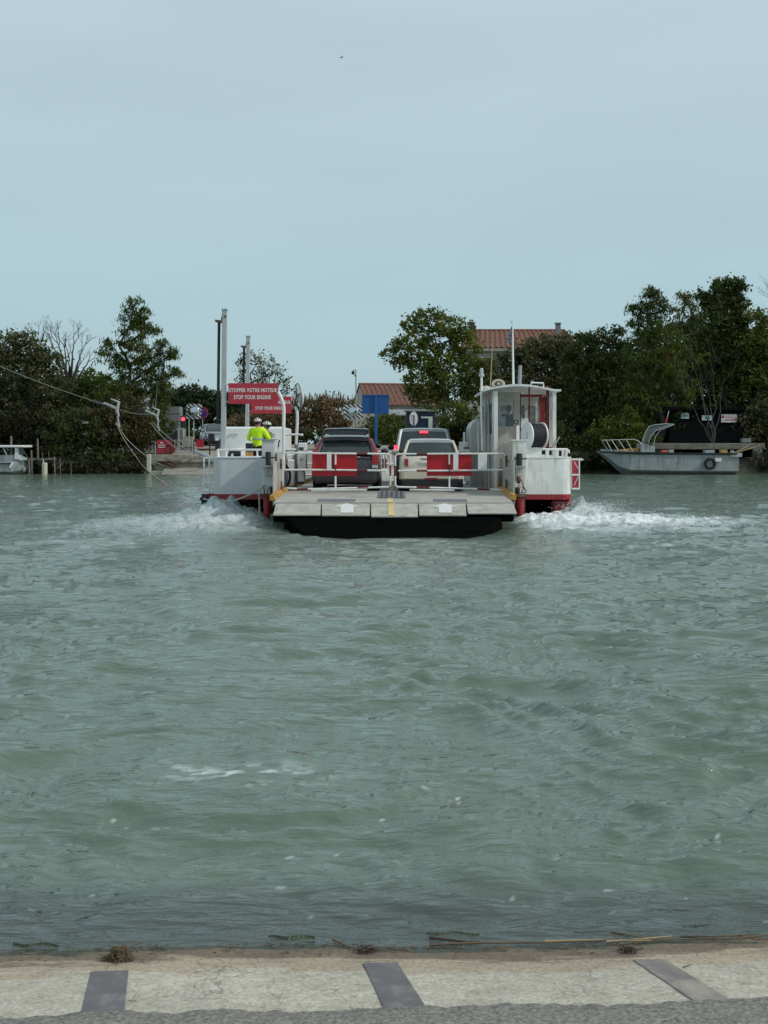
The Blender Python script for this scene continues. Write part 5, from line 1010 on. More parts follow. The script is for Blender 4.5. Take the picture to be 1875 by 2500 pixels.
# crowd barriers
def barrier(px0, px1, py0, py1, D, label):
    c = W((px0+px1)/2, py1, D); t = thing('barrier', label, 'barrier', (c.x, D, c.z), 'galvanised crowd barriers on the quay'); mb = MB((c.x, D, c.z))
    mb.tube([W(px0, py1, D), W(px0, py0, D), W(px1, py0, D), W(px1, py1, D)], .035, 6); mb.build('frame', M['galv'], t); mb = MB((c.x, D, c.z)); n = 7
    for i in range(1, n): x = px0+(px1-px0)*i/n; mb.tube([W(x, py1-4, D), W(x, py0, D)], .014, 4)
    mb.tube([W(px0, py1-4, D), W(px1, py1-4, D)], .025, 5); mb.build('bars', M['galv'], t)
barrier(356, 379, 1077, 1109, 80.5, 'leftmost galvanised barrier, left of the red notice board'); barrier(427, 470, 1075, 1108, 80.5, 'galvanised barrier right of the red notice board')
nb = simple('notice_board', 'red notice board with white bars between the two barriers', 'sign', 382, 420, 1074, 1107, 80.6, .06, M['signred'], bev=.01)
mb = MB(tuple(nb.location))
for a_ in ((386, 404, 1086, 1088), (386, 404, 1091, 1093), (391, 398, 1080, 1082.5)): wbox(mb, *a_, 80.57, .02)
mb.build('white_bar', M['letter'], nb)
mb = MB((W(415, 1100, 80).x, 80, W(415, 1106, 80).z)); cc = W(416, 1095, 80.2)
for r_ in (.30, .22): mb.tube([cc+Vector((r_*math.cos(t), -.02*r_, r_*math.sin(t))) for t in [i*math.pi/9 for i in range(18)]], .045, 6, closed=True)
mb.tube([cc+Vector((0, 0, -.3)), cc+Vector((0, 0, -.42))], .03); tag(mb.build('valve_wheel', M['darkred']), 'dark red round hose reel leaning by the red notice board', 'reel')
# red gate with a bright red plate
rgt = thing('road_barrier', 'dark red road barrier with a bright red plate in front of the white car', 'barrier', tuple(W(495, 1112, 80))); mb = MB(tuple(rgt.location))
mb.tube([W(473, 1108, 80), W(473, 1073.5, 80), W(512, 1073.5, 80), W(512, 1112, 80)], .05, 6); mb.tube([W(473, 1097, 80), W(512, 1097, 80)], .05, 6); mb.build('frame', M['darkred'], rgt)
mb = MB(tuple(rgt.location)); wbox(mb, 480, 497, 1075, 1092, 79.9, .03); M['bred'] = mat('bright_red', (0.62, 0.012, 0.02), .5, var=.05); mb.build('plate', M['bred'], rgt)
simple('bollard', 'dark square bollard right of the red road barrier', 'bollard', 508, 522, 1058, 1084, 79.5, .4, M['rubber'], bev=.02)
simple('litter_bin', 'black bin with a bright white top beside the mast', 'bin', 525, 536, 1074, 1100, 79.5, .4, M['rubber'], bev=.02)
mb = MB(tuple(W(529, 1076, 79.4))); wbox(mb, 526, 532.5, 1069, 1075.5, 79.4, .2); tag(mb.build('lamp', M['white2']), 'small white lamp head above the black bin', 'lamp')
# concrete column, traffic light, mirror, round sign, small signs
cb_ = thing('concrete_kiosk', 'tall grey concrete column left of the traffic light', 'column', tuple(W(423, 1078, 84))); mb = MB(tuple(cb_.location)); wbox(mb, 404, 439, 993, 1080, 84, 1.2); M['gconc'] = mat('grey_concrete', (0.20, 0.21, 0.205), .9, var=.15, vs=1.2); mb.build('shaft', M['gconc'], cb_, bev=.02)
mb = MB(tuple(cb_.location))
for py in (1009, 1027, 1045, 1062): wbox(mb, 403.7, 439.3, py, py+.7, 83.97, 1.26)
mb.build('joint', M['dplate'], cb_)
simple('concrete_block', 'low pale concrete block right of the grey column', 'block', 432, 450, 1046, 1076, 83.4, .7, M['gconc'], bev=.02)
simple('concrete_block', 'low wide concrete block behind the right barrier', 'block', 445, 471, 1066, 1092, 82, .7, M['conc'], bev=.02)
tl = thing('traffic_light', 'traffic light showing red beside the striped mirror', 'traffic light', tuple(W(447, 1078, 82.5))); mb = MB(tuple(tl.location)); mb.tube([W(447, 1078, 82.5), W(447, 1030, 82.5)], .06); mb.build('pole', M['galv'], tl)
mb = MB(tuple(tl.location)); wbox(mb, 441, 453, 1015, 1045, 82.45, .2); mb.build('housing', M['rubber'], tl, bev=.04)
for i, (py, mk) in enumerate(((1023, 'redlamp'), (1033, 'rubber'), (1041, 'rubber'))):
    mb = MB(tuple(tl.location)); c = W(447, py, 82.42); mb.cyl(c, c-Vector((0, .06, 0)), .13 if i == 0 else .10); mb.build('lens', M[mk], tl)
def striped_mirror(px0, px1, py0, py1, D, label, skew=4):
    c = W((px0+px1)/2, 1085, D); t = thing('road_mirror', label, 'road mirror', (c.x, D, c.z), 'road mirrors in striped frames'); og = tuple(t.location)
    mb = MB(og); mb.tube([W((px0+px1)/2, 1085, D+.1), W((px0+px1)/2, py1, D+.1)], .04); mb.build('pole', M['galv'], t)
    mb = MB(og); mb.loft([[W(px0, py1, D), W(px1-skew, py1, D), W(px1, py0, D), W(px0+skew, py0, D)], [W(px0, py1, D)+Vector((0, .05, 0)), W(px1-skew, py1, D)+Vector((0, .05, 0)), W(px1, py0, D)+Vector((0, .05, 0)), W(px0+skew, py0, D)+Vector((0, .05, 0))]]); f = mb.build('frame', M['stripe'], t)
    mb = MB(og); cc = W((px0+px1)/2, (py0+py1)/2, D-.02); rx = (px1-px0)*.33/F*D; rz_ = (py1-py0)*.33/F*D
    mb.loft([[cc+Vector((rx*k*math.cos(a), -d, rz_*k*(abs(math.sin(a))**.6)*(1 if math.sin(a) > 0 else -1))) for a in [i*math.pi/12 for i in range(24)]] for k, d in ((1, 0), (.9, .05), (.5, .09), (.05, .10))]); mb.build('mirror_glass', M['mirror'], t, smooth=True)
st = bpy.data.materials.new('striped_frame_paint'); st.use_nodes = True; nt = st.node_tree; L = nt.links.new; p = nt.nodes['Principled BSDF']; tc = N(nt, 'ShaderNodeTexCoord'); mp = N(nt, 'ShaderNodeMapping'); mp.inputs['Rotation'].default_value = (0, R(50), 0); wv = N(nt, 'ShaderNodeTexWave'); wv.inputs['Scale'].default_value = 1.55
rp = N(nt, 'ShaderNodeValToRGB'); rp.color_ramp.interpolation = 'CONSTANT'; rp.color_ramp.elements[0].color = (.02, .02, .02, 1); rp.color_ramp.elements[1].position = .5; rp.color_ramp.elements[1].color = (.55, .55, .52, 1)
L(tc.outputs['Object'], mp.inputs[0]); L(mp.outputs[0], wv.inputs[0]); L(wv.outputs[0], rp.inputs[0]); L(rp.outputs[0], p.inputs['Base Color']); M['stripe'] = st
striped_mirror(452, 494, 986, 1023, 84, 'road mirror in a black and white striped frame beside the traffic light'); striped_mirror(843, 883, 988, 1023, 84, 'road mirror in a black and white striped frame in front of the small house', -4)
rs = thing('no_parking_sign', 'round blue sign with a red rim half hidden behind the left road mirror', 'sign', tuple(W(496, 1085, 85))); mb = MB(tuple(rs.location)); c = W(494.5, 1008, 85); mb.cyl(c, c+Vector((0, .03, 0)), .40, n=24); mb.build('rim', M['signred'], rs)
mb = MB(tuple(rs.location)); mb.cyl(c-Vector((0, .012, 0)), c, .33, n=24); M['rblue'] = mat('sign_blue', (0.015, 0.03, 0.20), .5); mb.build('disc', M['rblue'], rs)
mb = MB(tuple(rs.location)); mb.obox(c-Vector((0, .016, 0)), (.22, 0, .22), (0, .004, 0), (.025, 0, -.025)); mb.build('slash', M['signred'], rs); mb = MB(tuple(rs.location)); mb.tube([W(494.5, 1085, 85.1), W(494.5, 1000, 85.1)], .035); mb.build('pole', M['galv'], rs)
ps = thing('direction_sign', 'back of a thin road sign on two posts by the concrete blocks', 'sign', tuple(W(436, 1100, 80.3))); mb = MB(tuple(ps.location)); mb.tube([W(436.5, 1102, 80.3), W(436.5, 1050, 80.3)], .03); mb.tube([W(461.5, 1106, 80.2), W(461.5, 1024, 80.2)], .03); mb.build('pole', M['galv'], ps); mb = MB(tuple(ps.location)); wbox(mb, 431, 448, 1046, 1049, 80.3, .04); mb.build('plate', M['galv'], ps)
# blue sign
bs = thing('blue_sign', 'large plain blue sign on a blue post in front of the small house', 'sign', tuple(W(919, 1080, 80))); og = tuple(bs.location)
mb = MB(og); wbox(mb, 884, 949.5, 963.5, 1010, 80, .05); mb.build('panel', M['blue'], bs); mb = MB(og); wbox(mb, 915, 921.5, 964, 1082, 79.88, .1); M['blue2'] = mat('blue_post', (0.008, 0.10, 0.30), .5); mb.build('post', M['blue2'], bs)
mb = MB(og); wbox(mb, 884, 914.8, 965.5, 967, 79.96, .04); wbox(mb, 921.7, 949.5, 965.5, 967, 79.96, .04); mb.build('stiffener', M['blue'], bs)
# booth with oval sign
bo = thing('ticket_booth', 'dark blue booth with an open door behind the people carrier', 'booth', tuple(W(1030, 1085, 88))); og = tuple(bo.location); mb = MB(og); wbox(mb, 992, 1062, 1004, 1090, 88, 2.5); mb.build('wall', M['dblue'], bo, bev=.02)
mb = MB(og); wbox(mb, 1028, 1046, 1017, 1021, 87.9, .06); wbox(mb, 1046, 1056, 1017, 1060, 87.9, .06); mb.build('door', M['paper'], bo); mb = MB(og); wbox(mb, 988, 1066, 1000, 1004, 87.8, 2.8); mb.build('roof', M['greypaint'], bo)
ov = thing('oval_sign', 'white oval sign bearing a dark figure 1 above the people carrier', 'sign', tuple(W(1010, 1055, 86))); og = tuple(ov.location); mb = MB(og); c = W(1010, 1022, 86)
mb.loft([[c+Vector((.29*math.cos(a), d, .50*math.sin(a))) for a in [i*math.pi/14 for i in range(28)]] for d in (0, .03)]); mb.build('disc', M['letter'], ov); mb = MB(og); wbox(mb, 1009.5, 1012, 1014, 1040, 85.97, .02); wbox(mb, 1005, 1009.4, 1014, 1015.5, 85.97, .02); mb.build('figure', M['dblue'], ov); mb = MB(og); mb.tube([W(1012, 1080, 86.1), W(1012, 1036, 86.1)], .03); mb.build('post', M['dplate'], ov)
# camera pole
cpn = thing('camera_pole', 'slim pole with a surveillance camera above the small house', 'camera pole', tuple(W(869, 1080, 96))); og = tuple(cpn.location); mb = MB(og); mb.tube([W(869, 1080, 96), W(869, 902, 96)], .045); mb.tube([W(869, 903, 96), W(862, 904, 96), W(862, 908, 96)], .03); mb.build('pole', M['galv'], cpn)
mb = MB(og); mb.ell(W(862, 910, 96), (.13, .13, .15)); mb.build('camera_dome', M['rubber'], cpn, smooth=True); mb = MB(og); wbox(mb, 865, 869, 914, 919, 95.9, .2); mb.build('junction_box', M['dplate'], cpn)
# parked car on the far bank
pk = car('parked_car', 'pale silver car facing the river on the far bank', (W(517, 0, 87.4).x, 87.4, 1.80), R(188)+.10, dict(w=1.75, l=4.2, belt=.95, h=1.48, paint=cp['silver_car_paint'], gh=(.15, .55, 2.5, 3.25), wb=.92, wt=.74, bp=(1.2, 2.0), wr=.8, wf=3.35, r=.31, hoodl=1.0, lamps=[(.65, .8, .7, .85, 'redlens', -.03)], bump=(.3, .6), hood=.95))
mb = MB(); mb.box(-.7, .7, 3.55, 4.12, .72, .86); mb.build('bonnet', cp['silver_car_paint'], pk, bev=.05)
for s in (-1, 1): mb = MB(); mb.box(s*.5, s*.78, 4.08, 4.14, .60, .74); mb.build('headlight', M['lens'], pk, bev=.03)
# houses ------------------------------------------------
tm = bpy.data.materials.new('clay_roof_tiles'); tm.use_nodes = True; nt = tm.node_tree; L = nt.links.new; p = nt.nodes['Principled BSDF']; p.inputs['Roughness'].default_value = .9
tc = N(nt, 'ShaderNodeTexCoord'); n1 = N(nt, 'ShaderNodeTexNoise'); n1.inputs['Scale'].default_value = 5; n1.inputs['Detail'].default_value = 5; L(tc.outputs['Object'], n1.inputs[0])
r1 = N(nt, 'ShaderNodeValToRGB'); r1.color_ramp.elements[0].position = .3; r1.color_ramp.elements[0].color = (.12, .055, .038, 1); r1.color_ramp.elements[1].position = .7; r1.color_ramp.elements[1].color = (.29, .135, .088, 1); L(n1.outputs[0], r1.inputs[0]); L(r1.outputs[0], p.inputs['Base Color'])
def tiled(mb, A, B, C_, D_, pitch, r):
    """corrugated slope: A-B ridge edge, D-C eave edge; half-round tile rows run from ridge to eave"""
    A, B, C_, D_ = map(Vector, (A, B, C_, D_)); nrm = (B-A).cross(D_-A).normalized(); nrm = nrm if nrm.z > 0 else -nrm; n = max(4, int((B-A).length/pitch)); prof = []
    rows_ = 2; k = 4
    for i in range(n*k+1):
        t = i/(n*k); h = r*abs(math.sin(math.pi*(i % k)/k)) if (i//k) % 2 == 0 else -r*.4*abs(math.sin(math.pi*(i % k)/k))
        prof.append((t, h))
    vs = []; m_ = 14
    for j in range(m_+1):
        s = j/m_
        for dj in ((0, .02), ) if j in (0,) else ((0, 0.0), (0, .03)):
            for t, h in prof:
                a = A.lerp(B, t); b = D_.lerp(C_, t); vs.append(a.lerp(b, s)+nrm*(h+dj[1]))
    w_ = len(prof); nr_ = len(vs)//w_
    mb.add(vs, [(j*w_+i, j*w_+i+1, (j+1)*w_+i+1, (j+1)*w_+i) for j in range(nr_-1) for i in range(w_-1)])
# small house
sh_ = thing('small_house', 'small cream house with a clay tile roof behind the blue sign', 'house', tuple(W(950, 1085, 108))); og = tuple(sh_.location)
u = Vector((.975, .22, 0)).normalized(); v = Vector((-.22, .975, 0)).normalized(); E0 = W(897, 985, 108); Ln = 7.6; Wd = 6.6; gzb = 1.6
ez = E0.z; R0 = W(878, 938.5, 111.2); rz_ = R0.z
def hp(a, b, z): q = E0+u*a+v*b; return Vector((q.x, q.y, z))
mb = MB(og); mb.loft([[hp(a, 0, gzb), hp(a, 0, ez), hp(a, Wd/2, rz_-.12), hp(a, Wd, ez), hp(a, Wd, gzb)] for a in (0, Ln)]); mb.build('wall', M['plaster'], sh_)
mb = MB(og); tiled(mb, hp(-.1, Wd/2, rz_), hp(Ln+.2, Wd/2, rz_), hp(Ln+.2, -.35, ez-.15), hp(-.1, -.35, ez-.15), .22, .07); tiled(mb, hp(-.1, Wd/2, rz_), hp(Ln+.2, Wd/2, rz_), hp(Ln+.2, Wd+.35, ez-.15), hp(-.1, Wd+.35, ez-.15), .22, .07); rf = mb.build('roof', tm, sh_, smooth='all')
mb = MB(og); mb.tube([hp(-.12, Wd/2, rz_+.05), hp(Ln+.2, Wd/2, rz_+.05)], .10, 8); mb.build('ridge_tiles', tm, rf)
mb = MB(og); mb.loft([[hp(a, -.02, ez-.45), hp(a, -2.6, ez-1.0), hp(a, -2.6, ez-1.1), hp(a, -.02, ez-.6)] for a in (1.4, Ln)]); mb.build('awning', M['greypaint'], sh_)
for a in (1.5, 4.5, Ln-.1): mb = MB(og); mb.tube([hp(a, -2.5, gzb), hp(a, -2.5, ez-1.05)], .05); mb.build('awning_post', M['dplate'], sh_)
mb = MB(og); q0 = hp(-.04, Wd*.42, 5.0); mb.obox(q0, u*.02, v*.25, Vector((0, 0, .5))); mb.build('window', M['glass'], sh_)
simple('low_wall', 'low cream wall below the small house gable', 'wall', 848, 905, 1010, 1042, 104, .4, M['plaster'])
# large house
lh = thing('large_house', 'tall house with a clay tile roof and two chimneys above the trees', 'house', tuple(W(1270, 1085, 125))); og = tuple(lh.location); D = 125
rl, rr2 = W(1140, 807, 129), W(1378, 807, 129); el_, er_ = W(1128, 849, D), W(1412, 849, D)
mb = MB(og); mb.box(el_.x+.3, er_.x-.3, D+.4, D+8, 1.5, el_.z); mb.build('wall', M['plaster'], lh)
mb = MB(og); tiled(mb, rl, rr2, er_, el_, .24, .08); rf = mb.build('roof', tm, lh, smooth='all')
bk = 8.6; mb = MB(og); A = Vector((el_.x, D+bk, el_.z)); B = Vector((er_.x, D+bk, er_.z)); mb.add([rl, rr2, B, A, er_, el_], [(0, 1, 2, 3), (1, 4, 2), (0, 3, 5)]); mb.build('roof', tm, lh)
mb = MB(og); mb.tube([rl+Vector((0, 0, .05)), rr2+Vector((0, 0, .05)), er_], .11, 8); mb.build('ridge_tiles', tm, rf)
mb = MB(og); mb.box(el_.x+.1, er_.x-.1, D-.05, D+.35, el_.z-.35, el_.z-.05); mb.build('cornice', M['conc'], lh)
for i in range(3):
    px = 1170+i*75; mb = MB(og); wbox(mb, px, px+22, 872, 905, D+.35, .06); wf_ = mb.build('window', M['white2'], lh); mb = MB(og); wbox(mb, px+2, px+20, 874, 903, D+.33, .03); mb.build('pane', M['glass'], wf_)
for (px0, px1, pt, pb, mk, D2) in ((1147, 1159, 788, 816, 'rust', 128.5), (1357.5, 1369, 789, 816, 'gconc', 127)):
    mb = MB(og); wbox(mb, px0, px1, pt, pb, D2, .55); ch = mb.build('chimney', M[mk], rf); mb = MB(og); wbox(mb, px0-1.5, px1+1.5, pt-1.5, pt+.5, D2-.1, .75); mb.build('chimney_cap', M[mk], ch)
# ------------------------------------------------------------------ work boat, dock, shed
bt = thing('work_boat', 'dull aluminium work boat with a bow rail and a tyre fender moored at the dock', 'boat', tuple(W(1640, 1153, 76))); og = tuple(bt.location); D = 76.0
def bx(px): return W(px, 0, D).x
zt_, zb_ = W(0, 1106, D).z, -.25
def sec(x, hw_, zt2, zk, zc): return [(x, D+1.25-hw_, zt2), (x, D+1.25-hw_*.92, zc), (x, D+1.25, zk), (x, D+1.25+hw_*.92, zc), (x, D+1.25+hw_, zt2)]
mb = MB(og); mb.loft([sec(bx(1468), .35, W(0, 1102, D).z, W(0, 1106, D).z, W(0, 1104, D).z), sec(bx(1490), .85, W(0, 1103, D).z, W(0, 1125, D).z, W(0, 1118, D).z), sec(bx(1512), 1.1, W(0, 1105, D).z, W(0, 1146, D).z, W(0, 1138, D).z), sec(bx(1540), 1.25, W(0, 1106, D).z, -.3, W(0, 1147, D).z), sec(bx(1700), 1.25, W(0, 1107, D).z, -.35, W(0, 1150, D).z), sec(bx(1805), 1.2, W(0, 1107, D).z, -.3, W(0, 1150, D).z)]); mb.build('hull', M['alu'], bt)
mb = MB(og)
for i in range(60): x = 1467+i*5.6; c = W(x, 1103.5+min(4, i*.1), D-.03); mb.obox(c, (.06, 0, 0), (0, .05, 0), (0, 0, .05))
mb.tube([W(1466, 1104, D+.0), W(1560, 1108, D-.02), W(1790, 1109, D-.02)], .05, 6); mb.build('rubber_strake', M['rubber'], bt)
mb = MB(og); mb.loft([[W(1466, 1096, D+.9), W(1466, 1104, D+.9), W(1466, 1104, D+1.6), W(1466, 1096, D+1.6)], [W(1500, 1098, D+.1), W(1500, 1105, D+.1), W(1500, 1105, D+2.3), W(1500, 1098, D+2.3)], [W(1555, 1103, D+.02), W(1555, 1106, D+.02), W(1555, 1106, D+2.4), W(1555, 1103, D+2.4)]]); mb.build('bow_bulwark', M['alu'], bt)
mb = MB(og)
for dy in (.15, 2.2):
    mb.tube([W(1482, 1096, D+dy), W(1469, 1075, D+dy), W(1548, 1072.5, D+dy), W(1557, 1076, D+dy), W(1568, 1085, D+dy)], .028, 6)
    for a_, b_ in ((1479, 1494), (1493, 1511), (1510, 1529), (1529, 1545)): mb.tube([W(a_, 1074, D+dy), W(b_, 1102, D+dy)], .025, 6)
mb.build('bow_rail', M['galv'], bt, smooth=True)
mb = MB(og); wbox(mb, 1565, 1584, 1083, 1106, D+.5, 1.4); wbox(mb, 1584, 1599, 1088, 1106, D+.6, 1.2); mb.build('console', M['alu'], bt, bev=.03)
mb = MB(og)
for dy in (.35, 2.0):
    mb.tube([W(1567, 1084, D+dy), W(1575, 1058, D+dy), W(1584, 1041, D+dy), W(1600, 1037, D+dy), W(1625, 1035, D+dy), W(1645, 1036, D+dy)], .03, 6)
    mb.tube([W(1583, 1080, D+dy), W(1588, 1066, D+dy), W(1600, 1052, D+dy), W(1622, 1042, D+dy), W(1645, 1037, D+dy)], .03, 6); mb.tube([W(1596, 1084, D+dy), W(1600, 1066, D+dy), W(1612, 1050, D+dy), W(1640, 1039, D+dy)], .025, 6)
mb.build('canopy_frame', M['galv'], bt, smooth=True)
mb = MB(og); lo_ = [(1568, 1083), (1576, 1058), (1585, 1042), (1600, 1038), (1625, 1036.5), (1643, 1037)]; hi_ = [(1582, 1080), (1588, 1066), (1599, 1053), (1611, 1046), (1630, 1041), (1645, 1038)]
for dy in (.37, 1.98): mb.loft([[W(*a_, D+dy), W(*b_, D+dy), W(*b_, D+dy+.015), W(*a_, D+dy+.015)] for a_, b_ in zip(lo_, hi_)])
mb.loft([[W(*a_, D+.36), W(*a_, D+2.0), W(a_[0]+.5, a_[1]+1, D+2.0), W(a_[0]+.5, a_[1]+1, D+.36)] for a_ in lo_]); M['canvas'] = mat('grey_canvas', (.10, .11, .11), .7, var=.15); mb.build('canopy', M['canvas'], bt)
mb = MB(og); c = W(1734, 1132, D-.06); mb.tube([c+Vector((.29*math.cos(t), 0, .29*math.sin(t))) for t in [i*math.pi/12 for i in range(24)]], .085, 10, closed=True); ty = mb.build('tyre_fender', M['tyre'], bt, smooth=True)
mb = MB(og); wbox(mb, 1746, 1762, 1118, 1127, D-.0, .02); mb.build('registration_plate', M['letter'], bt); mb = MB(og); wbox(mb, 1782, 1812, 1106, 1116, D-.02, 2.4); mb.build('stern_platform', M['galv'], bt, bev=.02)
mb = MB(og); wbox(mb, 1616, 1631, 1099, 1107, D+.5, .5); M['orange'] = mat('faded_orange_plastic', (.42, .10, .06), .6, var=.1); mb.build('fuel_can', M['orange'], bt, bev=.03)
mb = MB(og); wbox(mb, 1760, 1776, 1098, 1107, D+.4, .4); wbox(mb, 1535, 1560, 1094, 1103, D+.8, .5); wbox(mb, 1515, 1540, 1097, 1103, D+.6, .5); mb.build('yellow_crate', M['yellow'], bt, bev=.03)
mb = MB(og); wbox(mb, 1633, 1645, 1098, 1106, D+.6, .5); wbox(mb, 1722, 1745, 1099, 1107, D+.8, .6); mb.cyl(W(1787, 1106, D+.5), W(1787, 1100, D+.5), .12); mb.build('deck_gear', M['greypaint'], bt, bev=.02)
mb = MB(og); mb.tube([W(1625, 1036, D+1), W(1633, 1003, D+1)], .018, 5); mb.build('aerial', M['letter'], bt); mb = MB(og); mb.tube([W(1626, 1031, D+1), W(1629, 1020, D+1)], .06, 5); mb.build('red_flag', M['signred'], bt)
dk = thing('dock', 'low concrete dock on piles behind the work boat', 'dock', tuple(W(1720, 1150, 79.5))); og = tuple(dk.location)
mb = MB(og); wbox(mb, 1592, 1868, 1082, 1097, 79.5, 2.5); wbox(mb, 1400, 1475, 1122, 1150, 80.5, 1); mb.build('slab', M['oldconc'], dk, bev=.03)
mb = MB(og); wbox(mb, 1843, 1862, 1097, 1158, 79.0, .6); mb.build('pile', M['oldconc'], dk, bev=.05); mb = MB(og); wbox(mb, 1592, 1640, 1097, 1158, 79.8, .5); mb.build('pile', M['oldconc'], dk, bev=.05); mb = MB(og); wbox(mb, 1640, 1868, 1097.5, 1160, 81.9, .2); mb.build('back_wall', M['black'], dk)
mb = MB(tuple(W(1850, 1086, 79.3))); mb.tube([W(x, y, 78.5) for x, y in ((1790, 1106), (1812, 1097), (1825, 1088), (1833, 1084))], .03, 5); mb.tube([W(x, y, 78.5) for x, y in ((1790, 1106), (1815, 1100), (1840, 1093), (1856, 1086))], .03, 5); tag(mb.build('rope', M['straw']), 'yellowish rope from the work boat stern to the dock', 'rope')
simple('box', 'grey box on the dock beneath the pink-white notice', 'box', 1812, 1834, 1070, 1080, 80.5, .5, M['gconc'])
shd = thing('boat_shed', 'dark timber shed wall carrying three white notices', 'shed', tuple(W(1720, 1080, 82.5))); og = tuple(shd.location); M['tarry'] = mat('tarred_boards', (.006, .0065, .007), 1.0, spec=.1, var=.4, stretch=(8, 1, .4)); mb = MB(og); wbox(mb, 1634, 1815, 1000, 1082, 82.5, 3); mb.build('wall', M['tarry'], shd)
mb = MB(og); wbox(mb, 1628, 1822, 994, 1001, 82.2, 3.6); mb.build('roof', M['tarry'], shd)
for (a_, b_, c_, d_, lb, mk) in ((1663, 1682, 1008, 1022, 'square pale notice, leftmost of three on the dark shed', 'paper'), (1714, 1738, 1014, 1026, 'small pale blue-edged notice, middle of three on the dark shed', 'paper'), (1761, 1799, 1011.5, 1031, 'largest pinkish notice, rightmost of three on the dark shed', 'letter')):
    s_ = simple('notice', lb, 'notice', a_, b_, c_, d_, 82.4, .04, M[mk], 'notices on the dark shed'); mb = MB(tuple(s_.location)); rnd = random.Random(a_); w_ = b_-a_
    for k in range(2):
        y = c_+(d_-c_)*(.35+.25*k); x = a_+w_*.28
        while x < b_-w_*.12: l = rnd.uniform(1, 3); wbox(mb, x, min(x+l, b_-2), y, y+1.1, 82.37, .02); x += l+.8
    if mk == 'letter': wbox(mb, a_+1.5, a_+7, c_+3, c_+9, 82.37, .02); wbox(mb, a_+1, b_-1, d_-6, d_-5.2, 82.37, .02)
    mb.build('lettering', M['signred'] if mk == 'letter' else M['ribbon'], s_)
# left boat and jetty
lb = thing('cabin_boat', 'white cabin motor boat moored at the far left', 'boat', tuple(W(20, 1158, 77))); og = tuple(lb.location); D = 77.0
def bsec(px, hw_, pt, pk, pc): x = W(px, 0, D).x; z = lambda q: W(0, q, D).z; return [(x, D+1.1-hw_, z(pt)), (x, D+1.1-hw_*.93, z(pc)), (x, D+1.1, z(pk)), (x, D+1.1+hw_*.93, z(pc)), (x, D+1.1+hw_, z(pt))]
mb = MB(og); mb.loft([bsec(-190, .95, 1130, 1170, 1150), bsec(-60, 1.1, 1131, 1172, 1152), bsec(25, 1.0, 1127, 1170, 1152), bsec(50, .7, 1124, 1164, 1148), bsec(76, .08, 1120, 1140, 1132)]); M['oldwhite'] = mat('dull_white_boat_paint', (.33, .36, .35), .5, var=.15, c2=(.14, .14, .12), c2amt=.25, streak=True); mb.build('hull', M['oldwhite'], lb, bev=.02)
mb = MB(og); wbox(mb, -190, 30, 1130.5, 1133, D+.02, .1); mb.build('rubbing_strip', M['rubber'], lb)
mb = MB(og); mb.loft([[W(x, y, D+d) for d in (.25, 1.95) for x, y in (((a_), b_),)] if 0 else [W(x0, y0, D+.25), W(x0, y1, D+.25), W(x0, y1, D+1.95), W(x0, y0, D+1.95)] for x0, y0, y1 in ((36, 1093, 1126), (44, 1093, 1125), (48, 1110, 1124), (66, 1118, 1123))]); mb.build('cabin', M['white'], lb)
mb = MB(og); wbox(mb, -120, 57, 1087, 1092.5, D+.1, 2.0); mb.build('cabin_roof', M['white2'], lb, bev=.04); mb = MB(og); mb.loft([[W(x0, y0, D+.24), W(x0, y1, D+.24), W(x0, y1, D+.23), W(x0, y0, D+.23)] for x0, y0, y1 in ((44, 1093, 1093.5), (47, 1093, 1109.5), (53, 1093, 1109.5), (61, 1108, 1109.5))]); mb.tube([W(53, 1092, D+.2), W(68, 1119, D+.2)], .03, 5); mb.build('side_window', M['glass'], lb)
mb = MB(og)
for a_ in (((-80, 1092), (-80, 1130)), ((7, 1093), (16, 1110)), ((16, 1110), (17, 1124))): mb.tube([W(*a_[0], D+.2), W(*a_[1], D+.2)], .04, 5)
mb.build('canopy_strut', M['greypaint'], lb); mb = MB(og); wbox(mb, -150, 36, 1111, 1131, D+.3, 1.6); mb.build('cockpit', M['greypaint'], lb, bev=.02)
mb = MB(og); mb.tube([W(24, 1141, D-.1), W(31, 1131, D-.1)], .08, 8); mb.build('fender', M['white2'], lb)
jt = thing('jetty', 'weathered wooden jetty beside the white cabin boat', 'jetty', tuple(W(90, 1158, 78))); og = tuple(jt.location); mb = MB(og); mb.loft([[W(34, 1121, 77.2), W(34, 1125, 77.2), W(34, 1125, 78.6), W(34, 1121, 78.6)], [W(138, 1118, 77.6), W(138, 1122, 77.6), W(138, 1122, 79), W(138, 1118, 79)]]); mb.build('walkway', M['wood'], jt)
for px, pt, pb, r_ in ((28.5, 1064, 1128, .07), (93, 1071, 1122, .06), (78, 1099, 1160, .06), (72, 1125, 1158, .08), (134, 1115, 1158, .05), (148, 1120, 1156, .03), (120, 1102, 1118, .02), (104, 1104, 1118, .02), (174, 1128, 1158, .025)): mb = MB(og); mb.tube([W(px, pb, 77.4), W(px-1.5, pt, 77.4)], r_, 6); mb.build('post', M['wood'], jt, smooth=True)
mb = MB(tuple(W(109, 1160, 77))); mb.cyl(W(109, 1159, 77), W(109, 1131, 77), .17, n=14); mb.ell(W(109, 1131, 77), (.17, .17, .04), z0=0); mb.tube([W(106, 1131, 77), W(106, 1122, 77.2)], .03, 5); tag(mb.build('float_drum', M['cream'], smooth=True), 'cream plastic drum hanging from the jetty', 'drum')
mb = MB(tuple(W(58, 1160, 77))); mb.ell(W(57.5, 1146, 76.9), (.15, .15, .2)); mb.tube([W(57, 1140, 76.9), W(56, 1124, 77.2)], .02, 5); tag(mb.build('buoy', M['gconc'], smooth=True), 'grey buoy hanging beneath the jetty next to the boat', 'buoy')
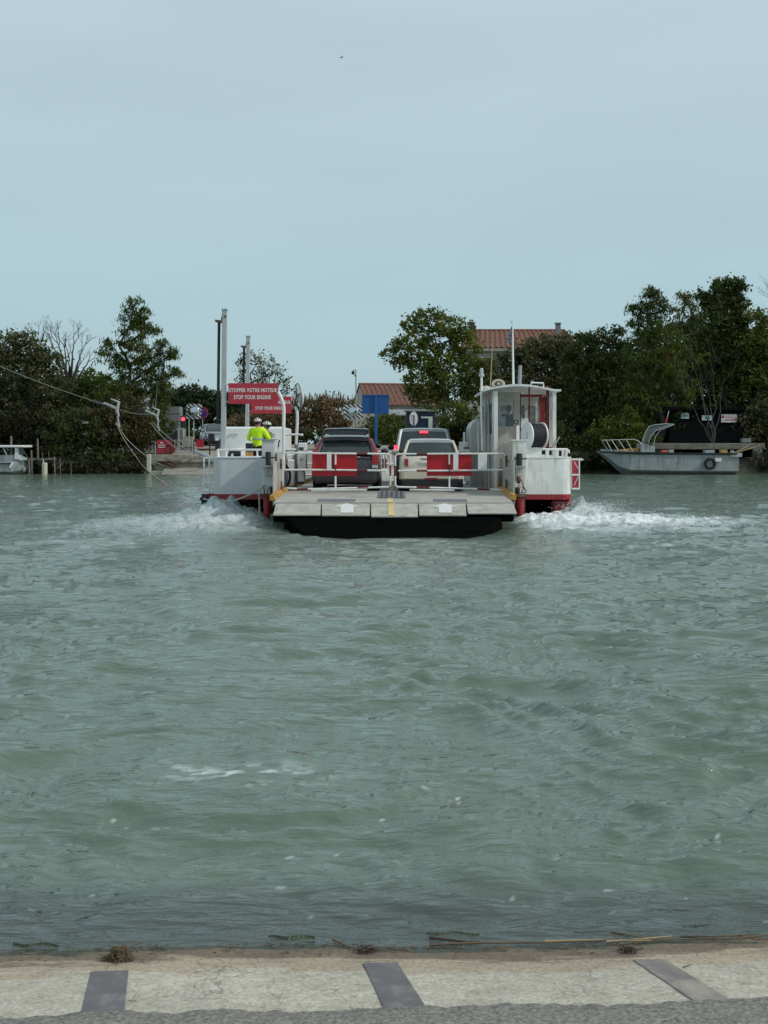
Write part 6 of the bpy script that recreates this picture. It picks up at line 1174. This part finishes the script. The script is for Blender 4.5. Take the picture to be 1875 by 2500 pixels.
for a_ in ((200, 213, 1029, 1034, 'narrow grey box half hidden in the bushes'), (202, 211, 1055, 1062, 'dark grey box lower down in the bushes')): simple('box', a_[4], 'box', *a_[:4], 79.0, .3, M['gconc'] if a_[2] < 1040 else M['dplate'])
# the bird high in the sky
mb = MB(tuple(W(834, 140, 60))); c = W(834, 140, 60); mb.ell(c, (.05, .09, .03), 8, 6); mb.loft([[c+Vector((0, .03, .01)), c+Vector((0, -.03, .01)), c+Vector((0, 0, .02))], [c+Vector((.11, .0, .06)), c+Vector((.11, -.05, .06)), c+Vector((.11, -.02, .065))]]); mb.loft([[c+Vector((0, .03, .01)), c+Vector((0, -.03, .01)), c+Vector((0, 0, .02))], [c+Vector((-.10, .0, -.03)), c+Vector((-.10, -.05, -.03)), c+Vector((-.10, -.02, -.025))]]); tag(mb.build('bird', M['rubber']), 'tiny dark bird flying high in the sky', 'bird')
# ------------------------------------------------------------------ trees and bushes
def leafmat(name, c0, c1, c2=None):
    mt = bpy.data.materials.new(name); mt.use_nodes = True; nt = mt.node_tree; L = nt.links.new; p = nt.nodes['Principled BSDF']; p.inputs['Roughness'].default_value = .7; p.inputs['Specular IOR Level'].default_value = .25
    g = N(nt, 'ShaderNodeNewGeometry'); r = N(nt, 'ShaderNodeValToRGB'); r.color_ramp.elements[0].color = (*c0, 1); r.color_ramp.elements[1].color = (*c1, 1)
    n = N(nt, 'ShaderNodeTexNoise'); n.inputs['Scale'].default_value = .55; n.inputs['Detail'].default_value = 3; L(g.outputs['Position'], n.inputs['Vector'])
    a = N(nt, 'ShaderNodeMath', operation='MULTIPLY_ADD'); a.inputs[1].default_value = .75; L(g.outputs['Random Per Island'], a.inputs[0])
    b = N(nt, 'ShaderNodeMath', operation='MULTIPLY_ADD'); b.inputs[1].default_value = 1.5; b.inputs[2].default_value = -.62; L(n.outputs[0], b.inputs[0]); L(b.outputs[0], a.inputs[2]); L(a.outputs[0], r.inputs[0])
    if c2: e = r.color_ramp.elements.new(.96); e.color = (*c1, 1); r.color_ramp.elements[-1].color = (*c2, 1)
    L(r.outputs[0], p.inputs['Base Color'])
    tr = N(nt, 'ShaderNodeBsdfTranslucent'); L(r.outputs[0], tr.inputs[0]); mx = N(nt, 'ShaderNodeMixShader'); mx.inputs[0].default_value = .42; o = [x for x in nt.nodes if x.type == 'OUTPUT_MATERIAL'][0]
    L(p.outputs[0], mx.inputs[1]); L(tr.outputs[0], mx.inputs[2]); L(mx.outputs[0], o.inputs[0]); return mt
LM = {'dark': leafmat('dark_green_foliage', (0.029, 0.044, 0.014), (0.106, 0.137, 0.037)), 'cyp': leafmat('cypress_foliage', (0.032, 0.053, 0.012), (0.129, 0.169, 0.029), (0.210, 0.101, 0.035)), 'olive': leafmat('olive_green_foliage', (0.041, 0.063, 0.014), (0.201, 0.234, 0.041), (0.322, 0.281, 0.058)),
      'brown': leafmat('brownish_bush_foliage', (0.049, 0.050, 0.020), (0.152, 0.118, 0.044)), 'reed': leafmat('dry_reed_foliage', (0.096, 0.068, 0.035), (0.306, 0.210, 0.109)), 'bushg': leafmat('fresh_bush_foliage', (0.040, 0.063, 0.012), (0.152, 0.186, 0.029)), 'grn': leafmat('grey_green_foliage', (0.049, 0.059, 0.026), (0.170, 0.171, 0.073)), 'far': leafmat('far_wood_foliage', (0.026, 0.044, 0.022), (0.067, 0.097, 0.041)), 'black': leafmat('deep_undergrowth', (0.013, 0.015, 0.006), (0.041, 0.044, 0.017))}
M['bark'] = mat('grey_brown_bark', (.055, .045, .035), .9, var=.4, vs=6, bump=.6); M['palebark'] = mat('pale_dead_bark', (.085, .078, .068), .9, var=.3, vs=6)
DENS = 13.0
def leaves(lobes, D, n_per, size, seed, style='round', depth=.8, clump=.55, shell=.45):
    """numpy leaf cloud: lobes are (px,py,rx,ry) ellipsoids at distance D; leaves gather in clumps inside them"""
    r = np.random.default_rng(seed); C = []; 
    for (px, py, rx, ry) in lobes:
        c = W(px, py, D); a, b = rx/F*D, ry/F*D; dpt = depth*min(a, max(b, a*.5)); vol = a*b
        nc_ = max(8, int(vol*DENS/clump)); v = r.normal(size=(nc_, 3)); v /= np.linalg.norm(v, axis=1)[:, None]; rad = (shell+(1-shell)*r.random(nc_)**.6)[:, None]
        rad = rad*(.80+.42*r.random(nc_)[:, None])
        P = np.array(c)+v*rad*np.array([a, dpt, b]); cs = clump*(.5+.8*r.random(nc_))
        m_ = max(8, int(n_per*1.35)); ci = np.repeat(np.arange(nc_), m_)
        off = r.normal(size=(len(ci), 3))*.42*cs[ci][:, None]
        if style == 'cyp': off[:, 2] = off[:, 2]*.55-np.abs(off[:, 0])*.45
        elif style == 'up': off[:, 2] = off[:, 2]*1.5
        else: off[:, 2] *= .8
        C.append(P[ci]+off)
    C = np.concatenate(C); C = C[C[:, 2] > .05]; n = len(C); s = size*.84*(.5+1.0*r.random(n))[:, None]
    a = r.normal(size=(n, 3)); a /= np.linalg.norm(a, axis=1)[:, None]; b = r.normal(size=(n, 3)); b -= a*(a*b).sum(1)[:, None]; b /= np.linalg.norm(b, axis=1)[:, None]
    if style == 'cyp': a[:, 2] *= 1.6; b *= .6
    if style == 'up': a = a*.35; a[:, 2] = 1; b *= .35
    V = np.stack([C-a*s, C+b*s*.55, C+a*s, C-b*s*.55], 1).reshape(-1, 3)
    return V
def leaf_obj(name, V, m, parent, org):
    V = V-np.array(org); n = len(V)//4; me = bpy.data.meshes.new(name); me.vertices.add(len(V)); me.vertices.foreach_set('co', V.ravel().astype(np.float32)); me.loops.add(n*4); me.loops.foreach_set('vertex_index', np.arange(n*4, dtype=np.int32)); me.polygons.add(n); me.polygons.foreach_set('loop_start', np.arange(0, n*4, 4, dtype=np.int32)); me.polygons.foreach_set('loop_total', np.full(n, 4, dtype=np.int32)); me.update(calc_edges=True); me.materials.append(m)
    o = bpy.data.objects.new(name, me); col.objects.link(o)
    if parent: o.parent = parent
    else: o.location = org
    return o
def limb(mb, a, b, r0, r1, rnd, seg=5):
    a, b = Vector(a), Vector(b); L_ = (b-a).length; pts = [a]
    for i in range(1, seg): pts.append(a.lerp(b, i/seg)+Vector((rnd.gauss(0, 1), rnd.gauss(0, 1), rnd.gauss(0, .6)))*L_*.035)
    pts.append(b); mb.tube(pts, [r0+(r1-r0)*i/seg for i in range(seg+1)], 6)
    return pts
def tree(name, label, lobes, D, base, leaf, n_per=26, size=.13, seed=1, style='round', group=None, tr=.16, cat='tree', clump=.55, trunk=True, shell=.45, depth=.8, twigs=True, bark='bark'):
    bpx, bpy_ = base; B = W(bpx, bpy_, D); t = thing(name, label, cat, tuple(B), group); og = tuple(B); rnd = random.Random(seed)
    leaf_obj('crown' if cat == 'tree' else 'foliage', leaves(lobes, D, n_per, size, seed, style, depth, clump, shell), LM[leaf], t, og)
    if trunk:
        mb = MB(og); top = min(lobes, key=lambda l: l[1]); T = W(top[0], top[1], D); pts = limb(mb, B, T, tr, tr*.18, rnd, 8)
        for (px, py, rx, ry) in lobes:
            c = W(px, py, D); z = max(B.z+.3, min(T.z-.2, c.z-abs(c.x-T.x)*.55)); k = min(range(len(pts)), key=lambda i: abs(pts[i].z-z)); q = limb(mb, pts[k], c, tr*.42, tr*.12, rnd)
            if twigs:
                for _ in range(10):
                    e_ = c+Vector((rnd.uniform(-1, 1)*rx*.95/F*D, rnd.uniform(-.5, .5)*rx/F*D, rnd.uniform(-.75, .95)*ry/F*D)); limb(mb, q[rnd.randint(2, 5)], e_, tr*.13, tr*.05, rnd, 3)
        mb.build('trunk', M[bark], t, smooth=True)
    return t
def bare_tree(name, label, base, D, targets, seed, tr=.13, bark='palebark', tips=7, spread=26, lv=3, group=None, cat='tree'):
    B = W(*base, D); t = thing(name, label, cat, tuple(B), group); mb = MB(tuple(B)); rnd = random.Random(seed); sc = D/F
    def grow(p, d, l, r, k):
        q = p+d*l; limb(mb, p, q, r, r*.6, rnd, 3)
        if k == 0: return
        for _ in range(rnd.randint(2, 3)):
            nd = (d+Vector((rnd.gauss(0, .42), rnd.gauss(0, .35), rnd.gauss(.10, .26)))).normalized(); grow(q, nd, l*rnd.uniform(.55, .85), r*.58, k-1)
    for (px, py) in targets:
        T = W(px, py, D); M_ = B.lerp(T, .45)+Vector((0, rnd.uniform(-.4, .4), .2)); limb(mb, B, M_, tr, tr*.5, rnd, 4); d = (T-M_); grow(M_, d.normalized(), d.length*.38, tr*.42, lv)
    mb.build('branches', M[bark], t, smooth=True); return t
G1 = 'trees along the far bank'
# left side
bare_tree('bare_tree', 'leafless tree with fine reddish twigs between the round tree and the cypress', (172, 960), 90, [(150, 800), (185, 785), (215, 815), (235, 850), (130, 790), (165, 830), (205, 860), (110, 800)], 11, tr=.14, lv=4, bark='bark', group=G1)
bare_tree('bare_tree', 'leafless twiggy crown rising just behind the leftmost round tree', (90, 930), 88, [(60, 800), (85, 790), (110, 785), (70, 830), (100, 820)], 12, tr=.10, lv=4, bark='bark', group=G1)
tree('broadleaf_tree', 'broad dark round tree at the left edge above the cabin boat', [(20, 850, 62, 48), (70, 862, 60, 44), (110, 890, 50, 45), (-40, 870, 50, 50), (40, 920, 90, 55), (120, 950, 62, 50), (30, 990, 90, 55), (-60, 960, 70, 70), (130, 1010, 60, 40)], 84, (40, 1120), 'grn', 30, .125, 1, group=G1, tr=.22)
tree('cypress_tree', 'tall ragged cypress with a narrow top left of the masts', [(328, 745, 30, 20), (322, 775, 34, 24), (345, 765, 22, 24), (318, 805, 34, 22), (352, 792, 24, 16), (328, 838, 42, 22), (372, 803, 18, 10), (392, 836, 14, 10), (350, 866, 56, 26), (410, 858, 28, 12), (425, 864, 12, 8), (262, 835, 14, 14), (268, 868, 34, 24), (280, 885, 30, 16), (318, 900, 40, 20), (375, 890, 45, 26), (330, 935, 80, 30), (392, 925, 42, 22), (428, 908, 14, 9), (300, 965, 85, 28), (390, 955, 30, 26), (360, 985, 60, 40), (375, 1030, 48, 40)], 83, (330, 1120), 'cyp', 30, .115, 2, 'cyp', group=G1, tr=.2, clump=.5)
tree('bright_shrub', 'light green shrub between the round tree and the cypress', [(225, 925, 34, 26), (250, 950, 32, 24), (205, 955, 30, 26)], 85, (225, 1060), 'bushg', 26, .12, 3, cat='shrub', tr=.06)
G2 = 'bushes on the far bank'
def bush(label, lobes, D, leaf, seed, n_per=26, size=.12, **k):
    bx_ = sum(l[0] for l in lobes)/len(lobes); return tree('bush', label, lobes, D, (bx_, 1125), leaf, n_per, size, seed, cat='bush', tr=.05, group=G2, **k)
bush('russet-tinged bush overhanging the water left of the quay', [(300, 1000, 70, 32), (255, 1035, 80, 40), (330, 1050, 55, 45), (290, 1095, 70, 38), (350, 1110, 32, 24)], 80.5, 'brown', 4, n_per=30)
bush('dull green bush hanging over the jetty posts', [(190, 1040, 60, 50), (215, 1095, 60, 40), (150, 1080, 50, 40), (270, 1120, 70, 26)], 80.0, 'dark', 5, n_per=30)
bush('dark bank bush behind the white cabin boat', [(20, 1060, 60, 45), (80, 1050, 60, 50), (-50, 1060, 60, 50), (40, 1105, 90, 30), (120, 1100, 60, 30)], 82.5, 'black', 6, n_per=30)
o = leaf_obj('wood', np.concatenate([leaves([(1420, 900, 70, 60), (1490, 900, 70, 60), (1570, 880, 60, 70), (1640, 860, 60, 70), (1700, 850, 60, 70), (1770, 830, 60, 80), (1840, 860, 60, 70), (1910, 870, 70, 70), (1990, 880, 80, 70)], 94, 26, .20, 71, clump=.9, depth=.6), leaves([(x, y, 70, 60) for x in range(1390, 2100, 80) for y in (960, 1030)], 93, 26, .20, 72, clump=.9, depth=.6), leaves([(x, y, 60, 40) for x in range(-80, 300, 60) for y in (960, 1010)], 92, 26, .18, 73, clump=.9, depth=.6)]), LM['dark'], None, (10, 93, 1.5)); tag(o, 'closed dark wood behind the front row of bank trees', 'wood', kind='stuff')
o = leaf_obj('undergrowth', np.concatenate([leaves([(x, 1142, 42, 16) for x in range(-300, 350, 40)], 77.9, 40, .10, 7, depth=.4), leaves([(x, 1130, 50, 26) for x in list(range(1250, 1640, 45))+[1885, 1930, 1990, 2050, 2120]], 78.6, 40, .10, 8, depth=.4), leaves([(x, 1060, 60, 36) for x in range(1150, 2150, 70)], 84.5, 40, .14, 9, depth=.5), leaves([(x, 1060, 60, 40) for x in range(-300, 340, 70)], 85.5, 40, .14, 10, depth=.5)]), LM['black'], None, (0, 80, 0)); tag(o, 'dark undergrowth under the trees along the far bank', 'undergrowth', kind='stuff')
# centre
bare_tree('sparse_tree', 'sparse tree with grey branches behind the second mast', (665, 1040), 100, [(640, 880), (600, 900), (670, 890), (700, 920), (625, 860), (690, 950), (655, 870)], 21, tr=.13, lv=3, group=G1)
tree('light_tree', 'open-crowned small tree behind the rear stop sign', [(618, 868, 26, 14), (645, 882, 26, 18), (600, 900, 22, 14), (672, 905, 20, 18), (640, 915, 30, 16), (590, 925, 16, 12), (625, 945, 34, 20), (690, 930, 14, 14), (700, 955, 14, 12), (590, 884, 12, 8)], 99, (640, 1040), 'grn', 9, .13, 22, group=G1, tr=.12, clump=.5)
o = leaf_obj('far_wood', leaves([(400, 985, 30, 25), (430, 970, 26, 18), (468, 962, 30, 20), (505, 970, 28, 16), (540, 972, 30, 14), (580, 985, 34, 20), (460, 1000, 60, 40), (540, 1010, 60, 40), (600, 1020, 60, 40), (640, 1040, 60, 40), (420, 1030, 60, 40)], 190, 26, .30, 23, clump=1.2), LM['far'], None, (W(500, 1080, 190).x, 190, 1.5)); tag(o, 'distant dark wood beyond the landing', 'wood', kind='stuff')
o = leaf_obj('hedge', leaves([(x, 1068, 36, 22) for x in range(380, 1100, 40)], 106, 34, .16, 75, depth=.5), LM['dark'], None, (W(640, 1080, 106).x, 106, 1.6)); tag(o, 'low dark hedge closing the view behind the landing', 'hedge', kind='stuff')
o = leaf_obj('reed_bed', np.concatenate([leaves([(720, 1020, 34, 36), (760, 1010, 36, 42), (800, 1015, 40, 42), (832, 1035, 22, 34), (690, 1035, 34, 30), (650, 1030, 44, 32), (600, 1040, 50, 26)], 92, 60, .12, 24, 'round', clump=.6), leaves([(x, 985, 10, 12) for x in range(715, 860, 14)], 92, 12, .20, 25, 'up', clump=.3)]), LM['reed'], None, (W(760, 1080, 92).x, 92, 1.5)); tag(o, 'brown reed bed behind the gates and the black pickup', 'reeds', kind='stuff')
mb = MB((W(780, 1080, 91).x, 91, 1.5)); rnd = random.Random(5)
for i in range(34):
    px = rnd.uniform(708, 858); py = rnd.uniform(955, 985); b = W(px-rnd.uniform(0, 8), 1010, 91.5); tpt = W(px, py, 91.5); mb.tube([b, tpt], .008, 4)
    for k in range(5): q = tpt.lerp(b, k*.045); a_ = Vector((rnd.uniform(.02, .09), 0, rnd.uniform(.02, .12))); mb.obox(q+a_*.5, a_*.6, (0, .01, 0), Vector((-a_.z, 0, a_.x))*.28)
tag(mb.build('reed_plumes', M['reed']), 'feathery reed plumes standing above the brown reed bed', 'reeds', kind='stuff')
tree('maple_tree', 'olive green tree with an open left side in front of the large house', [(1040, 775, 34, 24), (1000, 795, 26, 20), (1085, 790, 44, 28), (1125, 805, 36, 26), (1018, 830, 44, 28), (955, 865, 24, 14), (985, 850, 28, 16), (1075, 835, 50, 30), (1140, 850, 44, 40), (975, 885, 18, 12), (1020, 875, 48, 28), (1090, 885, 60, 36), (1160, 900, 44, 40), (1040, 920, 60, 34), (1110, 945, 70, 40), (1000, 945, 26, 16), (1170, 960, 44, 44), (1060, 975, 60, 30)], 92, (1085, 1085), 'olive', 22, .15, 31, group=G1, tr=.2, clump=.6)
bush('leafy green bush right of the estate car below the blue sign', [(897, 1062, 18, 22), (915, 1045, 38, 28), (950, 1040, 40, 30), (935, 1075, 50, 22), (975, 1065, 24, 26)], 86, 'bushg', 32)
bush('dark green shrub between the people carrier and the wheelhouse', [(1110, 1015, 50, 40), (1145, 1040, 50, 44), (1090, 1060, 44, 36), (1150, 1080, 40, 30)], 85, 'olive', 33)
# right side
tree('broadleaf_tree', 'reddish-green tree crown hiding the right half of the large house', [(1215, 905, 34, 36), (1225, 960, 46, 44), (1250, 872, 30, 20), (1330, 850, 56, 32), (1300, 880, 60, 40), (1375, 875, 50, 40), (1395, 835, 34, 22), (1280, 930, 60, 44), (1350, 935, 66, 44), (1270, 985, 50, 44), (1340, 1000, 70, 44)], 90, (1330, 1100), 'grn', 30, .135, 41, group=G1, tr=.18)
tree('broadleaf_tree', 'rounded dark tree between the house tree and the tall conifers', [(1430, 830, 34, 20), (1465, 825, 34, 20), (1500, 825, 30, 24), (1420, 865, 50, 34), (1480, 870, 56, 38), (1430, 925, 66, 44), (1500, 940, 60, 44), (1410, 990, 60, 44), (1480, 1010, 66, 44), (1400, 1050, 60, 40)], 86, (1455, 1110), 'dark', 30, .13, 42, group=G1, tr=.18)
tree('cypress_tree', 'left one of the two tall dark conifers above the work boat', [(1590, 712, 26, 16), (1600, 728, 34, 20), (1572, 745, 18, 12), (1550, 752, 18, 8), (1592, 760, 40, 22), (1630, 752, 20, 14), (1556, 785, 26, 12), (1595, 795, 50, 24), (1568, 825, 42, 20), (1620, 835, 56, 28), (1575, 870, 60, 34), (1640, 880, 60, 34), (1590, 925, 74, 40), (1560, 975, 70, 40), (1650, 960, 60, 44), (1600, 1020, 70, 40)], 83, (1605, 1100), 'cyp', 30, .12, 43, 'cyp', group=G1, tr=.2, clump=.5)
tree('cypress_tree', 'small pointed conifer top between the two tall conifers', [(1672, 725, 18, 12), (1675, 745, 30, 18), (1680, 775, 36, 22), (1690, 815, 46, 28), (1700, 860, 50, 30)], 84.5, (1680, 1100), 'cyp', 28, .12, 44, 'cyp', group=G1, tr=.14, clump=.5)
tree('poplar_tree', 'tallest dark tree with upright branch tips above the dock', [(1758, 692, 20, 16), (1782, 694, 22, 16), (1808, 702, 16, 16), (1770, 716, 36, 22), (1716, 722, 14, 14), (1735, 738, 28, 18), (1800, 735, 26, 24), (1768, 758, 56, 28), (1775, 800, 66, 34), (1740, 850, 64, 40), (1810, 850, 60, 44), (1760, 905, 74, 44), (1830, 915, 60, 50)], 85, (1775, 1100), 'dark', 40, .14, 45, 'round', group=G1, tr=.2, clump=.5)
tree('broadleaf_tree', 'olive tinged tree at the right edge of the photo', [(1850, 775, 36, 22), (1885, 800, 44, 30), (1930, 800, 50, 40), (1860, 840, 60, 40), (1930, 870, 70, 60), (1850, 925, 60, 50), (1900, 980, 60, 60), (1980, 920, 60, 70)], 84, (1880, 1100), 'olive', 30, .13, 46, group=G1, tr=.2)
bare_tree('bare_tree', 'pale leafless tree standing in front of the tall dark trees by the shed', (1742, 1085), 80.5, [(1660, 770), (1690, 800), (1740, 830), (1780, 860), (1650, 920), (1720, 900)], 47, tr=.045, lv=4, group=G1)
bare_tree('bare_tree', 'fine leafless twigs reaching in at the upper right edge', (1930, 900), 84, [(1880, 720), (1870, 690), (1900, 700), (1890, 740)], 48, tr=.09, lv=4, group=G1)
bush('greenish bank bush right of the ferry wheelhouse', [(1260, 1050, 60, 40), (1330, 1060, 66, 44), (1400, 1090, 60, 40), (1450, 1080, 50, 40), (1300, 1105, 80, 30)], 82.0, 'dark', 49, n_per=30)
bush('pale green bush in front of the conifer trunks left of the work boat', [(1480, 1060, 44, 40), (1520, 1050, 50, 40), (1560, 1070, 40, 36), (1500, 1100, 60, 30)], 81.5, 'bushg', 50)
bush('grey-green bush above the right end of the dock', [(1830, 1040, 46, 50), (1870, 1010, 44, 44), (1920, 1040, 60, 60)], 83.0, 'grn', 51)
# more wood beyond the edges of the picture, in case one looks from a step aside
for i, (px0, D_) in enumerate(((-170, 86), (-300, 88), (2080, 86), (2230, 88))):
    tree('broadleaf_tree', ('round tree beyond the left edge of the photo', 'outermost tree on the left, outside the photo', 'round tree beyond the right edge of the photo', 'outermost tree on the right, outside the photo')[i], [(px0, 850, 70, 50), (px0-40, 920, 80, 60), (px0+50, 930, 80, 60), (px0, 1010, 110, 70)], D_, (px0, 1110), 'dark', 20, .17, 60+i, group=G1, tr=.2)
